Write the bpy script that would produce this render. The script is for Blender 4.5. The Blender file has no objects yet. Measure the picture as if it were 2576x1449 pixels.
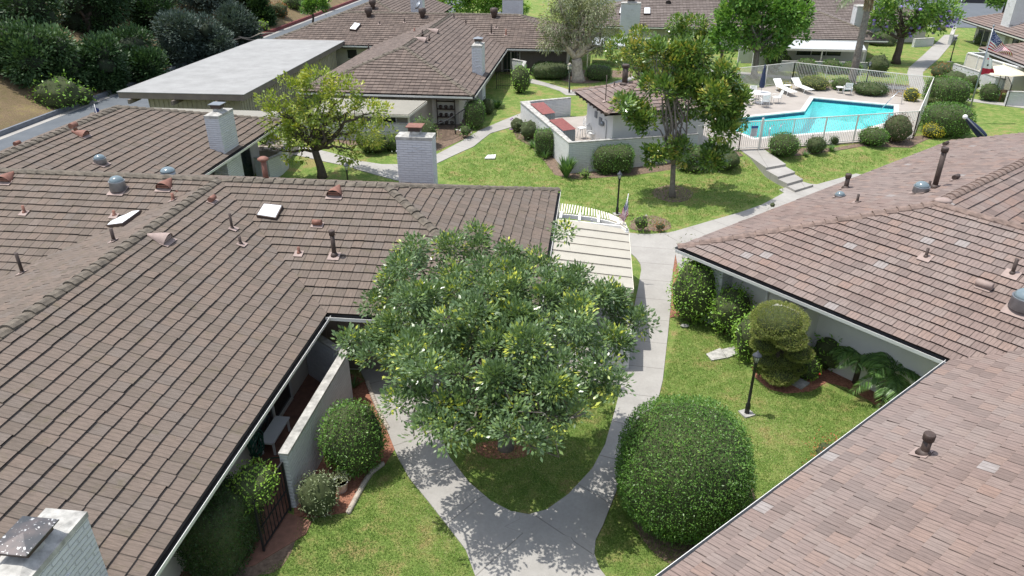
import bpy, bmesh, math, random
import numpy as np
from mathutils import Vector, Matrix, noise as mnoise
from mathutils.geometry import tessellate_polygon
random.seed(7); rng = np.random.default_rng(7)
R = math.radians
scene = bpy.context.scene
C = scene.collection
# ------------------------------------------------------------ camera, sky, sun, exposure
FPX = 1849.0; PITCH = R(27.5); YAW = R(6.56); CAMH = 13.0
cam_d = bpy.data.cameras.new('camera'); cam = bpy.data.objects.new('camera', cam_d); C.objects.link(cam)
cam.location = (0, 0, CAMH); cam.rotation_euler = (R(90) - PITCH, 0, YAW)
cam_d.sensor_width = 36; cam_d.lens = 36 * FPX / 2576; cam_d.clip_end = 1500; cam_d.clip_start = 0.2
scene.camera = cam
SUN_EL = R(71.5); SUN_DIR = (-1.0, 0.06)          # horizontal direction towards the sun
w = bpy.data.worlds.new('World'); scene.world = w; w.use_nodes = True
nt = w.node_tree; bg = nt.nodes['Background']; sky = nt.nodes.new('ShaderNodeTexSky')
sky.sky_type = 'NISHITA'; sky.sun_disc = False; sky.sun_elevation = SUN_EL
sky.sun_rotation = math.atan2(SUN_DIR[0], SUN_DIR[1]); sky.air_density = 1.0; sky.dust_density = 1.5
hs = nt.nodes.new('ShaderNodeHueSaturation'); hs.inputs['Saturation'].default_value = .6
nt.links.new(sky.outputs[0], hs.inputs['Color']); nt.links.new(hs.outputs[0], bg.inputs[0]); bg.inputs[1].default_value = 0.15
sd = bpy.data.lights.new('sun', 'SUN'); sd.energy = 2.9; sd.angle = R(0.5); sd.color = (1, .96, .90)
so = bpy.data.objects.new('sun', sd); C.objects.link(so)
sv = Vector((SUN_DIR[0], SUN_DIR[1], 0)).normalized() * math.cos(SUN_EL) + Vector((0, 0, math.sin(SUN_EL)))
so.rotation_euler = sv.to_track_quat('Z', 'Y').to_euler(); so.location = (0, 0, 60)
scene.view_settings.view_transform = 'Standard'; scene.view_settings.look = 'None'
scene.view_settings.exposure = 0.68; scene.view_settings.gamma = 1
# ------------------------------------------------------------ photo pixel (2576 wide) -> ground point
FW = Vector((-math.sin(YAW) * math.cos(PITCH), math.cos(YAW) * math.cos(PITCH), -math.sin(PITCH)))
RT = Vector((math.cos(YAW), math.sin(YAW), 0)); UP = RT.cross(FW)
CP = Vector((0, 0, CAMH)); FH = Vector((-math.sin(YAW), math.cos(YAW), 0))
def ray(px, py): return FW * FPX + RT * (px - 1288) + UP * (724.5 - py)
def G(px, py, z=0.0):
    r = ray(px, py); return CP + r * ((z - CAMH) / r.z)
def sst(t, a, b):
    t = max(0, min(1, (t - a) / (b - a))); return t * t * (3 - 2 * t)
PD = Vector((math.cos(R(20)), math.sin(R(20)))); PN = Vector((-PD.y, PD.x))   # pool frame
def terrain(x, y):
    r = Vector((x - 8.3, y - 42.3)); v = r.dot(PN); k = max(0, min(1, -r.dot(PD) / 10))
    z = .5 * sst(v, -4 + 3.2 * k, -.7 + 8.7 * k) * sst(x, -22, -16)
    return z
def GT(px, py):
    z = 0
    for i in range(12):
        p = G(px, py, z); z = terrain(p.x, p.y)
    p.z = z; return p
def at_depth(px, py, base):
    """point on the sight line of the pixel at the same forward distance as base"""
    r = ray(px, py); d = (Vector(base) - CP).dot(FH); return CP + r * (d / r.dot(FH))
def mpp(p): return (Vector(p) - CP).dot(FW) / FPX
def V(*a): return Vector(a)
# ------------------------------------------------------------ tags
def tag(o, label=None, cat=None, group=None, kind=None):
    if label: o['label'] = label
    if cat: o['category'] = cat
    if group: o['group'] = group
    if kind: o['kind'] = kind
    return o
def empty(name, loc, label, cat, group=None, rz=0):
    o = bpy.data.objects.new(name, None); C.objects.link(o); o.location = loc; o.rotation_euler.z = rz
    o.empty_display_size = .2
    bpy.context.view_layer.update()
    return tag(o, label, cat, group)
def link(name, me, mats, parent=None):
    o = bpy.data.objects.new(name, me); C.objects.link(o)
    for m in (mats if isinstance(mats, (list, tuple)) else [mats]): me.materials.append(m)
    if parent:
        o.parent = parent
        # all meshes are written in world space unless the parent is at the origin
        o.matrix_parent_inverse = parent_mat(parent).inverted()
    return o
def parent_mat(p):
    m = Matrix.Translation(p.location) @ p.rotation_euler.to_matrix().to_4x4()
    if p.parent: m = parent_mat(p.parent) @ p.matrix_parent_inverse @ m
    return m
class MB:
    """collects shapes in world space and writes them as one mesh"""
    def __init__(s, M=None): s.v = []; s.f = []; s.mi = []; s.M = M; s.sm = []
    def add(s, vs, fs, mi=0, smooth=False):
        n = len(s.v)
        for p in vs:
            p = Vector(p); s.v.append(s.M @ p if s.M else p)
        for f in fs: s.f.append([n + i for i in f]); s.mi.append(mi); s.sm.append(smooth)
        return s
    def box(s, c, d, rz=0, mi=0, tilt=None):
        hx, hy, hz = d[0] / 2, d[1] / 2, d[2] / 2
        m = Matrix.Rotation(rz, 3, 'Z')
        if tilt: m = m @ Matrix.Rotation(tilt[1], 3, tilt[0])
        vs = [m @ Vector((x, y, z)) + Vector(c) for x in (-hx, hx) for y in (-hy, hy) for z in (-hz, hz)]
        return s.add(vs, [(0, 1, 3, 2), (4, 6, 7, 5), (0, 4, 5, 1), (2, 3, 7, 6), (0, 2, 6, 4), (1, 5, 7, 3)], mi)
    def bar(s, a, b, w, h=None, mi=0, up=(0, 0, 1)):
        a = Vector(a); b = Vector(b); h = h or w; d = (b - a).normalized(); u = Vector(up)
        if abs(d.dot(u)) > .98: u = Vector((1, 0, 0))
        x = d.cross(u).normalized(); z = x.cross(d)
        vs = [p + x * sx * w / 2 + z * sz * h / 2 for p in (a, b) for sx in (-1, 1) for sz in (-1, 1)]
        return s.add(vs, [(0, 1, 3, 2), (4, 6, 7, 5), (0, 4, 5, 1), (2, 3, 7, 6), (0, 2, 6, 4), (1, 5, 7, 3)], mi)
    def tube(s, pts, rs, n=8, mi=0, cap=True, smooth=True):
        pts = [Vector(p) for p in pts]
        if not isinstance(rs, (list, tuple)): rs = [rs] * len(pts)
        rings = []; vs = []; px = None
        for i, p in enumerate(pts):
            d = (pts[min(i + 1, len(pts) - 1)] - pts[max(i - 1, 0)])
            d = d.normalized() if d.length > 1e-9 else Vector((0, 0, 1))
            if px is None:
                a = Vector((1, 0, 0)) if abs(d.x) < .8 else Vector((0, 1, 0)); px = (a - d * a.dot(d)).normalized()
            else:
                q = px - d * px.dot(d); px = q.normalized() if q.length > 1e-6 else px
            y = d.cross(px)
            vs += [p + (px * math.cos(t) + y * math.sin(t)) * rs[i] for t in [k * 2 * math.pi / n for k in range(n)]]
        fs = []
        for i in range(len(pts) - 1):
            for k in range(n):
                fs.append((i * n + k, i * n + (k + 1) % n, (i + 1) * n + (k + 1) % n, (i + 1) * n + k))
        s.add(vs, fs, mi, smooth)
        if cap:
            m = len(s.v) - len(vs)
            s.f.append([m + k for k in range(n)][::-1]); s.mi.append(mi); s.sm.append(False)
            s.f.append([m + (len(pts) - 1) * n + k for k in range(n)]); s.mi.append(mi); s.sm.append(False)
        return s
    def lathe(s, c, prof, n=16, mi=0, smooth=True, axis=None):
        c = Vector(c); vs = []; q = None
        if axis: q = Vector((0, 0, 1)).rotation_difference(Vector(axis))
        for r, z in prof:
            for k in range(n):
                p = Vector((r * math.cos(2 * math.pi * k / n), r * math.sin(2 * math.pi * k / n), z))
                vs.append(c + (q @ p if q else p))
        fs = [(i * n + k, i * n + (k + 1) % n, (i + 1) * n + (k + 1) % n, (i + 1) * n + k) for i in range(len(prof) - 1) for k in range(n)]
        s.add(vs, fs, mi, smooth); m = len(s.v) - len(vs)
        s.f.append([m + k for k in range(n)][::-1]); s.mi.append(mi); s.sm.append(False)
        s.f.append([m + (len(prof) - 1) * n + k for k in range(n)]); s.mi.append(mi); s.sm.append(False)
        return s
    def prism(s, poly, z0, z1, mi=0, mtop=None):
        n = len(poly); vs = [(p[0], p[1], z0) for p in poly] + [(p[0], p[1], z1) for p in poly]
        a = sum(poly[i][0] * poly[(i + 1) % n][1] - poly[(i + 1) % n][0] * poly[i][1] for i in range(n))
        idx = range(n) if a > 0 else range(n - 1, -1, -1); idx = list(idx)
        fs = [(idx[i], idx[(i + 1) % n], idx[(i + 1) % n] + n, idx[i] + n) for i in range(n)]
        s.add(vs, fs, mi); s.add(vs, [[i + n for i in idx]], mi if mtop is None else mtop); s.add(vs, [[i for i in idx[::-1]]], mi)
        return s
    def mesh(s, name):
        me = bpy.data.meshes.new(name); me.from_pydata([tuple(p) for p in s.v], [], s.f)
        me.polygons.foreach_set('material_index', s.mi); me.polygons.foreach_set('use_smooth', s.sm); me.update()
        return me
    def build(s, name, mats, parent=None): return link(name, s.mesh(name), mats, parent)
# ------------------------------------------------------------ materials
def newmat(name):
    m = bpy.data.materials.new(name); m.use_nodes = True; n = m.node_tree; return m, n, n.nodes['Principled BSDF']
def N(n, t, **k):
    o = n.nodes.new(t)
    for a, b in k.items():
        if a.startswith('i_'): o.inputs[int(a[2:])].default_value = b
        else: setattr(o, a, b)
    return o
def mixc(n, f, a, b, mode='MIX'):
    m = N(n, 'ShaderNodeMix', data_type='RGBA', blend_type=mode)
    for sock, v in ((m.inputs[0], f), (m.inputs[6], a), (m.inputs[7], b)):
        if isinstance(v, (int, float)): sock.default_value = v
        elif isinstance(v, tuple): sock.default_value = (*v, 1)
        else: n.links.new(v, sock)
    return m.outputs[2]
def math_(n, op, a, b=None, c=None):
    m = N(n, 'ShaderNodeMath', operation=op)
    for i, v in enumerate((a, b, c)):
        if v is None: continue
        if isinstance(v, (int, float)): m.inputs[i].default_value = v
        else: n.links.new(v, m.inputs[i])
    return m.outputs[0]
def ramp(n, f, stops):
    r = N(n, 'ShaderNodeValToRGB'); n.links.new(f, r.inputs[0]); e = r.color_ramp.elements
    while len(e) < len(stops): e.new(.5)
    for i, (p, c) in enumerate(stops): e[i].position = p; e[i].color = (*c, 1) if isinstance(c, tuple) else (c, c, c, 1)
    return r.outputs[0]
def noise(n, sc, det=4, vec=None, rough=.55):
    t = N(n, 'ShaderNodeTexNoise'); t.inputs['Scale'].default_value = sc; t.inputs['Detail'].default_value = det
    t.inputs['Roughness'].default_value = rough
    if vec is None:
        g = N(n, 'ShaderNodeNewGeometry'); vec = g.outputs['Position']
    n.links.new(vec, t.inputs['Vector']); return t.outputs[0]
def bump(n, b, h, st=.5, dist=.02):
    u = N(n, 'ShaderNodeBump'); u.inputs['Strength'].default_value = st; u.inputs['Distance'].default_value = dist
    n.links.new(h, u.inputs['Height']); n.links.new(u.outputs[0], b.inputs['Normal'])
def plain(name, col, rough=.6, var=.15, scale=3, metal=0, bmp=0, bscale=40, spec=.5):
    m, n, b = newmat(name)
    f = noise(n, scale, 5)
    lo = tuple(c * (1 - var) for c in col); hi = tuple(min(1, c * (1 + var)) for c in col)
    n.links.new(mixc(n, ramp(n, f, [(.3, 0.0), (.7, 1.0)]), lo, hi), b.inputs['Base Color'])
    b.inputs['Roughness'].default_value = rough; b.inputs['Metallic'].default_value = metal
    b.inputs['Specular IOR Level'].default_value = spec
    if bmp: bump(n, b, noise(n, bscale, 3), bmp, .01)
    return m
def tile_mat(name, cols, edge, streak=.3, grooves=0.0, lichen=None):
    m, n, b = newmat(name)
    at = N(n, 'ShaderNodeAttribute', attribute_name='tint').outputs['Fac']
    uvn = N(n, 'ShaderNodeUVMap', uv_map='uv'); uv = uvn.outputs[0]
    base = ramp(n, at, [(i / (len(cols) - 1), c) for i, c in enumerate(cols)])
    mp = N(n, 'ShaderNodeMapping'); mp.inputs['Scale'].default_value = (9, 1.2, 1); n.links.new(uv, mp.inputs[0])
    st = noise(n, 1.0, 4, mp.outputs[0], .7)
    c = mixc(n, ramp(n, st, [(.35, streak), (.62, 0.0)]), base, tuple(x * .45 for x in cols[0]))
    big = noise(n, .22, 4)
    c = mixc(n, ramp(n, big, [(.4, 0.0), (.65, .5)]), c, mixc(n, .5, c, tuple(x * .8 for x in cols[-1])))
    if lichen:
        c = mixc(n, ramp(n, noise(n, 2.5, 5, None, .7), [(.55, 0.0), (.75, .55)]), c, lichen)
    sx = N(n, 'ShaderNodeSeparateXYZ'); n.links.new(uv, sx.inputs[0])
    fr = math_(n, 'FRACT', sx.outputs[0])
    ed = math_(n, 'MINIMUM', fr, math_(n, 'SUBTRACT', 1, fr))
    line = ramp(n, ed, [(.02, 1.0), (.05, 0.0)])
    c = mixc(n, math_(n, 'MULTIPLY', line, .72), c, tuple(x * .35 for x in cols[0]))
    if grooves:
        f3 = math_(n, 'FRACT', math_(n, 'MULTIPLY', sx.outputs[0], 3)); e3 = math_(n, 'MINIMUM', f3, math_(n, 'SUBTRACT', 1, f3))
        c = mixc(n, math_(n, 'MULTIPLY', ramp(n, e3, [(.05, 1.0), (.1, 0.0)]), grooves), c, tuple(x * .4 for x in cols[0]))
    fine = noise(n, 60, 2)
    c = mixc(n, .12, c, mixc(n, 1.0, c, ramp(n, fine, [(.3, .3), (.7, 1.0)]), 'MULTIPLY'))
    n.links.new(c, b.inputs['Base Color']); b.inputs['Roughness'].default_value = .85; b.inputs['Specular IOR Level'].default_value = .25
    bump(n, b, math_(n, 'ADD', st, math_(n, 'MULTIPLY', line, -1.5)), .5, .012)
    e = plain(name + '_edge', edge, .95, .3, 4, spec=.1)  # dark butt edges, with the shade gap under each course put into the colour
    return [m, e]
def foliage(name, cols, rough=.45, transl=.3, spec=.4, lift=1.75):
    cols = [(min(.8, a * lift), min(.8, b * lift), min(.8, c * lift * 1.05)) for a, b, c in cols]
    m, n, b = newmat(name)
    at = N(n, 'ShaderNodeAttribute', attribute_name='tint').outputs['Fac']
    c = ramp(n, at, [(i / (len(cols) - 1), k) for i, k in enumerate(cols)])
    n.links.new(c, b.inputs['Base Color']); b.inputs['Roughness'].default_value = rough
    b.inputs['Specular IOR Level'].default_value = spec
    t = N(n, 'ShaderNodeBsdfTranslucent'); n.links.new(mixc(n, 1.0, c, (1.0, 1.0, .45), 'MULTIPLY'), t.inputs[0])
    mx = N(n, 'ShaderNodeMixShader', i_0=transl); n.links.new(b.outputs[0], mx.inputs[1]); n.links.new(t.outputs[0], mx.inputs[2])
    n.links.new(mx.outputs[0], n.nodes['Material Output'].inputs[0]); return m
def block_mat(name, col, mortar, bw=.4, bh=.1, rough=.8, bst=.8, irregular=.0, mix=1.0):
    """painted slump block: coordinates come from the uv map in metres"""
    m, n, b = newmat(name)
    uv = N(n, 'ShaderNodeUVMap', uv_map='uv').outputs[0]
    br = N(n, 'ShaderNodeTexBrick'); br.inputs['Scale'].default_value = 1; br.inputs['Mortar Size'].default_value = .012
    br.inputs['Mortar Smooth'].default_value = .6
    br.inputs['Brick Width'].default_value = bw; br.inputs['Row Height'].default_value = bh
    br.inputs['Color1'].default_value = (*col, 1); br.inputs['Color2'].default_value = (*[c * .93 for c in col], 1)
    br.inputs['Mortar'].default_value = (*[col[i] * (1 - mix) + mortar[i] * mix for i in range(3)], 1)
    nz = noise(n, 7, 4); va = N(n, 'ShaderNodeVectorMath', operation='SCALE'); 
    nc = N(n, 'ShaderNodeTexNoise'); nc.inputs['Scale'].default_value = 3; n.links.new(uv, nc.inputs['Vector'])
    n.links.new(nc.outputs[1], va.inputs[0]); va.inputs['Scale'].default_value = irregular
    ad = N(n, 'ShaderNodeVectorMath', operation='ADD'); n.links.new(uv, ad.inputs[0]); n.links.new(va.outputs[0], ad.inputs[1])
    n.links.new(ad.outputs[0], br.inputs['Vector'])
    dirt = noise(n, 1.3, 5, None, .65)
    c = mixc(n, ramp(n, dirt, [(.5, 0.0), (.8, .35)]), br.outputs[0], tuple(x * .55 for x in col))
    n.links.new(c, b.inputs['Base Color']); b.inputs['Roughness'].default_value = rough
    h = math_(n, 'ADD', math_(n, 'MULTIPLY', br.outputs[1], -1.0), math_(n, 'MULTIPLY', nz, .8))
    bump(n, b, h, bst, .03); return m
M = {}
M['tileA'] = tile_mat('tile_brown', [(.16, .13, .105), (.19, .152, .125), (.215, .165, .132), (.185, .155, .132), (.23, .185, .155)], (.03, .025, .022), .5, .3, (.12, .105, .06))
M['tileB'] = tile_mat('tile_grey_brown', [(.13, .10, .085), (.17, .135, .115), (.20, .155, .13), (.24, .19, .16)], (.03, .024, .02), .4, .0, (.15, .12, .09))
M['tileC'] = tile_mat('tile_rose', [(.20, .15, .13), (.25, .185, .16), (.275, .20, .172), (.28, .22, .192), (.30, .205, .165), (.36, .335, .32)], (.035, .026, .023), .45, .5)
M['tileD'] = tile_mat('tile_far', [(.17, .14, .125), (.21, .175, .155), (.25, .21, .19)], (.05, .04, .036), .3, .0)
M['cap'] = plain('ridge_tile', (.13, .11, .085), .9, .45, 5, bmp=.6)
M['capC'] = plain('ridge_tile_rose', (.20, .145, .12), .9, .35, 5, bmp=.6)
M['stucco'] = plain('cream_stucco', (.64, .60, .52), .9, .06, 1.5, bmp=.3, bscale=90)
M['stuccoW'] = plain('white_stucco', (.72, .70, .66), .9, .06, 1.5, bmp=.3, bscale=90)
M['wood'] = plain('taupe_boards', (.19, .16, .135), .85, .12, 1.5)
M['woodL'] = plain('light_taupe_boards', (.42, .38, .31), .85, .1, 1.5)
M['fascia'] = plain('fascia_brown', (.10, .085, .07), .8, .2, 2)
M['gutter'] = plain('gutter_dark', (.022, .024, .026), .7, .3, 3)
M['white'] = plain('white_paint', (.78, .77, .74), .5, .05, 2)
M['cream'] = plain('cream_paint', (.72, .67, .55), .55, .05, 2)
M['black'] = plain('black_iron', (.018, .018, .02), .5, .3, 4)
M['frame'] = plain('window_frame', (.62, .60, .55), .5, .05, 2)
M['block'] = block_mat('painted_block', (.66, .67, .66), (.42, .43, .43), .4, .1, irregular=.02, mix=.5)
M['brick'] = block_mat('painted_brick', (.64, .65, .67), (.40, .41, .43), .38, .10, bst=.9, irregular=.04, mix=.35)
M['blockG'] = block_mat('grey_block', (.45, .42, .36), (.22, .20, .17), .4, .2, irregular=.0, mix=.7)
M['cap_conc'] = plain('cap_concrete', (.40, .39, .36), .9, .4, 5, bmp=.5)
M['metalD'] = plain('vent_bronze', (.06, .04, .032), .6, .3, 6)
M['metalR'] = plain('vent_red_oxide', (.22, .10, .07), .7, .25, 6)
M['metalP'] = plain('vent_pinkish', (.32, .245, .215), .75, .15, 6)
M['galv'] = plain('galvanised', (.28, .30, .32), .4, .15, 8, metal=.6)
def glass(name, col, rough=.08):
    m, n, b = newmat(name); b.inputs['Base Color'].default_value = (*col, 1); b.inputs['Roughness'].default_value = rough
    b.inputs['Specular IOR Level'].default_value = .8; return m
M['glass'] = glass('dark_glass', (.02, .028, .03))
M['dome'] = glass('skylight_dome', (.16, .21, .23), .12)
M['lens'] = glass('skylight_white', (.85, .87, .88), .3)
M['curtain'] = plain('curtain_grey', (.45, .44, .40), .9)
def conc(name, a, b_, joint=None):
    m, n, b = newmat(name)
    f = noise(n, .9, 6, None, .6); g = noise(n, 14, 4, None, .7)
    c = mixc(n, ramp(n, f, [(.3, 0.0), (.7, 1.0)]), a, b_)
    c = mixc(n, .22, c, mixc(n, 1.0, c, ramp(n, g, [(.3, .4), (.7, 1.0)]), 'MULTIPLY'))
    if joint:
        uv = N(n, 'ShaderNodeUVMap', uv_map='uv').outputs[0]; s = N(n, 'ShaderNodeSeparateXYZ'); n.links.new(uv, s.inputs[0])
        fr = math_(n, 'FRACT', math_(n, 'DIVIDE', s.outputs[0], joint)); ed = math_(n, 'MINIMUM', fr, math_(n, 'SUBTRACT', 1, fr))
        c = mixc(n, math_(n, 'MULTIPLY', ramp(n, ed, [(.006, 1.0), (.012, 0.0)]), .6), c, (.12, .11, .10))
    n.links.new(c, b.inputs['Base Color']); b.inputs['Roughness'].default_value = .9; b.inputs['Specular IOR Level'].default_value = .3
    bump(n, b, g, .2, .01); return m
M['conc'] = conc('concrete_walk', (.34, .325, .30), (.42, .405, .375), 1.55)
M['deck'] = conc('pool_deck', (.36, .325, .29), (.44, .40, .36))
M['asphalt'] = conc('asphalt', (.11, .125, .14), (.145, .16, .175))
M['patio'] = plain('terracotta_patio', (.22, .11, .075), .8, .25, 5, bmp=.3)
def grass_mat(name, cols, dry):
    m, n, b = newmat(name)
    a = noise(n, .55, 5, None, .6); d = noise(n, 2.2, 5, None, .7); f = noise(n, 22, 5, None, .75); f2 = noise(n, 70, 3, None, .7)
    c = mixc(n, ramp(n, a, [(.35, 0.0), (.65, 1.0)]), cols[0], cols[1])
    c = mixc(n, ramp(n, d, [(.45, 0.0), (.72, .85)]), c, cols[2])
    c = mixc(n, ramp(n, math_(n, 'MULTIPLY', a, math_(n, 'ADD', d, .5)), [(.54, 0.0), (.72, dry)]), c, (.32, .26, .11))
    c = mixc(n, .75, c, mixc(n, 1.0, c, ramp(n, f, [(.32, .25), (.66, 1.5)]), 'MULTIPLY'))
    c = mixc(n, .5, c, mixc(n, 1.0, c, ramp(n, f2, [(.3, .3), (.7, 1.5)]), 'MULTIPLY'))
    n.links.new(c, b.inputs['Base Color']); b.inputs['Roughness'].default_value = .9; b.inputs['Specular IOR Level'].default_value = .15
    bump(n, b, math_(n, 'ADD', f, math_(n, 'MULTIPLY', f2, .5)), .9, .04); return m
M['lawn'] = grass_mat('lawn', [(.13, .22, .045), (.22, .30, .075), (.36, .37, .13)], .9)
M['dryhill'] = grass_mat('dry_hill', [(.20, .15, .085), (.25, .18, .11), (.16, .14, .06)], .6)
M['mulch'] = plain('mulch', (.27, .12, .075), .95, .45, 14, bmp=1, bscale=30)
M['soil'] = plain('soil', (.17, .12, .085), .95, .45, 9, bmp=1, bscale=30)
M['stonewall'] = plain('edging_stone', (.42, .37, .31), .9, .2, 8)
M['bark'] = plain('bark_grey', (.19, .165, .14), .9, .3, 8, bmp=.8, bscale=20)
M['barkD'] = plain('bark_dark', (.085, .065, .05), .9, .3, 8, bmp=.8, bscale=20)
M['barkW'] = plain('bark_paper', (.42, .36, .30), .9, .35, 5, bmp=1, bscale=12)
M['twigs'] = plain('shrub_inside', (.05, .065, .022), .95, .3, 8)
M['coreHill'] = plain('hill_tree_core', (.018, .028, .012), .95, .3, 4)
GR = [(.03, .065, .014), (.055, .11, .022), (.085, .16, .03), (.16, .24, .04), (.30, .33, .05)]
M['leafMain'] = foliage('leaf_carob', [(.045, .075, .032), (.065, .105, .042), (.095, .145, .06), (.15, .21, .055), (.36, .38, .06)], .3, .3, .6, 1.9)
M['leafMag'] = foliage('leaf_magnolia', [(.04, .075, .016), (.065, .12, .025), (.10, .165, .033), (.17, .21, .035), (.26, .24, .05)], .25, .2, .7)
M['leafOrchid'] = foliage('leaf_pear', [(.08, .13, .02), (.12, .17, .025), (.19, .23, .035), (.26, .28, .05), (.34, .32, .07)], .45)
M['leafGrey'] = foliage('leaf_paperbark', [(.09, .11, .06), (.14, .16, .085), (.19, .20, .12), (.24, .24, .15)], .6)
M['leafSyc'] = foliage('leaf_sycamore', [(.045, .10, .02), (.08, .16, .03), (.12, .22, .04), (.20, .28, .06)], .45)
M['leafHill'] = foliage('leaf_hill', [(.014, .034, .012), (.022, .048, .016), (.035, .07, .022), (.08, .13, .05)], .5, .15)
M['leafEuc'] = foliage('leaf_blue_grey', [(.03, .045, .035), (.045, .065, .05), (.06, .085, .06)], .6, .15)
M['leafBush'] = foliage('leaf_clipped', [(.035, .08, .012), (.055, .12, .02), (.085, .17, .03), (.16, .24, .05)], .4)
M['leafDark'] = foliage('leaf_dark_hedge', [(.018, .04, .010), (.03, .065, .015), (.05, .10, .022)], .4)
M['leafLime'] = foliage('leaf_lime', [(.10, .20, .03), (.16, .28, .04), (.26, .36, .06)], .4)
M['leafYel'] = foliage('leaf_golden', [(.20, .20, .03), (.50, .38, .03), (.72, .52, .04)], .5)
M['leafVar'] = foliage('leaf_variegated', [(.08, .11, .05), (.15, .18, .09), (.28, .29, .19)], .5)
M['leafPur'] = foliage('leaf_purple', [(.055, .045, .03), (.09, .06, .045), (.13, .075, .06), (.06, .09, .03)], .5)
M['leafRed'] = foliage('leaf_red', [(.10, .12, .03), (.22, .08, .03), (.35, .12, .05)], .5)
M['leafStrap'] = foliage('leaf_strap', [(.04, .085, .03), (.07, .13, .04), (.11, .18, .06)], .35)
M['leafPalm'] = foliage('leaf_palm', [(.05, .10, .03), (.08, .15, .04), (.13, .22, .06)], .35)
M['leafTop'] = foliage('leaf_topiary', [(.07, .10, .025), (.12, .155, .03), (.17, .18, .05), (.22, .19, .08)], .6)
M['flowerP'] = plain('purple_flower', (.35, .12, .42), .6)
M['flowerR'] = plain('red_flower', (.6, .03, .03), .6)
M['flowerW'] = plain('white_flower', (.75, .72, .68), .6)
# ------------------------------------------------------------ surfaces
def boxuv(me):
    uv = me.uv_layers.new(name='uv')
    for p in me.polygons:
        n = p.normal
        if abs(n.z) > .7:
            for li in p.loop_indices:
                c = me.vertices[me.loops[li].vertex_index].co; uv.data[li].uv = (c.x, c.y)
        else:
            t = Vector((-n.y, n.x, 0)).normalized()
            for li in p.loop_indices:
                c = me.vertices[me.loops[li].vertex_index].co; uv.data[li].uv = (c.dot(t), c.z)
def build_uv(mb, name, mats, parent=None):
    me = mb.mesh(name); boxuv(me); return link(name, me, mats, parent)
def clip(poly, a, b, c):
    """keep the part of a list of (u,v) where a*u+b*v+c >= 0"""
    out = []
    for i in range(len(poly)):
        p, q = poly[i], poly[(i + 1) % len(poly)]
        dp = a * p[0] + b * p[1] + c; dq = a * q[0] + b * q[1] + c
        if dp >= 0: out.append(p)
        if (dp >= 0) != (dq >= 0):
            t = dp / (dp - dq); out.append((p[0] + (q[0] - p[0]) * t, p[1] + (q[1] - p[1]) * t))
    return out
def area2(p): return abs(sum(p[i][0] * p[(i + 1) % len(p)][1] - p[(i + 1) % len(p)][0] * p[i][1] for i in range(len(p)))) / 2
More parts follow.
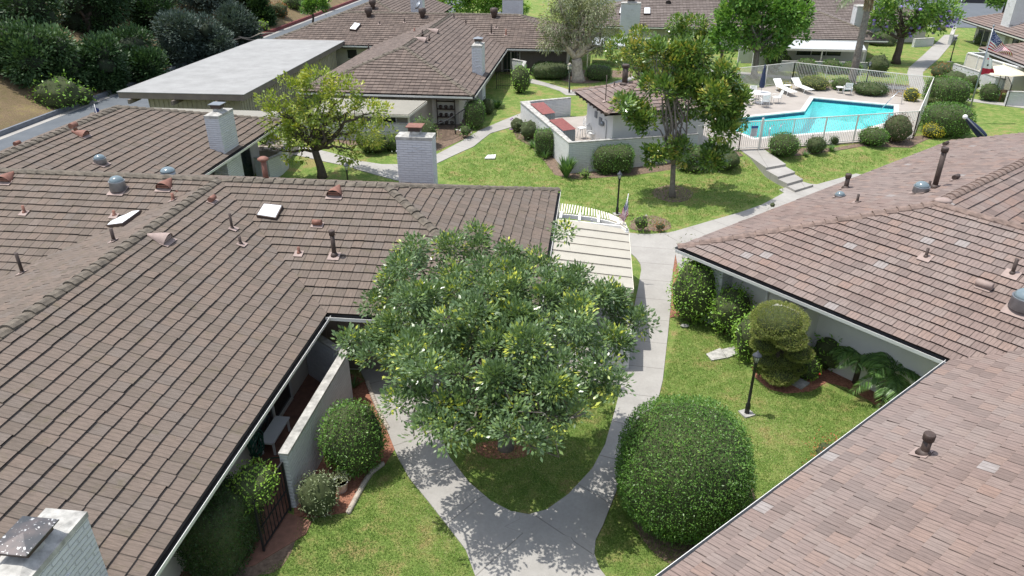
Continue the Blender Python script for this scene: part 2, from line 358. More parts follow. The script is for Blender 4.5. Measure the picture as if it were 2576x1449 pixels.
class Roof:
    def __init__(s, tw=.33, rh=.345, stagger=0.0, butt=.042, seed=1, outl=.03):
        s.v = []; s.f = []; s.mi = []; s.uv = []; s.t = []; s.tw = tw; s.rh = rh; s.st = stagger; s.bt = butt; s.r = random.Random(seed); s.outl = outl
        s.base = []
    def face(s, poly):
        poly = [Vector(p) for p in poly]
        n = Vector((0, 0, 0))
        for i in range(len(poly)): n += (poly[i] - poly[0]).cross(poly[(i + 1) % len(poly)] - poly[0])
        n.normalize()
        if n.z < 0: n = -n
        u = Vector((0, 0, 1)).cross(n).normalized(); sl = n.cross(u)      # sl points up the slope
        if sl.z < 0: sl = -sl; u = -u
        o = min(poly, key=lambda p: p.z)
        P = [((p - o).dot(u), (p - o).dot(sl)) for p in poly]
        s.base.append(poly)
        v0 = min(p[1] for p in P); v1 = max(p[1] for p in P); r = 0; rnd = s.r
        v = v0
        while v < v1 - .01:
            strip = clip(clip(P, 0, 1, -v), 0, -1, v + s.rh)
            if len(strip) >= 3:
                off = (s.st if r % 2 else 0) * s.tw + (rnd.random() * s.tw if s.st > .9 else 0)
                ua = min(p[0] for p in strip); ub = max(p[0] for p in strip)
                k = math.floor((ua - off) / s.tw)
                rowj = rnd.gauss(0, .004)
                while off + k * s.tw < ub:
                    x0 = off + k * s.tw; x1 = x0 + s.tw
                    cell = clip(clip(strip, 1, 0, -x0), -1, 0, x1)
                    k += 1
                    if len(cell) < 3 or area2(cell) < 1e-4: continue
                    j = rnd.gauss(0, .004) + rowj; jl = rnd.gauss(0, .007)
                    t = rnd.random()
                    if s.outl and rnd.random() < .008: t = .97
                    elif s.outl: t *= .8
                    b = len(s.v)
                    low = []
                    for (cu, cv) in cell:
                        fr = 1 - (cv - v) / s.rh
                        vv = cv - (.025 + jl if abs(cv - v) < 1e-5 and v > v0 + .01 else 0)
                        s.v.append(o + u * cu + sl * vv + n * (.012 + (s.bt + j) * fr))
                        s.uv.append(((cu - off) / s.tw, (cv) / s.rh))
                    s.f.append(list(range(b, b + len(cell)))); s.mi.append(0); s.t.append(t)
                    for i in range(len(cell)):
                        p, q = cell[i], cell[(i + 1) % len(cell)]
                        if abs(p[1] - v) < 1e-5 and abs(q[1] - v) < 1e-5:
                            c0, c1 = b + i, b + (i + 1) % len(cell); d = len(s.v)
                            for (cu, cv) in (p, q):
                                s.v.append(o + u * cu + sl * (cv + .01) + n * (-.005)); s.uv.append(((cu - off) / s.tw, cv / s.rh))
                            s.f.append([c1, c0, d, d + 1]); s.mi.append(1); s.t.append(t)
            v += s.rh; r += 1
        # closed underside
        b = len(s.v)
        for p in poly: s.v.append(p + Vector((0, 0, -.10))); s.uv.append((.5, 0))
        s.f.append(list(range(b, b + len(poly)))[::-1]); s.mi.append(1); s.t.append(0)
    def build(s, parent, mats, name='roof'):
        me = bpy.data.meshes.new(name); me.from_pydata([tuple(p) for p in s.v], [], s.f)
        me.polygons.foreach_set('material_index', s.mi)
        a = me.attributes.new('tint', 'FLOAT', 'FACE'); a.data.foreach_set('value', s.t)
        uv = me.uv_layers.new(name='uv'); li = np.zeros(len(me.loops), dtype=np.int32); me.loops.foreach_get('vertex_index', li)
        uv.data.foreach_set('uv', np.array(s.uv, dtype=np.float32)[li].ravel()); me.update()
        return link(name, me, mats, parent)
def caps(parent, lines, mat, L=.36, w=.17, seed=3, name='ridge_cap'):
    mb = MB(); rd = random.Random(seed)
    for a, b in lines:
        a = Vector(a); b = Vector(b)
        if a.z > b.z: a, b = b, a
        d = (b - a); n = max(1, int(d.length / L)); d.normalize(); sd_ = d.cross(Vector((0, 0, 1))).normalized(); up = sd_.cross(d)
        LL = (b - a).length / n
        for i in range(n):
            p0 = a + d * (i * LL - .03); p1 = a + d * ((i + 1) * LL + .02); j = rd.gauss(0, .006)
            h0 = .115 + j; h1 = .07 + j; vs = []
            for p, h in ((p0, h0), (p1, h1)):
                vs += [p + sd_ * w + up * (h - .075), p + sd_ * w * .5 + up * (h - .012), p + up * h, p - sd_ * w * .5 + up * (h - .012), p - sd_ * w + up * (h - .075)]
                vs += [p + sd_ * w + up * (h - .125), p - sd_ * w + up * (h - .125)]
            mb.add(vs, [(0, 1, 8, 7), (1, 2, 9, 8), (2, 3, 10, 9), (3, 4, 11, 10), (5, 0, 7, 12), (4, 6, 13, 11), (0, 5, 6, 4, 3, 2, 1)])
    return mb.build(name, mat, parent)
def eaves(parent, lines, inward, gut=True, fh=.2, fmat=None, rim=True):
    """fascia boards and gutters under horizontal eave lines; inward = unit vector to the roof"""
    fb = MB(); g = MB()
    for (a, b), inn in zip(lines, inward):
        a = Vector(a); b = Vector(b); i = Vector((*inn, 0)).normalized()
        dn = Vector((0, 0, -1)); d = (b - a).normalized()
        fb.bar(a + i * .04 + dn * (fh / 2 + .02), b + i * .04 + dn * (fh / 2 + .02), .035, fh)
        if gut:
            o = -i
            pr = [(.0, -.02), (.0, -.13), (.12, -.13), (.135, -.03), (.147, -.03), (.13, -.145), (-.0, -.145)]
            vs = []
            for p in (a - d * .0, b + d * .0):
                vs += [p + o * (x - .018 + .0) + Vector((0, 0, z)) for x, z in pr]
            m = len(pr)
            for k in range(m - 1):
                g.add([vs[k], vs[k + 1], vs[m + k + 1], vs[m + k]], [(0, 1, 2, 3)], 0 if k < 2 else 1)
    fb.build('fascia', fmat or M['fascia'], parent)
    if gut: g.build('gutter', [M['gutter'], rim if not isinstance(rim, bool) else M['white']], parent)
def hip(z0, p): pass
def walls(parent, poly, z0, z1, mat, name='wall'):
    mb = MB().prism(poly, z0, z1); return build_uv(mb, name, mat, parent)
def window(parent, a, b, z0, z1, out, mat='glass', panes=2, name='window', fw=.07, door=False):
    """framed window on a wall line from a to b (xy), facing out"""
    a = Vector((*a, 0)); b = Vector((*b, 0)); o = Vector((*out, 0)).normalized(); d = (b - a).normalized()
    fr = MB(); z = lambda p, h: p + Vector((0, 0, h)) + o * .03
    fr.bar(z(a, z0), z(b, z0), .06, fw); fr.bar(z(a, z1), z(b, z1), .06, fw)
    for k in range(panes + 1):
        p = a.lerp(b, k / panes); fr.bar(z(p, z0), z(p, z1), fw, .055, up=o)
    f = fr.build('door' if door else name, M['frame'], parent)
    g = MB(); g.add([z(a, z0) - o * .012, z(b, z0) - o * .012, z(b, z1) - o * .012, z(a, z1) - o * .012], [(0, 1, 2, 3)])
    g.build('pane', M[mat], f); return f
def nearest_u(p, cl):
    best = (1e9, 0); s = 0
    for i in range(len(cl) - 1):
        a, b = cl[i], cl[i + 1]; ab = b - a; L = ab.length; t = max(0, min(1, (p - a).dot(ab) / (L * L)))
        q = a + ab * t; dd = (p - q).length
        if dd < best[0]: best = (dd, s + t * L)
        s += L
    return best[1]
def drape(name, pts, mat, off=.02, step=1.0, cl=None, zf=None, skirt=.12, kind='structure', smooth_pts=0, label=None):
    """lay a polygon (list of xy) over the terrain as a thin slab"""
    zf = zf or terrain; P = [Vector((p[0], p[1])) for p in pts]
    for _ in range(smooth_pts):
        Q = []
        for i in range(len(P)):
            a, b = P[i], P[(i + 1) % len(P)]; Q += [a.lerp(b, .25), a.lerp(b, .75)]
        P = Q
    bm = bmesh.new(); vs = [bm.verts.new((p.x, p.y, 0)) for p in P]
    for t in tessellate_polygon([[Vector((p.x, p.y, 0)) for p in P]]):
        try: bm.faces.new([vs[i] for i in t])
        except ValueError: pass
    bmesh.ops.recalc_face_normals(bm, faces=bm.faces[:])
    x0, x1 = min(p.x for p in P), max(p.x for p in P); y0, y1 = min(p.y for p in P), max(p.y for p in P)
    k = math.ceil(x0 / step)
    while k * step < x1:
        bmesh.ops.bisect_plane(bm, geom=bm.verts[:] + bm.edges[:] + bm.faces[:], plane_co=(k * step, 0, 0), plane_no=(1, 0, 0)); k += 1
    k = math.ceil(y0 / step)
    while k * step < y1:
        bmesh.ops.bisect_plane(bm, geom=bm.verts[:] + bm.edges[:] + bm.faces[:], plane_co=(0, k * step, 0), plane_no=(0, 1, 0)); k += 1
    for v in bm.verts: v.co.z = zf(v.co.x, v.co.y) + off
    if skirt:
        be = [e for e in bm.edges if len(e.link_faces) == 1]
        r = bmesh.ops.extrude_edge_only(bm, edges=be)
        for g in r['geom']:
            if isinstance(g, bmesh.types.BMVert): g.co.z -= skirt
    bmesh.ops.recalc_face_normals(bm, faces=bm.faces[:])
    tot = sum(f.normal.z * f.calc_area() for f in bm.faces)
    if tot < 0: bmesh.ops.reverse_faces(bm, faces=bm.faces[:])
    me = bpy.data.meshes.new(name); bm.to_mesh(me); bm.free()
    uv = me.uv_layers.new(name='uv'); cl = [Vector((c[0], c[1])) for c in cl] if cl else None
    for l in me.loops:
        c = me.vertices[l.vertex_index].co
        uv.data[l.index].uv = (nearest_u(Vector((c.x, c.y)), cl), 0) if cl else (c.x, c.y)
    o = link(name, me, mat); tag(o, label=label, kind=kind); return o
def gpx(pts, zf=None): return [tuple(GT(*p)[:2]) for p in pts]
# ------------------------------------------------------------ foliage
def unit(a): return a / np.maximum(np.linalg.norm(a, axis=-1, keepdims=True), 1e-9)
def leaf_mesh(name, P, D, size, aspect, tint, mat, parent, droop=.0):
    n = len(P); D = unit(D); rnd = rng.normal(size=(n, 3)) * .55 + np.array([0, 0, 1.0])
    S = unit(np.cross(D, rnd)); Nn = np.cross(S, D); size = np.asarray(size).reshape(-1, 1) * np.ones((n, 1))
    tip = P + D * size - np.array([0, 0, 1]) * size * droop
    mid = P + D * size * .5 - Nn * size * .08
    wd = size * aspect * .5
    verts = np.stack([P, mid + S * wd + Nn * wd * .35, tip, mid - S * wd + Nn * wd * .35], 1).reshape(-1, 3)
    me = bpy.data.meshes.new(name); me.vertices.add(4 * n); me.vertices.foreach_set('co', verts.astype(np.float32).ravel())
    me.loops.add(4 * n); me.loops.foreach_set('vertex_index', np.arange(4 * n, dtype=np.int32))
    me.polygons.add(n); me.polygons.foreach_set('loop_start', np.arange(0, 4 * n, 4, dtype=np.int32)); me.polygons.foreach_set('loop_total', np.full(n, 4, dtype=np.int32))
    a = me.attributes.new('tint', 'FLOAT', 'FACE'); a.data.foreach_set('value', np.clip(tint, 0, 1).astype(np.float32))
    me.update(calc_edges=True); return link(name, me, mat, parent)
def rdirs(n): return unit(rng.normal(size=(n, 3)))
def clusters(ells, ncl, inner=.55, low=-.5, gap=None):
    """cluster centres and outward directions spread through a union of ellipsoids [(centre, radii)]"""
    wt = np.array([e[1][0] * e[1][1] + e[1][0] * e[1][2] for e in ells]); wt = wt / wt.sum()
    P = []; O = []
    idx = rng.choice(len(ells), ncl * 3, p=wt)
    for i in idx:
        c, r = np.array(ells[i][0]), np.array(ells[i][1]); d = rdirs(1)[0]
        if d[2] < low: continue
        rr = inner + (1 - inner) * rng.random() ** .45; p = c + d * r * rr
        ok = True
        for j, e in enumerate(ells):
            if j != i and np.linalg.norm((p - np.array(e[0])) / np.array(e[1])) < inner * .9: ok = False; break
        if ok and gap is not None and mnoise.noise(Vector(p * gap)) < -.16: ok = False
        if ok: P.append(p); O.append(unit(d / r))
        if len(P) >= ncl: break
    return np.array(P), np.array(O)
def leafify(name, P, O, per, crad, size, aspect, mat, parent, bright=.25, tipcol=.12, droop=0, up=.5, tb=0.0):
    n = len(P); ct = rng.random(n)
    base = np.repeat(P, per, 0); oo = np.repeat(O, per, 0); m = len(base)
    q = rdirs(m) * crad * rng.random((m, 1)) ** .5
    q += oo * crad * .3
    D = oo * .6 + unit(q) * 1.0 + np.array([0, 0, up]) + rng.normal(size=(m, 3)) * .25
    t = np.repeat(ct, per) * .35 + rng.random(m) * .4 + tb
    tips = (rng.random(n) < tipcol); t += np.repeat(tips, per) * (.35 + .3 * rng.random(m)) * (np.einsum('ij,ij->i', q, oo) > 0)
    s = size * (.7 + .6 * rng.random(m))
    return leaf_mesh(name, base + q, D, s, aspect, t, mat, parent, droop)
def wiggle(a, b, k, amp, rd):
    a = Vector(a); b = Vector(b); L = (b - a).length; pts = [a]
    for i in range(1, k):
        t = i / k; pts.append(a.lerp(b, t) + Vector((rd.gauss(0, 1), rd.gauss(0, 1), rd.gauss(0, .6))) * amp * L)
    pts.append(b); return pts
def limbs(parent, base, fork, ells, r0, mat, nl=6, nb=5, seed=1, P=None, name='trunk', flare=1.5, amp=.07, sag=.25, reach=.75):
    """tapered trunk, limbs to the crown and branches off every limb, one mesh"""
    rd = random.Random(seed); mb = MB(); base = Vector(base); fork = Vector(fork)
    tp = wiggle(base, fork, 4, .02, rd); tp[0] = base - Vector((0, 0, .1))
    mb.tube(tp, [r0 * flare, r0 * 1.12, r0, r0 * .95, r0 * .92], 10)
    for i in range(nl):
        c, r = ells[i % len(ells)]; c = Vector([float(k) for k in c])
        an = 2 * math.pi * (i + rd.random() * .6) / nl
        tgt = c + Vector((math.cos(an) * r[0], math.sin(an) * r[1], r[2] * rd.uniform(-.1, .6))) * (reach * rd.uniform(.75, 1.05))
        mid = fork.lerp(tgt, .5) + Vector((0, 0, (tgt - fork).length * .12 * (1 if rd.random() < .7 else -.5)))
        pts = wiggle(fork, mid, 3, amp, rd) + wiggle(mid, tgt, 3, amp, rd)[1:]
        rr = r0 * rd.uniform(.45, .62); rs = [rr * (1 - .8 * k / (len(pts) - 1)) for k in range(len(pts))]
        mb.tube(pts, rs, 7)
        for j in range(nb):
            k = rd.randint(1, len(pts) - 2); s = pts[k]
            if P is not None and len(P):
                dd = np.linalg.norm(P - np.array(s), axis=1); cand = np.argsort(dd)[:max(4, len(P) // 8)]; e = Vector([float(x) for x in P[rd.choice(list(cand))]])
            else: e = s + Vector((rd.gauss(0, 1), rd.gauss(0, 1), rd.random())) * r[0] * .4
            q = wiggle(s, e, 3, amp * 1.2, rd); rb = rs[k] * .5
            mb.tube(q, [rb * (1 - .25 * m_) + .003 for m_ in range(len(q))], 5)
    return mb.build(name, mat, parent)
def tree(name, label, cat, base, fork_h, ells, r0, leafmat, barkmat, ncl, per, crad, size, aspect=.35, nl=6, nb=5, group=None, seed=1, inner=.5, tipcol=.12, droop=0, gap=.6, fork=None, up=.5, low=-.5, core=0, tb=0.0, coremat=None, amp=.07):
    base = Vector(base); e = empty(name, base, label, cat, group)
    P, O = clusters(ells, ncl, inner, low, gap)
    fk = Vector(fork) if fork else base + Vector((0, 0, fork_h))
    limbs(e, base, fk, ells, r0, barkmat, nl, nb, seed, P, amp=amp)
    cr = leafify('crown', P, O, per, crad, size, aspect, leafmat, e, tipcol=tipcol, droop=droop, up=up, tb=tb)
    return e
def ico(mb, c, r, sub=3, p=2.0, lump=0, sc=1.5, mi=0, zmin=None):
    bm = bmesh.new(); bmesh.ops.create_icosphere(bm, subdivisions=sub, radius=1)
    vs = []
    for v in bm.verts:
        d = v.co.normalized(); k = (abs(d.x) ** p + abs(d.y) ** p + abs(d.z) ** p) ** (-1 / p)
        q = Vector((d.x * r[0], d.y * r[1], d.z * r[2])) * k
        q = q * (1 + lump * (mnoise.noise(d * sc + Vector(c)) + .5 * mnoise.noise(d * sc * 2.7 + Vector(c))))
        q += Vector(c)
        if zmin is not None: q.z = max(q.z, zmin)
        vs.append(q)
    fs = [[v.index for v in f.verts] for f in bm.faces]; bm.free(); mb.add(vs, fs, mi, True)
def fit(x0, y0, x1, y1, zg=None, ratio=1.0):
    """ellipsoid standing on the ground that fills a box in the photograph: centre and radii"""
    cx, cy = (x0 + x1) / 2, (y0 + y1) / 2
    g0 = zg if zg is not None else GT(cx, y1).z; c = .5
    for i in range(14):
        p = G(cx, cy, g0 + c); m = mpp(p); a = (x1 - x0) / 2 * m; e = (y1 - y0) / 2 * m
        d = p - CP; ph = math.atan2(-d.z, math.hypot(d.x, d.y)); b = a * ratio
        q = e * e - (b * math.sin(ph)) ** 2
        if q > (.35 * e) ** 2: cz = math.sqrt(q) / math.cos(ph)
        else: cz = .5 * e / math.cos(ph); b = math.sqrt(max(e * e - (cz * math.cos(ph)) ** 2, .01)) / math.sin(ph)
        c = cz * .96
    return p, (a, b, cz)
def shrub(name, label, cat, box=None, cr=None, mat='leafBush', size=.06, dens=260, p=2.0, lump=.06, zg=None, group=None, aspect=.45, rough_=.05, tipcol=.1, rz=0, flowers=None, ratio=1.0, sc=2.2, up=.35, core=.93, stem=False, maxn=26000, tb=0.0):
    """clipped or loose shrub: leaves over a lumpy rounded body with twigs inside"""
    c, r = cr if cr else fit(*box, zg=zg, ratio=ratio)
    c = Vector(c); gz = terrain(c.x, c.y)
    e = empty(name, (c.x, c.y, gz), label, cat, group)
    ap = 4 * math.pi * ((r[0] * r[1]) ** 1.6 / 3 + (r[0] * r[2]) ** 1.6 / 3 + (r[1] * r[2]) ** 1.6 / 3) ** (1 / 1.6)
    n = int(min(maxn, ap * dens * (.06 / size) ** 2)); d = rdirs(n)
    k = (np.abs(d) ** p).sum(1) ** (-1 / p); q = d * np.array(r) * k[:, None]
    lm = np.array([mnoise.noise(Vector(x) * sc + c) + .5 * mnoise.noise(Vector(x) * sc * 2.7 + c) for x in d]); q *= (1 + lump * lm)[:, None]
    q *= (1 - rough_ * 1.3 + rough_ * 2.6 * rng.random(n) ** 1.5)[:, None]
    nn = unit(d * np.array([1 / r[0], 1 / r[1], 1 / r[2]]) ** (1))
    ca, sa = math.cos(rz), math.sin(rz); Rm = np.array([[ca, -sa, 0], [sa, ca, 0], [0, 0, 1]])
    q = q @ Rm.T; nn = nn @ Rm.T
    D = nn * .35 + rdirs(n) * 1.0 + np.array([0, 0, up * .3])
    keep = q[:, 2] + c.z > gz + .02; q = q[keep]; D = D[keep]; n = len(q)
    cl = np.array([mnoise.noise(Vector(x * 3.0) + c) for x in q]) * .5
    t = .35 + cl * .6 + rng.normal(size=n) * .16 + (rng.random(n) < tipcol) * .35 + tb
    leaf_mesh('foliage', q + np.array(c), D, size * (.7 + .6 * rng.random(n)), aspect, t, M[mat], e)
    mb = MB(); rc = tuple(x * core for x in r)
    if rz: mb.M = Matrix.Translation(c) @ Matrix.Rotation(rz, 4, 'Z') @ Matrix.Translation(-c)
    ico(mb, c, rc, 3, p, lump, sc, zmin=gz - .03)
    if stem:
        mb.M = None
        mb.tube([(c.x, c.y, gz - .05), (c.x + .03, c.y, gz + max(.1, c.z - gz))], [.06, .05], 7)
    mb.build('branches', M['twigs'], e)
    if flowers:
        fm, cnt, fs = flowers; f = MB()
        for i in rng.integers(0, n, cnt):
            if D[i][2] < -.2: continue
            ico(f, Vector(q[i]) * 1.03 + c, (fs, fs, fs * .7), 1)
        f.build('flowers', M[fm], e)
    return e
def strap(name, label, cat, c, n, L, w, mat='leafStrap', group=None, upright=.6, seed=1):
    """clump of long arching leaves"""
    rd = random.Random(seed); c = Vector(c); e = empty(name, c, label, cat, group); vs = []; fs = []; tt = []
    for i in range(n):
        a = rd.random() * 6.283; sp = rd.uniform(.15, 1) * (1 - upright) + .12; l = L * rd.uniform(.6, 1.1)
        h = Vector((math.cos(a), math.sin(a), 0)); s = Vector((-h.y, h.x, 0)); p = c + h * .08 * rd.random(); b = len(vs)
        for k in range(5):
            t = k / 4; q = p + h * l * sp * t * 1.2 + Vector((0, 0, l * (t * (1 - sp * .35) - sp * .75 * t * t)))
            ww = w * (1 - (2 * t - .7) ** 2 * .45) * (1 - t ** 4); vs += [q - s * ww / 2, q + s * ww / 2]
            if k: fs.append((b + 2 * k - 2, b + 2 * k - 1, b + 2 * k + 1, b + 2 * k)); tt.append(rd.random())
    me = bpy.data.meshes.new('leaves'); me.from_pydata([tuple(v) for v in vs], [], fs)
    at = me.attributes.new('tint', 'FLOAT', 'FACE'); at.data.foreach_set('value', tt)
    link('leaves', me, M[mat], e); return e
# ============================================================ GROUND
def grid(name, x0, x1, y0, y1, step, zf, mat, kind='structure'):
    nx = int((x1 - x0) / step) + 1; ny = int((y1 - y0) / step) + 1
    vs = [(x0 + (x1 - x0) * i / (nx - 1), y0 + (y1 - y0) * j / (ny - 1)) for j in range(ny) for i in range(nx)]
    me = bpy.data.meshes.new(name)
    me.from_pydata([(x, y, zf(x, y)) for x, y in vs], [], [(j * nx + i, j * nx + i + 1, (j + 1) * nx + i + 1, (j + 1) * nx + i) for j in range(ny - 1) for i in range(nx - 1)])
    me.polygons.foreach_set('use_smooth', [True] * len(me.polygons)); o = link(name, me, mat); o['kind'] = kind; return o
def ground_z(x, y):
    z = terrain(x, y); p = V(x, y)
    if POOLQ and all((POOLQ[(i + 1) % len(POOLQ)] - POOLQ[i]).cross(p - POOLQ[i]) > 0 for i in range(len(POOLQ))): return -1.5
    return z
POOLQ = [G(*p, .5).xy for p in [(1700, 345), (1900, 362), (2280, 335), (2310, 262), (2010, 225), (1780, 270)]]
grid('ground', -37.4, 262.6, -60, 400, 1.0, ground_z, M['lawn'])
def hill(x, y):
    d = max(0, -37.6 - x); n = mnoise.noise(Vector((x * .12, y * .12, 0)))
    return .28 + d * .42 * (1 + .2 * n) + n * .5 * min(1, d / 4) - max(0, d - 45) * .3
grid('hillside', -160, -37.6, -20, 220, 1.6, hill, M['dryhill'])
drape('road', [(-37.4, 10), (-37.4, 300), (-29.6, 300), (-29.6, 10)], M['asphalt'], .02, 20, skirt=0)
drape('cross_road', [(-29.5, 104), (-29.5, 150), (150, 150), (150, 104), (60, 104), (52, 97), (46, 94.2), (38, 94.2), (34, 104)], M['asphalt'], .024, 20, skirt=0)
drape('driveway', [(-29.4, 73.8), (-29.4, 103.9), (-12, 103.9), (-12, 88), (-24, 88), (-24, 73.8)], M['asphalt'], .022, 20, skirt=0)
kb = MB(); kb.bar((-37.5, 10, .15), (-37.5, 78, .15), .2, .34); k = kb.build('kerb', plain('kerb_grey', (.16, .175, .20), .9, .2)); tag(k, kind='structure')
kb = MB(); kb.bar((-37.5, 78, .17), (-37.5, 160, .17), .3, .38); k = kb.build('painted_kerb', plain('kerb_red', (.16, .035, .035), .8, .3)); tag(k, kind='structure')
drape('kerb_gutter', [(-37.35, 10), (-37.35, 160), (-36.85, 160), (-36.85, 10)], M['conc'], .028, 20, skirt=0)
# ---- walks
main_px_in = [(1100, 1040), (1108, 1090), (1130, 1150), (1180, 1215), (1235, 1262), (1285, 1288), (1330, 1296), (1375, 1284), (1430, 1245), (1490, 1180), (1522, 1120), (1545, 1040), (1562, 975)]
left_out = [(880, 850), (905, 930), (938, 1000), (972, 1078), (1000, 1150), (1030, 1205), (1075, 1260), (1130, 1330), (1172, 1385), (1195, 1449), (1195, 1560)]
right_out = [(1700, 1600), (1545, 1480), (1508, 1432), (1495, 1395), (1498, 1360), (1517, 1322), (1545, 1250), (1580, 1160), (1615, 1080), (1640, 1030), (1657, 1000), (1667, 958), (1680, 843), (1688, 762), (1692, 685), (1699, 640)]
top_r = [(1760, 640)]
upper = [(2330, 352), (2153, 438), (2055, 465), (2040, 463), (2018, 458), (1928, 470), (1970, 488), (1950, 498), (1917, 516), (1860, 536), (1790, 556), (1701, 582), (1680, 587), (1640, 590), (1610, 590), (1582, 587)]
left_in = [(1581, 633), (1601, 651), (1611, 666), (1613, 680), (1606, 720), (1590, 800), (1575, 900)]
P = [G(*p) for p in left_out + right_out] 
e2off = V(.7071, -.7071) * 1.5
low = [(3.3, 23.2), (17.5, 37.4)]
poly = [tuple(p[:2]) for p in P] + [(3.6, 23.0), (18.5, 38.0)] + [tuple(G(*p)[:2]) for p in [(2153, 438), (2055, 465), (2010, 462), (1960, 478), (1972, 486), (1950, 498), (1917, 516), (1860, 536), (1790, 556), (1701, 582), (1680, 587), (1640, 590), (1610, 590), (1582, 587)] + left_in] + [tuple(G(*p)[:2]) for p in main_px_in[::-1]] + [(-4.1, 20.5)]
clm = [tuple(G(*p)[:2]) for p in [(915, 900), (1010, 1080), (1130, 1260), (1345, 1400), (1530, 1240), (1625, 1000), (1645, 750), (1650, 610), (1780, 580), (2000, 495), (2200, 420)]]
drape('walkway', poly, M['conc'], .035, 1.0, cl=clm)
kerb_pts = []
drape('back_walkway', gpx([(690, 352), (719, 366), (829, 384), (901, 405), (960, 414), (1003, 414), (1050, 402), (1097, 390), (1160, 357), (1204, 330), (1264, 304), (1319, 282), (1330, 276), (1334, 300), (1322, 308), (1288, 320), (1234, 336), (1192, 369), (1145, 390), (1099, 412), (1040, 440), (1000, 455), (912, 431), (865, 417), (805, 405), (725, 388), (680, 374)]), M['conc'], .03, 1.0, cl=[tuple(G(*p)[:2]) for p in [(700, 365), (850, 398), (990, 430), (1100, 400), (1200, 345), (1320, 290)]])
drape('middle_walkway', gpx([(1318, 199), (1337, 199), (1389, 213), (1433, 227), (1500, 222), (1556, 203), (1600, 190), (1600, 196), (1560, 212), (1490, 240), (1424, 240), (1407, 229), (1370, 217), (1324, 207), (1312, 203)]), M['conc'], .03, 1.5, cl=[tuple(G(*p)[:2]) for p in [(1320, 203), (1430, 233), (1600, 193)]])
drape('far_walkway', gpx([(2376, 88), (2412, 88), (2362, 148), (2340, 166), (2322, 182), (2321, 197), (2334, 226), (2420, 246), (2576, 266), (2700, 280), (2700, 288), (2576, 273), (2426, 254), (2334, 242), (2293, 228), (2200, 221), (2040, 205), (1859, 187), (1700, 178), (1700, 172), (1859, 181), (2040, 198), (2200, 214), (2288, 219), (2284, 192), (2282, 185), (2286, 171), (2320, 141)]), M['conc'], .03, 1.5, cl=[tuple(G(*p)[:2]) for p in [(2393, 90), (2340, 150), (2302, 190), (2315, 230), (2576, 270)]])
# path behind to the gate: steps
lay = [((1862, 380), (1918, 375), (1976, 415), (1927, 424), .5), ((1927, 426), (1978, 416), (2000, 430), (1960, 446), .37), ((1960, 447), (2002, 432), (2018, 447), (1984, 463), .24)]
mb = MB(); prev = None
E_ = [(G(1862, 378, .5), G(1918, 374, .5)), (G(1925, 422, .5), G(1977, 413, .5))]
def st(px1, px2, z): return G(*px1, z), G(*px2, z)
edges = [st((1862, 378), (1918, 374), .5), st((1927, 423), (1977, 414), .5), st((1957, 446), (2000, 434), .37), st((1981, 463), (2020, 452), .25), st((2000, 480), (2046, 466), .12)]
for i in range(4):
    (a, b), (c, d) = edges[i], edges[i + 1]; z = [.5, .37, .25, .12][i] + .03
    mb.prism([tuple(a[:2]), tuple(b[:2]), tuple(d[:2]), tuple(c[:2])], -.05, z)
steps = build_uv(mb, 'garden_steps', M['conc']); tag(steps, 'pale concrete steps climbing the lawn to the pool gate', 'steps')
# utility covers, small slabs
def slab(name, pxs, mat, h, label, cat, group=None):
    p = gpx(pxs); z = terrain(*p[0]); mb = MB().prism(p, z - .02, z + h)
    i = MB().prism([tuple(Vector(q).lerp(sum((Vector(k) for k in p), Vector((0, 0))) / len(p), .22)) for q in p], z + h - .01, z + h + .008)
    c = sum((Vector(k) for k in p), Vector((0, 0))) / len(p)
    e = empty(name, (c.x, c.y, z), label, cat, group); mb.build('frame', mat, e); i.build('lid', mat, e)
slab('utility_box', [(1776, 893), (1812, 878), (1826, 903), (1790, 909)], M['cap_conc'], .05, 'smaller grey concrete utility box lid set in lawn near the topiary', 'utility cover')
slab('utility_box', [(1814, 882), (1846, 874), (1855, 893), (1828, 903)], M['cap_conc'], .05, 'larger grey concrete utility box lid beside the smaller one in lawn', 'utility cover')
slab('utility_box', [(1227, 391), (1248, 390), (1245, 402), (1219, 402)], M['white'], .04, 'white square cover in the lawn behind the painted chimney', 'utility cover')
# ---- planting beds
def bed(pxs, mat='mulch', off=.012, sm=1): return drape('planting_bed', gpx(pxs), M[mat], off, 1.0, skirt=.05, smooth_pts=sm)
bed([(1690, 640), (1685, 800), (1712, 795), (1760, 805), (1820, 825), (1862, 850), (1882, 890), (1890, 920), (1900, 950), (1935, 980), (1980, 990), (2040, 985), (2080, 962), (2130, 975), (2190, 1010), (2235, 1045), (2330, 1000), (2330, 880), (1950, 740), (1800, 660)], sm=0)
bed([(740, 1300), (790, 1302), (880, 1288), (905, 1250), (925, 1200), (968, 1170), (1000, 1120), (985, 1105), (950, 1040), (925, 960), (880, 940), (870, 1000), (800, 1150), (740, 1250)], sm=0)
bed([(400, 1500), (640, 1449), (700, 1440), (740, 1380), (748, 1320), (735, 1300), (600, 1200), (500, 1300)], 'soil')
bed([(1200, 1110), (1330, 1110), (1345, 1135), (1310, 1155), (1225, 1155), (1195, 1135)], 'mulch')
bed([(1635, 478), (1690, 462), (1745, 480), (1740, 500), (1700, 512), (1650, 500)], 'soil')
bed([(1290, 330), (1330, 290), (1440, 430), (1500, 430), (1600, 415), (1760, 400), (1858, 380), (1870, 392), (1800, 412), (1700, 425), (1600, 440), (1450, 452), (1395, 440), (1365, 400), (1330, 365), (1300, 350)], 'soil', sm=0)
bed([(1925, 375), (2100, 372), (2200, 355), (2330, 340), (2440, 320), (2440, 300), (2400, 330), (2330, 352), (2290, 372), (2170, 368), (2110, 378), (2010, 392), (1950, 390)], 'soil', sm=0)
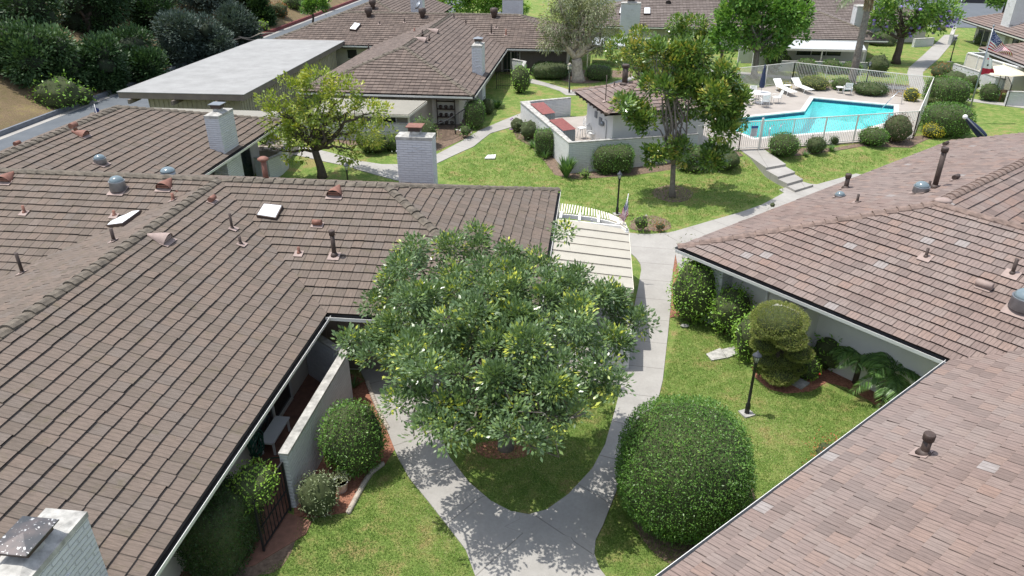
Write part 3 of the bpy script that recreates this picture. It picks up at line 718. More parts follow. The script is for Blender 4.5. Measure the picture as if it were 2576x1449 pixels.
bed([(1590, 580), (1640, 583), (1690, 578), (1685, 555), (1640, 540), (1600, 545), (1580, 565)], 'soil')
bed([(1560, 1200), (1572, 1270), (1600, 1335), (1645, 1395), (1700, 1428), (1790, 1400), (1905, 1285), (1890, 1200), (1750, 1200)], 'soil')  # dark soil, spread to stand in for the clipped bush's shadow
bed([(1405, 200), (1440, 210), (1500, 210), (1525, 198), (1490, 190), (1420, 190)], 'soil')
bed([(880, 365), (1100, 380), (1180, 345), (1230, 270), (1190, 260), (1000, 300), (820, 350)], 'soil', sm=0)
bed([(1990, 195), (2290, 215), (2300, 250), (2200, 240), (2000, 215)], 'soil', sm=0)
bed([(1400, 175), (1590, 178), (1590, 196), (1330, 190), (1330, 175)], 'soil', sm=0)
# stone edging of the lower left bed
mb = MB(); eg = [G(*p) for p in [(878, 1290), (893, 1262), (905, 1240), (918, 1215), (935, 1190), (960, 1172)]]
mb2 = MB()
def edging(pxs, n, label):
    P = [GT(*p) for p in pxs]; L = [0]
    for i in range(len(P) - 1): L.append(L[-1] + (P[i + 1] - P[i]).length)
    mb = MB()
    for k in range(n):
        s = L[-1] * k / (n - 1); i = max(j for j in range(len(P) - 1) if L[j] <= s + 1e-6); p = P[i].lerp(P[i + 1], (s - L[i]) / max(1e-6, L[i + 1] - L[i]))
        ico(mb, (p.x, p.y, p.z + .04), (.07, .07, .07), 1, 3)
    tag(mb.build('garden_edging', M['stonewall']), label, 'edging')
edging([(878, 1290), (893, 1262), (905, 1240), (918, 1215), (935, 1190), (962, 1170)], 26, 'scalloped pale stone edging between lower left bed and lawn')
edging([(925, 965), (938, 1000), (955, 1040), (975, 1078)], 22, 'tan brick edging along bed beside the left walkway branch')
# ---- pool deck with a hole, basin and water
ZD = .56
W1 = Vector((-4.64, 47.5)); W2 = Vector((-1.29, 38.68)); W3 = W2 + PD * 7.4
gate_a = G(1858, 377, .55).xy; gate_b = G(1908, 375, .55).xy; fr = G(2296, 347, .55).xy; fbk = G(2335, 252, .55).xy; fbl = G(1991, 210, .55).xy; fl2 = G(1853, 226, .55).xy
outer = [W1, W2, W3 - PN * 0, gate_a, gate_b, fr, fbk, fbl, fl2, fl2 + V(-3.5, -1.2), W1 + PD * 4]
pool = [G(*p, ZD).xy for p in [(1822, 302), (1864, 296), (2025, 279.5), (2047, 246), (2249, 265), (2247, 303), (2169, 325), (2027, 336), (1937, 343), (1898, 347), (1872, 337), (1830, 320)]]
def ringoff(poly, d):
    out = []; n = len(poly); ar = sum(poly[i].x * poly[(i + 1) % n].y - poly[(i + 1) % n].x * poly[i].y for i in range(n)); sg = 1 if ar > 0 else -1
    for i in range(n):
        a, b, c = poly[i - 1], poly[i], poly[(i + 1) % n]; t1 = (b - a).normalized(); t2 = (c - b).normalized()
        n1 = V(t1.y, -t1.x) * sg; n2 = V(t2.y, -t2.x) * sg; m = (n1 + n2).normalized(); out.append(b + m * d / max(.5, m.dot(n1)))
    return out
cop = ringoff(pool, .32)
bm = bmesh.new()
def loop(bm, pts, z):
    v = [bm.verts.new((p.x, p.y, z)) for p in pts]; return v, [bm.edges.new((v[i], v[(i + 1) % len(v)])) for i in range(len(v))]
v1, e1 = loop(bm, outer, ZD); v2, e2 = loop(bm, cop, ZD)
bmesh.ops.triangle_fill(bm, edges=e1 + e2, use_beauty=True)
for f in bm.faces:
    if f.normal.z < 0: f.normal_flip()
lowv = [bm.verts.new((p.x, p.y, -.3)) for p in outer]
for i in range(len(outer)): bm.faces.new((v1[i], v1[(i + 1) % len(outer)], lowv[(i + 1) % len(outer)], lowv[i]))
me = bpy.data.meshes.new('pool_deck'); bm.to_mesh(me); bm.free(); boxuv(me); tag(link('pool_deck', me, M['deck']), kind='structure')
pe = empty('swimming_pool', (15, 49, .3), 'irregular turquoise swimming pool with pale coping and dark blue tile band', 'swimming pool')
n = len(pool); mb = MB(); c3 = lambda p, z: (p.x, p.y, z)
for i in range(n):
    j = (i + 1) % n; inn = ringoff(pool, -.0)
    mb.add([c3(cop[i], ZD + .012), c3(cop[j], ZD + .012), c3(pool[j], ZD + .012), c3(pool[i], ZD + .012)], [(0, 1, 2, 3)])
    mb.add([c3(pool[i], ZD + .012), c3(pool[j], ZD + .012), c3(pool[j], ZD - .06), c3(pool[i], ZD - .06)], [(0, 1, 2, 3)])
    mb.add([c3(cop[i], ZD + .012), c3(cop[j], ZD + .012), c3(cop[j], ZD - .1), c3(cop[i], ZD - .1)], [(0, 1, 2, 3)])
mb.build('coping', plain('coping', (.66, .62, .57), .8, .1, 3), pe)
mb = MB()
for i in range(n):
    j = (i + 1) % n; mb.add([c3(pool[i], ZD - .06), c3(pool[j], ZD - .06), c3(pool[j], ZD - .27), c3(pool[i], ZD - .27)], [(0, 1, 2, 3)])
mb.build('tile_band', plain('navy_tile', (.02, .06, .12), .3, .4, 12), pe)
mb = MB()
for i in range(n):
    j = (i + 1) % n; mb.add([c3(pool[i], ZD - .27), c3(pool[j], ZD - .27), c3(pool[j], -.9), c3(pool[i], -.9)], [(0, 1, 2, 3)])
bm = bmesh.new(); v2, e2 = loop(bm, pool, -.9); bmesh.ops.triangle_fill(bm, edges=e2, use_beauty=True)
mb.add([v.co for v in bm.verts], [[v.index for v in f.verts] for f in bm.faces]) if not bm.verts.index_update() else None; bm.free()
m_, n_, b_ = newmat('pool_plaster'); b_.inputs['Roughness'].default_value = .8
n_.links.new(mixc(n_, ramp(n_, noise(n_, 3, 3), [(.4, 0.0), (.6, 1.0)]), (.62, .88, .86), (.70, .93, .92)), b_.inputs['Base Color'])
mb.build('basin', m_, pe)
bm = bmesh.new(); v2, e2 = loop(bm, pool, ZD - .17); bmesh.ops.triangle_fill(bm, edges=e2, use_beauty=True)
for f in bm.faces:
    if f.normal.z < 0: f.normal_flip()
me = bpy.data.meshes.new('water'); bm.to_mesh(me); bm.free()
m_, n_, b_ = newmat('pool_water'); tr = N(n_, 'ShaderNodeBsdfTransparent'); tr.inputs[0].default_value = (.38, .87, .90, 1)
gl = N(n_, 'ShaderNodeBsdfGlossy'); gl.inputs['Roughness'].default_value = .05; fz = N(n_, 'ShaderNodeFresnel'); fz.inputs[0].default_value = 1.33
bu = N(n_, 'ShaderNodeBump'); bu.inputs['Strength'].default_value = .35; bu.inputs['Distance'].default_value = .05; n_.links.new(noise(n_, 4, 3), bu.inputs['Height']); n_.links.new(bu.outputs[0], gl.inputs['Normal']); n_.links.new(bu.outputs[0], fz.inputs['Normal'])
mx = N(n_, 'ShaderNodeMixShader'); n_.links.new(fz.outputs[0], mx.inputs[0]); n_.links.new(tr.outputs[0], mx.inputs[1]); n_.links.new(gl.outputs[0], mx.inputs[2]); n_.links.new(mx.outputs[0], n_.nodes['Material Output'].inputs[0])
o = link('water', me, m_, pe)
# lane stripe on the pool floor and steps at the right end
mb = MB(); a, b = G(2070, 310, -.2), G(2140, 338, -.2)
mb.bar((a.x, a.y, -.88), (b.x, b.y, -.88), .15, .03); mb.build('floor_stripe', plain('pool_stripe', (.02, .15, .35), .6), pe)
mb = MB(); cpt = G(2240, 275, .3)
for k in range(3): mb.lathe((cpt.x, cpt.y, -.9), [(1.6 - .4 * k, 0), (1.6 - .4 * k, .35 + .3 * k), (.01, .35 + .3 * k)], 24)
mb.build('pool_steps', plain('pool_steps', (.55, .9, .9), .7), pe)
# ============================================================ BUILDINGS
E0 = 2.6; RZ = 4.505; HS = 5.56
def hit(px, py, pl):
    a, b, c = [Vector(q) for q in pl[:3]]; n = (b - a).cross(c - a).normalized(); r = ray(px, py); t = (a - CP).dot(n) / r.dot(n)
    return CP + r * t, (n if n.z > 0 else -n)
def flash(mb, p, n, w, l, mi=0):
    w *= .8; l *= .75
    s = Vector((0, 0, 1)).cross(n).normalized(); d = n.cross(s); q = p + n * .055
    if d.z > 0: d = -d
    vs = [q - s * w / 2 - d * l * .4, q + s * w / 2 - d * l * .4, q + s * w / 2 + d * l * .6, q - s * w / 2 + d * l * .6]
    vs += [v + n * .012 for v in vs]; mb.add(vs, [(4, 5, 6, 7), (0, 1, 5, 4), (1, 2, 6, 5), (2, 3, 7, 6), (3, 0, 4, 7)], mi)
def pipe(parent, px, py, pl, r=.045, h=.4, mat='metalD', fl='metalP', capped=False, lean=0, name='vent_pipe', flash_w=.35):
    p, n = hit(px, py, pl); mb = MB()
    mb.tube([p - Vector((0, 0, .1)), p + Vector((lean, 0, h))], r, 10)
    if capped:
        mb.lathe(p + Vector((0, 0, h - .02)), [(r * 1.3, 0), (r * 1.35, .14), (r * 1.2, .16)], 12); mb.lathe(p + Vector((0, 0, .03)), [(r * 1.9, 0), (r * 1.5, .07), (r, .12)], 12)
    else: mb.lathe(p + Vector((0, 0, .0)), [(r * 2, .02), (r * 1.1, .12)], 10)
    o = mb.build(name, M[mat], parent); f = MB(); flash(f, p, n, flash_w, flash_w); f.build('flashing', M[fl], o); return o
def halfvent(parent, px, py, pl, mat='metalR', s=.26, name='dormer_vent', L=.5, base=True):
    """half round roof vent opening down the slope"""
    p, n = hit(px, py, pl); sd_ = Vector((0, 0, 1)).cross(n).normalized(); d = n.cross(sd_)
    if d.z > 0: d = -d
    mb = MB(); k = 12; vs = []
    for j, (t, sc) in enumerate(((-L * .9, .15), (0, .85), (L * .35, 1.0))):
        for i in range(k + 1):
            a = math.pi * i / k; vs.append(p + n * .05 + d * t + (sd_ * math.cos(a) + n * math.sin(a) * 1.05) * s * sc)
    m = k + 1
    fs = [(j * m + i, j * m + i + 1, (j + 1) * m + i + 1, (j + 1) * m + i) for j in range(2) for i in range(k)]
    mb.add(vs, fs, 0, True); f0 = [p + n * .05 + d * L * .2 + (sd_ * math.cos(math.pi * i / k) + n * math.sin(math.pi * i / k)) * s * .9 for i in range(k + 1)]
    o = mb.build(name, M[mat], parent); g = MB(); g.add(f0, [tuple(range(k + 1))])
    g.build('opening', M['gutter'], o)
    sl = MB()
    for q in (.3, .6): sl.bar(p + n * (.05 + s * q) + d * L * .3 - sd_ * s * .8 * math.sqrt(1 - q * q), p + n * (.05 + s * q) + d * L * .3 + sd_ * s * .8 * math.sqrt(1 - q * q), .02, .05)
    sl.build('louvre', M[mat], o)
    f = MB()
    if base: flash(f, p + d * L * .3, n, s * 2.6, .35); f.build('flashing', M['metalP' if mat != 'metalD' else 'metalD'], o)
    return o
def elbow(parent, px, py, pl, mat='metalR', s=.09, L=.3):
    """short horizontal hooded vent lying on the slope"""
    p, n = hit(px, py, pl); sd_ = Vector((0, 0, 1)).cross(n).normalized(); mb = MB()
    q = p + n * .15; mb.tube([q - sd_ * L / 2, q + sd_ * L / 2], s, 10); mb.tube([p - n * .05, q], s * .7, 8)
    o = mb.build('hooded_vent', M[mat], parent); f = MB(); flash(f, p, n, .5, .35); f.build('flashing', M['metalP'], o)
def domelight(parent, px, py, pl, r=.2, h=.12, name='tubular_skylight'):
    p, n = hit(px, py, pl); c = p + n * .05; mb = MB()
    mb.lathe(c, [(r * 1.15, 0), (r * 1.05, h), (r * 1.1, h + .03)], 20, axis=None); o = mb.build(name, M['galv'], parent)
    g = MB(); g.lathe(c + Vector((0, 0, h + .02)), [(r * math.cos(a), r * .75 * math.sin(a)) for a in [k * R(15) for k in range(6)]] + [(.01, r * .76)], 20); g.build('dome', M['dome'], o)
    f = MB(); flash(f, p, n, r * 3, r * 3); f.build('flashing', M['metalP'], o)
def skylight(parent, pxs, pl, h=.14, name='skylight'):
    P = []
    for q in pxs: p, n = hit(*q, pl); P.append(p)
    mb = MB(); vs = [p + n * .0 for p in P] + [p + n * h for p in P]; c = sum(P, Vector()) / 4
    ins = [p.lerp(c, .1) + n * (h + .004) for p in P]
    mb.add(vs, [(0, 1, 5, 4), (1, 2, 6, 5), (2, 3, 7, 6), (3, 0, 4, 7), (4, 5, 6, 7)]); o = mb.build(name, M['metalD'], parent)
    g = MB(); g.add([q for q in ins] + [q.lerp(c + n * h, .25) + n * .05 for q in ins], [(4, 5, 6, 7), (0, 1, 5, 4), (1, 2, 6, 5), (2, 3, 7, 6), (3, 0, 4, 7)])
    g.build('glazing', M['lens'], o); return o
def chimney(parent, cx, cy, z0, z1, wx, wy, flue='metalD', fl_h=.35, mat='brick', taper=0, name='chimney', rz=0, cap='flat', crown=.12):
    mb = MB(Matrix.Translation((cx, cy, 0)) @ Matrix.Rotation(rz, 4, 'Z'))
    t = 1 + taper; hx, hy = wx / 2, wy / 2; vs = []
    nz = max(3, int((z1 - z0) / .1)); k = 4
    prof = []
    for i in range(nz + 1):
        z = z0 + (z1 - z0) * i / nz; f = (z - z0) / (z1 - z0); prof.append((z, t + (1 - t) * f))
    for z, f in prof:
        vs += [(-hx * f, -hy * f, z), (hx * f, -hy * f, z), (hx * f, hy * f, z), (-hx * f, hy * f, z)]
    fs = [(i * 4 + j, i * 4 + (j + 1) % 4, (i + 1) * 4 + (j + 1) % 4, (i + 1) * 4 + j) for i in range(nz) for j in range(4)]
    mb.add(vs, fs); mb.add(vs, [(nz * 4, nz * 4 + 1, nz * 4 + 2, nz * 4 + 3)])
    rd = random.Random(int(cx * 100)); 
    for i in range(int((z1 - z0) * wx * 7)):      # proud clinker edges of slumped block
        sgn = rd.choice((0, 1, 2, 3)); zz = z0 + .1 * rd.randint(2, max(3, int((z1 - z0) / .1) - 1)); u = rd.uniform(-.38, .38)
        if sgn == 0: mb.box((u * wx, -hy - .004, zz), (.3, .03, .045))
        elif sgn == 1: mb.box((u * wx, hy + .004, zz), (.3, .03, .045))
        elif sgn == 2: mb.box((-hx - .004, u * wy, zz), (.03, .3, .045))
        else: mb.box((hx + .004, u * wy, zz), (.03, .3, .045))
    o = build_uv(mb, name, M[mat], parent)
    cb = MB(mb.M); cb.box((0, 0, z1 + crown / 2 - .03), (wx + .03, wy + .03, crown))
    a = [(-hx * .9, -hy * .9, z1 + crown - .03), (hx * .9, -hy * .9, z1 + crown - .03), (hx * .9, hy * .9, z1 + crown - .03), (-hx * .9, hy * .9, z1 + crown - .03)]
    b = [(x * .5, y * .5, z + .07) for x, y, z in a]; cb.add(a + b, [(0, 1, 5, 4), (1, 2, 6, 5), (2, 3, 7, 6), (3, 0, 4, 7), (4, 5, 6, 7)])
    cb.build('crown', M['cap_conc'], o); zt = z1 + crown
    if flue:
        f = MB(mb.M); s = min(wx, wy) * .33
        f.lathe((0, 0, zt), [(s, -.05), (s, fl_h * .45)], 16, mi=0); f.box((0, 0, zt + fl_h * .6), (s * 2.0, s * 2.0, fl_h * .4), mi=1)
        if cap == 'flat': f.box((0, 0, zt + fl_h * .85), (s * 2.7, s * 2.7, .03), mi=2)
        else: f.add([(-s * 1.4, -s * 1.4, zt + fl_h * .85), (s * 1.4, -s * 1.4, zt + fl_h * .85), (s * 1.4, s * 1.4, zt + fl_h * .85), (-s * 1.4, s * 1.4, zt + fl_h * .85), (0, 0, zt + fl_h * 1.15)], [(0, 1, 4), (1, 2, 4), (2, 3, 4), (3, 0, 4), (3, 2, 1, 0)], 2)
        f.build('chimney_cap', [M['cap_conc'], M['metalD'], M[flue]], o)
    return o
def cover(parent_or_none, name, quad, mat, label=None, cat='patio cover', ribs=.09, amp=.018, posts=(), zdown=0, axis=0, lap=None, beam=True):
    """corrugated sheet roof on a beam: quad = 4 corners (3d); corrugation runs along edge 1->2"""
    a, b, c, d = [Vector(q) for q in quad]; L = (b - a).length; n = max(2, int(L / ribs)) ; vs = []; k = n * 2
    for i in range(k + 1):
        t = i / k; h = amp * math.sin(i * math.pi / 1.0 + (math.pi / 2)) ; vs += [a.lerp(b, t) + Vector((0, 0, h)), d.lerp(c, t) + Vector((0, 0, h))]
    fs = [(2 * i, 2 * i + 2, 2 * i + 3, 2 * i + 1) for i in range(k)]
    base = (a + b + c + d) / 4; e = parent_or_none or empty(name, (base.x, base.y, terrain(base.x, base.y)), label, cat)
    mb = MB().add(vs, fs, 0, False)
    mb.build('sheet_roof', M[mat], e)
    if beam:
        bb = MB(); dn = Vector((0, 0, -.1))
        for p, q in ((a, b), (d, c), (a, d), (b, c), ((a + d) / 2, (b + c) / 2)): bb.bar(p + dn, q + dn, .07, .13)
        bb.build('beam', M['cream'], e)
    for p in posts:
        q = MB().box((p[0], p[1], (p[2] + terrain(p[0], p[1])) / 2), (.1, .1, p[2] - terrain(p[0], p[1]))); q.build('post', M['cream'], e)
    return e
M['corrC'] = plain('corrugated_cream', (.42, .395, .33), .5, .05, 2); M['corrW'] = plain('corrugated_white', (.48, .50, .51), .45, .05, 2); M['corrR'] = plain('corrugated_red', (.26, .09, .08), .6, .2, 5)
# ---------------- B1 main left house
e = empty('house', (-12.96, 12, 0), 'large brown tiled house filling the left foreground, with hip end behind the big tree', 'house')
B1 = e
vA = [(-7.38, -6, E0), (-7.38, 17.63, E0), (-12.96, 23.2, RZ), (-12.96, -6, RZ)]
vAl = [(-18.54, -6, E0), (-18.54, 17.63, E0), (-12.96, 23.2, RZ), (-12.96, -6, RZ)]
vB = [(-7.38, 17.63, E0), (-1.4, 17.63, E0), (-6.97, 23.2, RZ), (-12.96, 23.2, RZ)]
vH = [(-1.4, 17.63, E0), (-1.4, 28.77, E0), (-6.97, 23.2, RZ)]
vK = [(-1.4, 28.77, E0), (-30, 28.77, E0), (-30, 23.2, RZ), (-6.97, 23.2, RZ)]
vL = [(-30, 17.63, E0), (-18.54, 17.63, E0), (-12.96, 23.2, RZ), (-30, 23.2, RZ)]
rf = Roof(seed=11, stagger=0)
for f in (vA, vAl, vB, vH, vK, vL): rf.face(f)
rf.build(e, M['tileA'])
caps(e, [((-12.96, -6, RZ), (-12.96, 23.1, RZ)), ((-30, 23.2, RZ), (-13.1, 23.2, RZ)), ((-6.97, 23.2, RZ), (-12.8, 23.2, RZ)), ((-1.42, 17.65, E0), (-6.97, 23.2, RZ)), ((-1.42, 28.75, E0), (-6.97, 23.2, RZ))], M['cap'])
eaves(e, [((-7.38, -6, E0), (-7.38, 17.63, E0)), ((-7.38, 17.63, E0), (-1.4, 17.63, E0)), ((-1.4, 17.63, E0), (-1.4, 28.77, E0)), ((-1.4, 28.77, E0), (-30, 28.77, E0))], [(-1, 0), (0, 1), (-1, 0), (0, -1)], fmat=M['fascia'])
walls(e, [(-17.4, -5.5), (-8.5, -5.5), (-8.5, 18.7), (-2.5, 18.7), (-2.5, 27.7), (-29, 27.7), (-29, 18.7), (-17.4, 18.7)], -.05, E0 - .04, M['stucco'])
bt = MB()
for k in range(14): bt.bar((-8.35 + k * .42, 18.67, .1), (-8.35 + k * .42, 18.67, 2.5), .03, .05)
bt.add([(-8.5, 18.685, .05), (-2.5, 18.685, .05), (-2.5, 18.685, 2.5), (-8.5, 18.685, 2.5)], [(0, 1, 2, 3)])
bt.build('board_cladding', M['wood'], e)
window(e, (-8.5, 16.9), (-8.5, 14.4), .12, 2.2, (1, 0), panes=2, door=True, name='patio_door', fw=.09)
window(e, (-8.5, 13.9), (-8.5, 13.25), 1.0, 2.1, (1, 0), panes=1)
window(e, (-8.5, 9.9), (-8.5, 9.2), .9, 2.2, (1, 0), panes=1)
window(e, (-8.5, 17.9), (-8.5, 17.2), .9, 2.1, (1, 0), panes=1)
# roof furniture
elbow(e, 532, 509, vA, 'metalR'); pipe(e, 585, 578, vA, .04, .55); pipe(e, 606, 617, vA, .045, .3); halfvent(e, 408, 607, vA, 'metalP', .26)
skylight(e, [(647, 549), (697, 557), (714, 524), (666, 519)], vB)
pipe(e, 753, 640, vB, .045, .25, 'metalR'); pipe(e, 842, 646, vB, .07, .75, 'metalD', capped=True, flash_w=.45); elbow(e, 800, 568, vB, 'metalR', .09); halfvent(e, 845, 490, vB, 'metalR', .27)
halfvent(e, 18, 455, vL, 'metalR', .27); halfvent(e, 418, 472, vL, 'metalR', .27); domelight(e, 300, 480, vL, .24, .3)
pipe(e, 63, 538, vL, .045, .3, 'metalR'); pipe(e, 289, 545, vL, .045, .22, 'metalR'); pipe(e, 58, 690, vAl, .05, .7); pipe(e, 288, 610, vAl, .05, .45); pipe(e, 437, 507, vAl, .05, .3, 'metalR'); elbow(e, 453, 492, vAl, 'metalR', .07, .2)
skylight(e, [(271, 577), (313, 572), (361, 537), (322, 540)], vAl)
p = at_depth(668, 440, V(-11, 24.6, 0))
mb = MB(); mb.tube([(p.x, p.y, 3.9), (p.x, p.y, 4.85)], .10, 14); mb.lathe((p.x, p.y, 4.8), [(.13, 0), (.2, .05), (.2, .1), (.1, .16)], 14); mb.build('vent_pipe', M['metalR'], e)
mb = MB(); q = G(421, 428, 4.6); mb.lathe((q.x, q.y, 4.3), [(.26, 0), (.25, .25)], 16); o = mb.build('tubular_skylight', M['galv'], e)
mb = MB(); mb.lathe((q.x, q.y, 4.55), [(.26 * math.cos(a), .17 * math.sin(a)) for a in [k * R(15) for k in range(6)]] + [(.01, .18)], 18); mb.build('dome', M['dome'], o)
chimney(e, -7.35, 29.15, 0, 4.52, 1.5, .75, taper=0.0, flue='metalR', fl_h=.42)
# privacy wall, gate, patio
def wallrun(label, pts, z, th=.2, mat='block', name='garden_wall', capm='cap_conc', z0=-.1, cat='wall'):
    pts = [Vector((p[0], p[1])) for p in pts]; c = pts[len(pts) // 2]; e = empty(name, (c.x, c.y, terrain(c.x, c.y)), label, cat); mb = MB(); cb = MB()
    n = len(pts); L = []; Rr = []
    for i in range(n):
        t = (pts[min(i + 1, n - 1)] - pts[max(i - 1, 0)]).normalized(); nn = V(-t.y, t.x)
        if 0 < i < n - 1:
            t1 = (pts[i] - pts[i - 1]).normalized(); k = 1 / max(.4, nn.dot(V(-t1.y, t1.x)))
        else: k = 1
        L.append((nn, k))
    for w, m, a, b in ((th, mb, z0, z - .06), (th + .04, cb, z - .06, z)):
        vs = []
        for p, (nn, k) in zip(pts, L): vs += [(*(p + nn * w / 2 * k), a), (*(p - nn * w / 2 * k), a), (*(p - nn * w / 2 * k), b), (*(p + nn * w / 2 * k), b)]
        for i in range(n - 1):
            m.add(vs[i * 4:i * 4 + 8], [(0, 1, 5, 4), (1, 2, 6, 5), (2, 3, 7, 6), (3, 0, 4, 7)])
        m.add(vs[:4], [(0, 3, 2, 1)]); m.add(vs[-4:], [(0, 1, 2, 3)])
    build_uv(mb, 'blockwork', M[mat], e); cb.build('coping', M[capm], e); return e
wallrun('tall white painted brick privacy wall around the narrow left patio', [(-6.83, 12.7), (-6.80, 17.1), (-8.4, 18.3)], 1.68, .2, 'brick')
drape('patio', [(-8.5, 10.2), (-8.5, 18.6), (-6.9, 17.1), (-6.9, 12.5), (-6.2, 12.3), (-6.2, 11.9), (-7.0, 10.9)], M['patio'], .03, 5)
def irongate(label, a, b, h, z=0, n=10, arch=0, name='iron_gate', post=True, mat='black'):
    a = Vector(a); b = Vector(b); e = empty(name, (a.x, a.y, z), label, 'gate'); f = MB(); k = MB()
    top = lambda t: h + arch * math.sin(math.pi * t)
    P = [a.lerp(b, i / n) for i in range(n + 1)]
    for i in range(n):
        f.bar((*P[i].xy, z + top(i / n)), (*P[i + 1].xy, z + top((i + 1) / n)), .035)
    for zz in (.12, h * .45): f.bar((*a.xy, z + zz), (*b.xy, z + zz), .03)
    for p, t in ((a, 0), (b, 1)): f.bar((*p.xy, z), (*p.xy, z + top(t)), .045)
    f.build('gate_frame', M[mat], e)
    for i in range(1, n): k.bar((*P[i].xy, z + .1), (*P[i].xy, z + top(i / n)), .016)
    k.build('bars', M[mat], e); return e
irongate('black iron garden gate beside hedge at lower left patio', (-6.84, 12.6, 0), (-6.95, 11.3, 0), 1.5, 0, 9)
# foreground chimney at the lower left
fc = chimney(e, -8.08, 7.1, 0.0, 4.36, .68, 1.6, flue=None, mat='brick', crown=.1)
mb = MB(); mb.lathe((-8.1, 7.1, 4.44), [(.22, 0), (.22, .14)], 18); mb.build('flue', M['cap_conc'], fc)
mb = MB(); mb.box((-8.1, 7.1, 4.64), (.46, .56, .14)); mb.build('spark_screen', M['metalD'], fc)
m_, n_, b_ = newmat('weathered_plate'); n_.links.new(mixc(n_, ramp(n_, noise(n_, 16, 3), [(.62, 0.0), (.66, 1.0)]), mixc(n_, ramp(n_, noise(n_, 3, 4), [(.4, 0.0), (.65, 1.0)]), (.07, .075, .08), (.14, .12, .115)), (.6, .6, .58)), b_.inputs['Base Color']); b_.inputs['Metallic'].default_value = .4; b_.inputs['Roughness'].default_value = .4
mb = MB(); xa, xb, ya, yb_, zc = -8.4, -7.8, 6.74, 7.46, 4.71; mb.add([(xa, ya, zc), (xb, ya, zc), (xb, yb_, zc), (xa, yb_, zc), (-8.1, 7.1, zc + .06), (xa, ya, zc - .02), (xb, ya, zc - .02), (xb, yb_, zc - .02), (xa, yb_, zc - .02)], [(0, 1, 4), (1, 2, 4), (2, 3, 4), (3, 0, 4), (8, 7, 6, 5), (0, 5, 6, 1), (1, 6, 7, 2), (2, 7, 8, 3), (3, 8, 5, 0)]); mb.build('chimney_cap', m_, fc)
# cream patio cover and pergola by the main walk
a = [(-1.25, G(1393, 559, 2.45).y, 2.46), (1.05, G(1580, 573, 2.3).y, 2.26), (1.05, 20.6, 2.26), (-1.25, 20.3, 2.46)]
a[1] = (G(1580, 573, 2.26).x, G(1580, 573, 2.26).y, 2.26); a[2] = (G(1592, 725, 2.26).x, G(1592, 725, 2.26).y, 2.26); a[3] = (-1.28, a[2][1], 2.46); a[0] = (-1.28, a[1][1] + .1, 2.46)
PC = cover(None, 'patio_cover', [a[0], a[3], a[2], a[1]], 'corrC', 'cream corrugated patio cover between brown roof and main walkway', posts=[(a[1][0] - .1, a[1][1] - .2, 2.2), (a[2][0] - .1, a[2][1] + .2, 2.2)], ribs=.07, amp=.006)
wallrun('low block wall under the near end of cream patio cover', [(1.42, 20.95), (1.36, 19.7), (.2, 19.5)], 1.35, .15, 'block')
# lap joints of the sheets
mb = MB()
for k in range(1, 7):
    t = k / 7; p = Vector(a[0]).lerp(Vector(a[3]), t); q = Vector(a[1]).lerp(Vector(a[2]), t); mb.bar(p + Vector((0, 0, .03)), q + Vector((0, 0, .028)), .02, .02)
mb.build('sheet_joint', M['fascia'], PC)
pg = empty('pergola', (0, 27, 0), 'white open pergola with curved slatted edge beyond cream patio cover', 'pergola')
curve = [G(*p, 2.4) for p in [(1400, 536), (1440, 539), (1490, 545), (1535, 555), (1560, 563), (1577, 576)]]
outerc = [G(*p, 2.4) for p in [(1402, 513), (1445, 518), (1490, 527), (1530, 538), (1556, 550), (1572, 562)]]
mb = MB()
for i in range(len(curve) - 1): mb.bar(curve[i] - V(0, 0, .1), curve[i + 1] - V(0, 0, .1), .08, .16)
p1, p2 = G(1396, 549, 2.4), G(1574, 568, 2.4)
mb.bar(p1 - V(0, 0, .1), p2 - V(0, 0, .1), .07, .16); mb.build('beam', M['white'], pg)
mb = MB()
for t in (0.08, .35, .62, .9):
    p = p1.lerp(p2, t); q = min(curve, key=lambda c: abs(c.x - p.x)); mb.bar(p, Vector((p.x, q.y + .1, 2.4)), .1, .1)
mb.build('cross_beam', M['white'], pg)
mb = MB(); no = 34
for i in range(no):
    t = i / (no - 1) * (len(curve) - 1.001); k = int(t); f = t - k; p = curve[k].lerp(curve[k + 1], f); q = outerc[k].lerp(outerc[k + 1], f); mb.bar(p + V(0, 0, .02), q + V(0, 0, .02), .05, .05)
mb.build('slats', M['cream'], pg)
for p in (curve[2], curve[-1], outerc[0]): MB().box((p.x, p.y, 1.15), (.1, .1, 2.3)).build('post', M['white'], pg)
drape('side_patio', [(-2.4, 18.8), (-2.4, 30.3), (-.5, 30.5), (.9, 28.5), (1.35, 27.2), (1.2, 24.6), (1.7, 23.3), (1.4, 21.5), (1.3, 18.8)], M['conc'], .025, 2)
# ---------------- B2 upper left wing
e = empty('house', (-22.5, 32, 0), 'brown tiled house at upper left with tall white chimney at its right eave', 'house'); B2 = e
yb = 38.13
v2r = [(-16.94, 24, E0), (-16.94, yb, E0), (-22.5, yb - HS, RZ), (-22.5, 23.3, RZ)]
v2l = [(-28.06, 24, E0), (-28.06, yb, E0), (-22.5, yb - HS, RZ), (-22.5, 23.3, RZ)]
v2b = [(-16.94, yb, E0), (-28.06, yb, E0), (-22.5, yb - HS, RZ)]
rf = Roof(seed=21)
for f in (v2r, v2l, v2b): rf.face(f)
rf.build(e, M['tileA']); caps(e, [((-22.5, 23.4, RZ), (-22.5, yb - HS, RZ)), ((-16.96, yb - .02, E0), (-22.5, yb - HS, RZ)), ((-28.04, yb - .02, E0), (-22.5, yb - HS, RZ))], M['cap'])
eaves(e, [((-16.94, 28.9, E0), (-16.94, yb, E0)), ((-28.06, 28.9, E0), (-28.06, yb, E0))], [(-1, 0), (1, 0)])
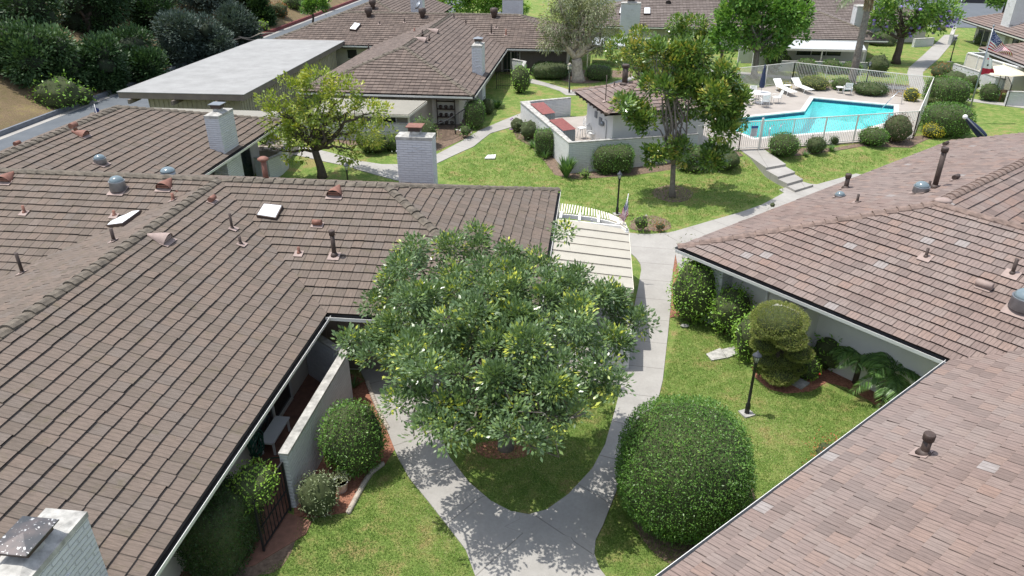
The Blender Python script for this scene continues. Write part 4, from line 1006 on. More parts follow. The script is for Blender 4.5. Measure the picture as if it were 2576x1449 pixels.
walls(e, [(-26.9, 27.8), (-18.1, 27.8), (-18.1, yb - 1.1), (-26.9, yb - 1.1)], -.05, E0 - .04, M['stucco'])
window(e, (-18.1, 36), (-18.1, 33.6), .1, 2.2, (1, 0), panes=2)
chimney(e, -17.48, 32.35, 0, 4.38, .68, 1.5, taper=0, flue='galv', fl_h=.42)
halfvent(e, 206, 342, v2r, 'metalR', .25); domelight(e, 253, 413, v2r, .22, .18); elbow(e, 190, 325, [(-22.5, 30, RZ), (-22.5, 20, RZ), (-28, 30, 2.6)], 'metalR', .1); elbow(e, 48, 368, [(-22.5, 30, RZ), (-22.5, 20, RZ), (-28, 30, 2.6)], 'metalR', .1)
cover(None, 'patio_cover', [(-26.3, 38.4, 2.45), (-18.3, 38.4, 2.45), (-18.3, 41.1, 2.3), (-26.3, 41.1, 2.3)], 'corrC', 'cream corrugated cover behind upper left roof, in front of garage', posts=[(-18.5, 41, 2.25), (-26, 41, 2.25)])
# curved screen wall with river stones
wc = [G(*p, 1.35).xy for p in [(676, 398), (700, 402), (730, 392), (738, 378), (728, 366), (700, 350)]]
wc = [G(*p, 1.3).xy for p in [(640, 395), (672, 399), (700, 388), (716, 376), (718, 362), (708, 346), (688, 338)]]
wallrun('low curved white wall with river stones near upper left chimney house', wc, 1.3, .16, 'block')
mb = MB(); rd = random.Random(5); cc = G(693, 362, 1.1)
for k in range(46):
    an = rd.random() * 6.28; rr = rd.random() ** .5 * .75; ico(mb, (cc.x + rr * math.cos(an), cc.y + rr * math.sin(an) * 1.5, 1.08), (.12, .1, .07), 1)
mb.prism([(cc.x - .85, cc.y - 1.2), (cc.x + .8, cc.y - 1.2), (cc.x + .8, cc.y + 1.2), (cc.x - .85, cc.y + 1.2)], 0, 1.06)
tag(mb.build('stone_planter', M['stonewall']), 'raised planter of rounded river stones inside curved white wall', 'planter')
# ---------------- garage with flat white roof
e = empty('garage', (-25, 52, 0), 'long garage with flat white roof and brown fascia beside the road', 'garage')
mb = MB(); mb.prism([(-29.2, 42.3), (-21.15, 42.5), (-21.35, 62.5), (-29.0, 62.5)], 2.86, 2.9)
rm = conc('flat_roof_white', (.29, .29, .28), (.37, .37, .36)); mb.build('roof', rm, e)
mb = MB(); mb.prism([(-29.15, 42.35), (-21.2, 42.55), (-21.4, 62.45), (-28.95, 62.45)], 2.5, 2.86)
for x in (-28.4, -25.6, -22.9): mb.box((x, 42.7, 2.35), (.14, 1.2, .25))
mb.build('fascia', M['wood'], e)
walls(e, [(-27.9, 43.4), (-21.9, 43.4), (-21.9, 61.5), (-27.9, 61.5)], -.05, 2.52, M['woodL'])
mb = MB()
for k in range(20): mb.bar((-27.9 + k * .31, 43.38, .05), (-27.9 + k * .31, 43.38, 2.5), .035, .05)
for k in range(50): mb.bar((-21.88, 43.5 + k * .36, .05), (-21.88, 43.5 + k * .36, 2.5), .035, .05)
mb.build('battens', M['woodL'], e)
# ---------------- B3 centre house
e = empty('house', (-13, 55, 0), 'brown tiled house in the centre background with long ridge and painted chimney', 'house'); B3 = e
yf = 44.93
v3f = [(-18.7, yf, E0), (-7.58, yf, E0), (-13.15, yf + HS, RZ)]
v3r = [(-7.58, yf, E0), (-7.58, 62.1, E0), (-13.15, 67.66, RZ), (-13.15, yf + HS, RZ)]
v3l = [(-18.7, yf, E0), (-18.7, 62.1, E0), (-13.15, 67.66, RZ), (-13.15, yf + HS, RZ)]
v3a = [(-28.4, 62.1, E0), (-18.7, 62.1, E0), (-13.15, 67.66, RZ), (-22.8, 67.66, RZ)]
v3b = [(-7.58, 62.1, E0), (-1.6, 62.1, E0), (-7.16, 67.66, RZ), (-13.15, 67.66, RZ)]
v3c = [(-1.6, 62.1, E0), (-1.6, 73.2, E0), (-7.16, 67.66, RZ)]
v3d = [(-1.6, 73.2, E0), (-28.4, 73.2, E0), (-22.8, 67.66, RZ), (-7.16, 67.66, RZ)]
v3e = [(-28.4, 73.2, E0), (-28.4, 62.1, E0), (-22.8, 67.66, RZ)]
rf = Roof(seed=31)
for f in (v3f, v3r, v3l, v3a, v3b, v3c, v3d, v3e): rf.face(f)
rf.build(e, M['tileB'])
caps(e, [((-13.15, yf + HS, RZ), (-13.15, 67.5, RZ)), ((-18.68, yf + .02, E0), (-13.15, yf + HS, RZ)), ((-7.6, yf + .02, E0), (-13.15, yf + HS, RZ)), ((-22.8, 67.66, RZ), (-7.16, 67.66, RZ)), ((-28.38, 62.12, E0), (-22.8, 67.66, RZ)), ((-1.62, 62.12, E0), (-7.16, 67.66, RZ)), ((-28.38, 73.18, E0), (-22.8, 67.66, RZ)), ((-1.62, 73.18, E0), (-7.16, 67.66, RZ))], M['cap'], L=.4)
eaves(e, [((-18.7, yf, E0), (-7.58, yf, E0)), ((-7.58, yf, E0), (-7.58, 62.1, E0)), ((-7.58, 62.1, E0), (-1.6, 62.1, E0)), ((-28.4, 62.1, E0), (-18.7, 62.1, E0)), ((-18.7, yf, E0), (-18.7, 62.1, E0)), ((-1.6, 62.1, E0), (-1.6, 73.2, E0))], [(0, 1), (-1, 0), (0, 1), (0, 1), (1, 0), (-1, 0)], fh=.25)
walls(e, [(-17.6, yf + 1.2), (-8.7, yf + 1.2), (-8.7, 63.2), (-2.7, 63.2), (-2.7, 72), (-27.3, 72), (-27.3, 63.2), (-17.6, 63.2)], -.05, E0 - .04, M['stucco'])
mb = MB(); mb.add([(-8.7, 63.18, 0), (-2.7, 63.18, 0), (-2.7, 63.18, 2.5), (-8.7, 63.18, 2.5)], [(0, 1, 2, 3)])
for k in range(20): mb.bar((-8.6 + k * .31, 63.15, 0), (-8.6 + k * .31, 63.15, 2.5), .04, .05)
mb.build('board_cladding', M['wood'], e)
window(e, (-8.1, 63.15), (-6.6, 63.15), .1, 2.2, (0, -1), panes=2)
window(e, (-21.5, 63.2), (-20.6, 63.2), 1.3, 2.1, (0, -1), panes=1)
chimney(e, -8.18, 51.1, 0, 4.6, .68, 1.4, flue='galv', fl_h=.4, cap='pyr')
chimney(e, -8.4, 73.7, 0, 5.1, 1.9, .8, flue='galv', fl_h=.35, cap='pyr')
chimney(e, -18.2, 76.2, 0, 5.6, 1.2, 1.0, flue='metalD', fl_h=.3)
for px, py in ((942, 68), (1157, 68), (1336, 70)):
    p, n = hit(px if px != 1336 else 1243, 45, v3a if px < 1200 else v3b)
for px, py, pl in ((928, 42, v3a), (1063, 44, v3a), (1243, 44, v3b), (938, 20, [(-22.7, 77, 4.5), (-16, 77, 4.5), (-20, 71, 2.6)])):
    p, n = hit(px, py, pl); mb = MB(); mb.lathe(p - V(0, 0, .1), [(.2, 0), (.22, .35), (.34, .5), (.34, .85), (.2, .9)], 14); mb.build('roof_ventilator', M['metalD'], e)
skylight(e, [(880, 78), (896, 80), (909, 65), (893, 61)], v3a, .2)
for px, py, pl, h in ((955, 62, v3a, .3), (1018, 57, v3a, .4), (1043, 80, v3l, .3), (1063, 88, v3l, .35), (1080, 99, v3l, .3), (1142, 47, v3r, .5), (1172, 62, v3r, .5), (1236, 86, v3b, .8), (1248, 72, v3b, .2), (1273, 89, v3b, .5), (928, 127, v3l, .55)): pipe(e, px, py, pl, .06, h, 'metalR' if px in (1273, 1043) else 'metalD')
for px, py in ((1158, 82), (1058, 104)): pass
halfvent(e, 1062, 104, v3r, 'metalP', .3, base=False, L=.7); halfvent(e, 1093, 82, v3r, 'metalP', .3, base=False, L=.7)
# low patio parts in front of B3
cover(None, 'patio_cover', [(-16.5, 44.5, 2.35), (-10.4, 44.5, 2.35), (-10.9, 41.8, 2.15), (-16.9, 41.8, 2.15)], 'corrC', 'cream corrugated patio cover on the front of centre house', posts=[(-10.95, 42, 2.1), (-16.6, 42, 2.1)])
mb = MB(); mb.add([(-17, 42.4, .9), (-11, 42.4, .9), (-11, 42.4, 2.1), (-17, 42.4, 2.1), (-11, 42.4, .9), (-10.4, 45.9, .9), (-10.4, 45.9, 2.3), (-11, 42.4, 2.1)], [(0, 1, 2, 3), (4, 5, 6, 7)]); o = mb.build('screen_panel', M['woodL'], e)
window(e, (-13.2, 42.38), (-11.8, 42.38), 1.45, 2.0, (0, -1), panes=1, name='window')
wallrun('grey green block patio wall below cream cover of centre house', [(-17.5, 42.0), (-10.8, 42.0), (-10.5, 43.0)], 1.6, .2, 'block')
# curved iron fence and gate
pts = [G(*p).xy for p in [(1105, 372), (1125, 368), (1147, 358), (1170, 347), (1190, 335)]]
fe = empty('iron_fence', (pts[2].x, pts[2].y, 0), 'curved black iron fence in front of centre house patio', 'fence'); mb = MB(); kb = MB()
for i in range(len(pts) - 1):
    a, b = Vector((*pts[i], 0)), Vector((*pts[i + 1], 0)); z1 = 1.45 + .12 * i
    mb.bar(a + V(0, 0, 1.45 + .12 * i), b + V(0, 0, 1.45 + .12 * (i + 1)), .05); mb.bar(a + V(0, 0, .15), b + V(0, 0, .15), .04); kb_n = 7
    for k in range(kb_n): q = a.lerp(b, k / kb_n); kb.bar(q + V(0, 0, .05), q + V(0, 0, 1.47 + .12 * (i + k / kb_n)), .02)
mb.bar((*pts[2], 0), (*pts[2], 1.8), .07); mb.bar((*pts[4], 0), (*pts[4], 2.0), .07)
mb.build('rail', M['black'], fe); kb.build('bars', M['black'], fe)
# wall rack with pots
mb = MB(); x0, x1, yy = -10.1, -8.95, 46.05
for x in (x0, x1): mb.bar((x, yy, .1), (x, yy - .1, 2.3), .05)
for z in (.5, 1.0, 1.5, 2.0): mb.bar((x0, yy - .1, z), (x1, yy - .1, z), .25, .03)
for i, z in enumerate((.5, 1.0, 1.5)):
    for k in range(3): mb.lathe((x0 + .25 + .35 * k, yy - .15, z + .02), [(.07, 0), (.12, .2), (.06, .24)], 8)
tag(mb.build('plant_rack', M['metalD']), 'tall dark rack with ornaments against the wall of centre house', 'rack')
wallrun('white block wall beside arched gate on right side of centre house', [(-5.9, 56.6), (-5.9, 60.5), (-7.0, 61.4)], 1.9, .2, 'block')
irongate('arched black iron gate between centre house and white block wall', (-7.7, 56.7, 0), (-6.0, 56.7, 0), 1.7, 0, 12, .25)
# ---------------- Bx behind the centre house
e = empty('house', (-22.7, 80, 0), 'brown hip roofed house behind ridge of the centre house at top', 'house')
ax, ay = -22.7, 77.1
ff = [(ax - HS, ay - HS, E0), (ax + HS, ay - HS, E0), (ax, ay, RZ)]; fr_ = [(ax + HS, ay - HS, E0), (ax + HS, ay + 12, E0), (ax, ay + 12, RZ), (ax, ay, RZ)]; fl_ = [(ax - HS, ay - HS, E0), (ax - HS, ay + 12, E0), (ax, ay + 12, RZ), (ax, ay, RZ)]
rf = Roof(seed=41)
for f in (ff, fr_, fl_): rf.face(f)
rf.build(e, M['tileB']); caps(e, [((ax, ay, RZ), (ax, ay + 12, RZ)), ((ax - HS + .02, ay - HS + .02, E0), (ax, ay, RZ)), ((ax + HS - .02, ay - HS + .02, E0), (ax, ay, RZ))], M['cap'], L=.4)
walls(e, [(ax - HS + 1, 74), (ax + HS - 1, 74), (ax + HS - 1, ay + 11), (ax - HS + 1, ay + 11)], 0, 2.55, M['stucco'])
c = G(1050, 12, 4.9); mb = MB(); mb.lathe((c.x, c.y, 4.9), [(.02, .08), (.25, .03), (.42, -.06)], 16, axis=(-.7, -.5, .6)); mb.tube([(c.x, c.y, 4.9), (c.x + .2, c.y + .2, 4.2)], .03, 6); tag(mb.build('satellite_dish', M['galv']), 'grey satellite dish on roof left of the small chimney at top', 'satellite dish')
# ---------------- B4
e = empty('house', (8, 80, 0), 'long grey brown roofed house with two skylights at top centre', 'house'); B4 = e
def wing(e, x0, x1, y0, mat, seed, hipL=True, hipR=True, cp='cap', hs=HS, L=.45):
    y1 = y0 + hs; y2 = y0 + 2 * hs; xl = x0 + (hs if hipL else 0); xr = x1 - (hs if hipR else 0); rf = Roof(seed=seed)
    F = [[(x0, y0, E0), (x1, y0, E0), (xr, y1, RZ), (xl, y1, RZ)], [(x0, y2, E0), (x1, y2, E0), (xr, y1, RZ), (xl, y1, RZ)]]
    if hipL: F.append([(x0, y0, E0), (x0, y2, E0), (xl, y1, RZ)])
    if hipR: F.append([(x1, y0, E0), (x1, y2, E0), (xr, y1, RZ)])
    for f in F: rf.face(f)
    rf.build(e, M[mat]); cl = [((xl, y1, RZ), (xr, y1, RZ))]
    if hipL: cl += [((x0 + .02, y0 + .02, E0), (xl, y1, RZ)), ((x0 + .02, y2 - .02, E0), (xl, y1, RZ))]
    if hipR: cl += [((x1 - .02, y0 + .02, E0), (xr, y1, RZ)), ((x1 - .02, y2 - .02, E0), (xr, y1, RZ))]
    caps(e, cl, M[cp], L=L); eaves(e, [((x0, y0, E0), (x1, y0, E0))], [(0, 1)], fh=.22); return F
F4 = wing(e, -2.5, 19, 75.5, 'tileD', 51)
walls(e, [(-1.4, 76.6), (18, 76.6), (18, 85), (-1.4, 85)], -.05, E0 - .04, M['stuccoW'])
window(e, (5.3, 76.58), (7.3, 76.58), .1, 2.3, (0, -1), 'curtain', panes=2, door=True)
chimney(e, 2.75, 75.55, 0, 4.7, 1.85, 1.0, flue='galv', fl_h=.35, cap='pyr', mat='brick')
skylight(e, [(1557, 38), (1572, 38), (1573, 23), (1560, 23)], F4[0], .2); skylight(e, [(1619, 39), (1636, 39), (1636, 23), (1620, 23)], F4[0], .2)
halfvent(e, 1681, 8, F4[0], 'metalD', .3, base=False); halfvent(e, 1845, 10, F4[0], 'metalD', .3, base=False)
cover(None, 'patio_cover', [(-1.2, 66.0, 2.35), (5.5, 66.0, 2.35), (5.5, 69.5, 2.5), (-1.2, 69.5, 2.5)], 'corrW', 'white corrugated patio cover partly hidden behind the pale twisted tree', posts=[(5.4, 66.1, 2.3), (-1, 66.1, 2.3)])
wallrun('pale block wall behind magnolia crown in front of long roofed house', [(12.3, 69.5), (15.5, 69.7)], 1.9, .2, 'block')
# ---------------- B5 / B6
e = empty('house', (19.3, 78, 0), 'grey brown hip roofed house with white corrugated patio cover behind the pool', 'house'); B5 = e
x0, x1, y0 = 13.7, 24.82, 69.8; xm = 19.26
F5 = [[(x0, y0, E0), (x1, y0, E0), (xm, y0 + HS, RZ)], [(x1, y0, E0), (x1, 90, E0), (xm, 90, RZ), (xm, y0 + HS, RZ)], [(x0, y0, E0), (x0, 90, E0), (xm, 90, RZ), (xm, y0 + HS, RZ)]]
rf = Roof(seed=61)
for f in F5: rf.face(f)
rf.build(e, M['tileD']); caps(e, [((xm, y0 + HS, RZ), (xm, 90, RZ)), ((x0 + .02, y0 + .02, E0), (xm, y0 + HS, RZ)), ((x1 - .02, y0 + .02, E0), (xm, y0 + HS, RZ))], M['cap'], L=.45)
eaves(e, [((x0, y0, E0), (x1, y0, E0)), ((x1, y0, E0), (x1, 90, E0))], [(0, 1), (-1, 0)], fh=.25)
walls(e, [(14.8, 71), (23.7, 71), (23.7, 89), (14.8, 89)], 0.0, E0 - .04, M['stucco'])
window(e, (17.6, 70.98), (21.5, 70.98), 1.0, 2.3, (0, -1), panes=3); window(e, (15.2, 70.98), (16.9, 70.98), 1.0, 2.3, (0, -1), panes=2)
chimney(e, 23.0, 72.8, 0.0, 5.0, 1.05, 1.2, flue=None, mat='block')
cover(None, 'patio_cover', [(14.0, 69.6, 2.5), (22.6, 69.6, 2.5), (22.2, 66.8, 2.25), (15.2, 66.8, 2.25)], 'corrW', 'white corrugated patio cover on posts behind the round hedges', posts=[(22.1, 66.9, 2.2), (18.7, 66.9, 2.2), (15.3, 66.9, 2.2)])
wallrun('long grey block patio wall under the white corrugated cover', [(13.0, 66.2), (22.4, 66.2)], 1.35, .2, 'block', z0=0)
wallrun('short taller block wall panel left of the white corrugated cover', [(12.9, 66.0), (15.1, 66.0)], 2.0, .2, 'block', z0=0)
e = empty('house', (31, 86, 0), 'grey brown roofed house partly hidden by flowering tree at top right', 'house')
wing(e, 22, 34, 81.8, 'tileD', 71, hipL=False)
walls(e, [(23, 82.9), (33, 82.9), (33, 91), (23, 91)], 0, E0 - .04, M['stucco']); chimney(e, 28.2, 83.2, 0, 5.3, 1.5, 1.0, flue=None, mat='brick'); window(e, (29.2, 82.88), (30.0, 82.88), 1.2, 2.1, (0, -1), panes=1)
# ---------------- B7 top right
e = empty('house', (42, 72, 0), 'brown tiled house at top right corner with leaning white chimney', 'house'); B7 = e
fw = [(37.0, 55, E0), (37.0, 84.8, E0), (42.56, 79.24, RZ), (42.56, 55, RZ)]; fn = [(37, 84.8, E0), (48.1, 84.8, E0), (42.56, 79.24, RZ)]; fe_ = [(48.1, 84.8, E0), (48.1, 55, E0), (42.56, 55, RZ), (42.56, 79.24, RZ)]
g1 = [(31.0, 50, E0), (31.0, 66.6, E0), (36.56, 61.04, RZ), (36.56, 50, RZ)]; g2 = [(31, 66.6, E0), (42.1, 66.6, E0), (36.56, 61.04, RZ)]; g3 = [(42.1, 66.6, E0), (42.1, 50, E0), (36.56, 50, RZ), (36.56, 61.04, RZ)]
rf = Roof(seed=81)
for f in (fw, fn, fe_, g1, g2, g3): rf.face(f)
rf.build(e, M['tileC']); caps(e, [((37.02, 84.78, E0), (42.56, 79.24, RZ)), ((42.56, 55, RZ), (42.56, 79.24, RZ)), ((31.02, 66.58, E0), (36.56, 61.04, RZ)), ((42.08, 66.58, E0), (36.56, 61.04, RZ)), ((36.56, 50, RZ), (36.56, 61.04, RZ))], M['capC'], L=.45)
eaves(e, [((37, 66, E0), (37, 84.8, E0)), ((31, 50, E0), (31, 66.6, E0))], [(1, 0), (1, 0)], fh=.25)
walls(e, [(38.1, 54), (47, 54), (47, 83.7), (38.1, 83.7)], -.05, E0 - .04, M['stucco']); walls(e, [(32.2, 51), (41, 51), (41, 65.5), (32.2, 65.5)], .3, E0 - .04, M['stucco'], name='wall')
window(e, (38.08, 83), (38.08, 80.5), .1, 2.2, (-1, 0), panes=2); window(e, (38.08, 76), (38.08, 73.5), .8, 2.1, (-1, 0), panes=2); window(e, (38.08, 71), (38.08, 69), .8, 2.1, (-1, 0), panes=2)
window(e, (32.18, 58.5), (32.18, 54.5), .6, 2.2, (-1, 0), panes=2)
chimney(e, 38.4, 77.6, 0, 5.6, 1.3, 1.6, flue=None, mat='block')
wp = [G(2402, 159.5, 1.75).xy, G(2528, 199, 1.75).xy]
wallrun('white slump block patio wall below the flag, right side', wp, 1.75, .2, 'block')
wallrun('white block wall right of the iron gate at right edge', [G(2537, 229, 1.5).xy, G(2640, 232, 1.5).xy], 1.5, .2, 'block')
a_, b_2 = G(2528, 199, 1.6), G(2540, 232, 1.5)
irongate('black iron gate at right edge between two white block walls', (a_.x, a_.y, 0), (b_2.x, b_2.y, 0), 1.7, .3, 10)
a_ = G(2400, 158, 1.75).xy; bx = empty('enclosure', (a_.x + 1.5, a_.y - 1, 0), 'cream boarded service enclosure with open top behind white patio wall', 'enclosure'); mb = MB()
q0 = V(29.6, 65.2); q1 = V(30.6, 59.3)
for p, q in ((q0, q1), (q0, q0 + V(2.6, .3)), (q1, q1 + V(2.2, .3))): mb.bar((*p, 1.3), (*q, 1.3), .08, 2.2)
mb.build('panel', M['stucco'], bx); mb = MB()
for p, q in ((q0, q1), (q0, q0 + V(2.6, .3))): mb.bar((*p, 2.44), (*q, 2.44), .16, .08)
for k in range(5): t = k / 4; p = q0.lerp(q1, t); mb.bar((p.x - .06, p.y, .3), (p.x - .06, p.y, 2.4), .06, .1)
mb.build('trim', M['white'], bx)
wallrun('curved white end wall beside the far walkway by parking', [G(2400, 75, 1.2).xy, G(2392, 95, 1.2).xy], 1.5, .3, 'block')
wallrun('low cream wall at the end of lawn behind the flowering tree', [G(2300, 100, 1.2).xy, G(2348, 97, 1.2).xy], 1.3, .3, 'stucco' if False else 'block')
# painted bay lines
mb = MB()
for k in range(6):
    p = G(2380 + k * 12, 86, 0); q = G(2365 + k * 12, 78, 0); mb.add([(p.x, p.y, .04), (p.x + .15, p.y, .04), (q.x + .15, q.y, .04), (q.x, q.y, .04)], [(0, 1, 2, 3)])
tag(mb.build('parking_lines', M['white']), kind='structure')
# ---------------- B8 right house at 45 degrees
da = V(1, -1).normalized(); db = V(1, 1).normalized(); C8 = V(3.02, 23.5); hs8 = 5.6; RZ8 = 4.53
def q8(s, t, z): p = C8 + da * s + db * t; return (p.x, p.y, z)
e = empty('house', (12, 20, 0), 'rose brown tiled house on the right, angled roofs reaching the lower right corner', 'house'); B8 = e
T = 20.7; S = 9.04; Lb = 16
w1 = [q8(0, 0, E0), q8(0, T, E0), q8(hs8, T, RZ8), q8(hs8, hs8, RZ8)]
w2 = [q8(0, 0, E0), q8(S, 0, E0), q8(S + hs8, hs8, RZ8), q8(hs8, hs8, RZ8)]
w3 = [q8(S, 0, E0), q8(S, -Lb, E0), q8(S + hs8, -Lb, RZ8), q8(S + hs8, hs8, RZ8)]
w4 = [q8(hs8, hs8, RZ8), q8(hs8, T, RZ8), q8(2 * hs8, T, E0), q8(2 * hs8, 2 * hs8, E0)]
w5 = [q8(hs8, hs8, RZ8), q8(S + hs8, hs8, RZ8), q8(S + 2 * hs8, 2 * hs8, E0), q8(2 * hs8, 2 * hs8, E0)]
w6 = [q8(S + hs8, hs8, RZ8), q8(S + hs8, -Lb, RZ8), q8(S + 2 * hs8, -Lb, E0), q8(S + 2 * hs8, 2 * hs8, E0)]
rf = Roof(seed=91, stagger=.5, tw=.34, rh=.33, butt=.045)
for f in (w1, w2, w3, w4, w5, w6): rf.face(f)
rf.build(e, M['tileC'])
caps(e, [(q8(hs8, hs8, RZ8), q8(hs8, T, RZ8)), (q8(hs8, hs8, RZ8), q8(S + hs8, hs8, RZ8)), (q8(.02, .02, E0), q8(hs8, hs8, RZ8)), (q8(S + hs8, hs8, RZ8), q8(S + hs8, -Lb, RZ8))], M['capC'])
eaves(e, [(q8(0, 0, E0), q8(S, 0, E0)), (q8(0, 0, E0), q8(0, T, E0)), (q8(S, 0, E0), q8(S, -Lb, E0))], [tuple(db), tuple(da), tuple(da)])
pw = lambda s, t: tuple(C8 + da * s + db * t)
walls(e, [pw(1.1, 1.1), pw(S + 1.1, 1.1), pw(S + 1.1, -Lb + .5), pw(S + 10, -Lb + .5), pw(S + 10, 10), pw(10, 10), pw(10, T - 1), pw(1.1, T - 1)], -.05, E0 - .04, M['stuccoW'])
mb = MB(); 
for d_ in (.18,): mb.add([(*pw(0, T + .02), E0 - .02), (*pw(hs8, T + .02), RZ8 - .02), (*pw(hs8, T + .02), RZ8 - .22), (*pw(0, T + .02), E0 - .22)], [(0, 1, 2, 3)])
mb.build('bargeboard', M['fascia'], e)
# pilaster box at the eave and block stub at the corner
mb = MB().prism([(6.10, 20.80), (6.69, 20.33), (6.40, 20.03), (5.62, 20.36)][::-1], 0, 2.2); mb.prism([(6.10, 20.80), (6.69, 20.33), (7.6, 21.2), (7.0, 21.7)][::-1], 0, 2.2)
mb.build('pilaster', M['stuccoW'], e)
build_uv(MB().prism([pw(.35, .5), pw(1.6, .5), pw(1.6, 1.1), pw(.35, 1.1)], 0, 2.3), 'block_pier', M['block'], e)
mb = MB(); p = C8 + da * 3.0 + db * 1.05; mb.tube([(p.x, p.y, .1), (p.x, p.y, 2.4)], .05, 8); mb.build('downpipe', M['white'], e)
for px, py in ((2365, 483),): pipe(e, 2350, 474, w1, .09, 1.35, 'metalD', 'tileC' if False else 'metalD', capped=True, flash_w=.5)
pipe(e, 2127, 476, w1, .09, .5, 'metalD', 'metalP', capped=True, flash_w=.45); pipe(e, 2155, 512, w1, .045, .35); pipe(e, 2336, 472, w1, .045, .25)
elbow(e, 2406, 455, w1, 'metalD', .09); elbow(e, 2380, 368, w1, 'metalD', .09, .35)
domelight(e, 2113, 497, w1, .17, .05); domelight(e, 2316, 486, w1, .24, .18)
pipe(e, 2328, 650, w2, .045, .33, 'metalD', flash_w=.45); pipe(e, 2545, 692, w2, .05, .5, 'metalD', flash_w=.5); elbow(e, 2475, 725, w2, 'metalP', .1, .42); domelight(e, 2574, 778, w2, .32, .3)
pipe(e, 2322, 1146, w3, .085, .42, 'metalD', 'metalP', capped=True, flash_w=.45)
mb = MB(); p, n = hit(2372, 508, w2); ico(mb, (p.x, p.y, RZ8 + .1), (.28, .2, .1), 2); mb.build('mortar_patch', M['metalP'], e)
# ---------------- pool house
F_ = V(.53, 39.48); e = empty('pool_house', (2.3, 42.5, .5), 'small pool house with hipped tile roof beside the walled yard', 'pool house'); PH = e
def qp(s, t, z): p = F_ + PD * s + PN * t; return (p.x, p.y, z)
Wd = 5.7; Ln = 6.8; h2 = Wd / 2; ZE = 3.1; ZR = ZE + h2 * .345
pl = [qp(0, 0, ZE), qp(0, Wd, ZE), qp(h2, h2, ZR)]; pf = [qp(0, 0, ZE), qp(Ln, 0, ZE), qp(Ln - h2, h2, ZR), qp(h2, h2, ZR)]
pr_ = [qp(Ln, 0, ZE), qp(Ln, Wd, ZE), qp(Ln - h2, h2, ZR)]; pb = [qp(0, Wd, ZE), qp(Ln, Wd, ZE), qp(Ln - h2, h2, ZR), qp(h2, h2, ZR)]
rf = Roof(seed=95, stagger=0, tw=.33)
for f in (pl, pf, pr_, pb): rf.face(f)
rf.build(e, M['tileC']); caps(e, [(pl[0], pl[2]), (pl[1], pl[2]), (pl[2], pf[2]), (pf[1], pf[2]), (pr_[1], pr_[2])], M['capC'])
walls(e, [qp(.7, .7, 0)[:2], qp(Ln - .6, .7, 0)[:2], qp(Ln - .6, Wd - .6, 0)[:2], qp(.7, Wd - .6, 0)[:2]], .4, ZE - .02, M['stuccoW'])
mb = MB()
for k in range(9): t = .3 + k * .62; a, b = qp(.02, t, ZE - .14), qp(.7, t, ZE - .02); mb.bar(a, b, .08, .12)
mb.build('rafter_tails', M['fascia'], e)
p = hit(1572, 205, pl)[0]; pipe(e, 1571, 213, pl, .16, 1.0, 'metalD', 'metalP', capped=True, flash_w=.7); pipe(e, 1545, 218, pl, .04, .3); pipe(e, 1523, 256, pf if False else pl, .025, 1.45, 'metalD')
mb = MB(); a = qp(.66, 3.4, 2.2); b = qp(.66, 2.6, 2.0); mb.box(a, (.08, .3, .35), R(20)); mb.box(b, (.08, .35, .45), R(20)); mb.tube([qp(.66, 1.9, 2.3), qp(.66, 1.6, 2.3), qp(.66, 1.6, 1.2)], .02, 6); ico(mb, qp(.6, 2.1, 2.0), (.12, .12, .16), 2); mb.build('meter_box', M['galv'], e)
wallrun('tall white slump block wall around the yard of pool house', [tuple(W1 + (V(-2.13, 48.84) - W1) * 1.15), tuple(W1), tuple(W2), tuple(W3)], 1.75, .22, 'block', z0=-.1)
# ============================================================ TREES
def dome(c, r, lst, base):
    """crown clumps placed where the sight lines of their outline meet a dome-shaped crown"""
    out = []; c = Vector(c)
    for px, py, rp in lst:
        d = ray(px, py).normalized(); o = CP - c
        A = sum((d[i] / r[i]) ** 2 for i in range(3)); B = 2 * sum(d[i] * o[i] / r[i] ** 2 for i in range(3)); Q = sum((o[i] / r[i]) ** 2 for i in range(3)) - 1
        D = B * B - 4 * A * Q; t = (-B - math.sqrt(D)) / (2 * A) if D > 0 else -B / (2 * A)
        p = CP + d * t; rr = rp * mpp(p)
        if D > 0: p = p + d * rr * .7
        out.append((tuple(p), (rr, rr, rr * .75)))
    return out
def blobs(base, lst, flat=.85, dj=.5, seed=1):
    rd = random.Random(seed); out = []; b = Vector(base)
    for q in lst:
        px, py, rp = q[:3]; dd = q[3] if len(q) > 3 else rd.uniform(-1, 1) * dj * rp * mpp(b) * 1.2
        p = at_depth(px, py, b + FH * dd); rr = rp * mpp(p); out.append((tuple(p), (rr, rr, rr * flat)))
    return out
def split(ells, k, f, jit, sd_=1):
    rd = random.Random(sd_); out = []
    for c, r in ells:
        for _ in range(k): out.append(((c[0] + rd.gauss(0, jit) * r[0], c[1] + rd.gauss(0, jit) * r[1], c[2] + rd.gauss(0, jit * .7) * r[2]), tuple(x * f * rd.uniform(.75, 1.15) for x in r)))
    return out
b0 = GT(1272, 1128)
mt = dome((-1.8, 15.4, 3.05), (3.35, 3.6, 1.85), [(1200, 1075, 46), (1330, 1080, 46), (1105, 1050, 42), (1420, 1030, 40), (1060, 680, 85), (1180, 655, 80), (1310, 665, 75), (1440, 715, 70), (1535, 750, 72), (1000, 800, 88), (1555, 880, 58), (965, 890, 62), (1030, 990, 68), (1150, 1030, 72), (1280, 1060, 62), (1400, 965, 70), (1490, 930, 62), (1200, 850, 110), (1350, 820, 110), (1450, 830, 90), (1100, 900, 95), (1270, 950, 90), (1120, 760, 90), (1260, 740, 90), (960, 830, 50), (1395, 720, 45), (1600, 800, 25)], b0)
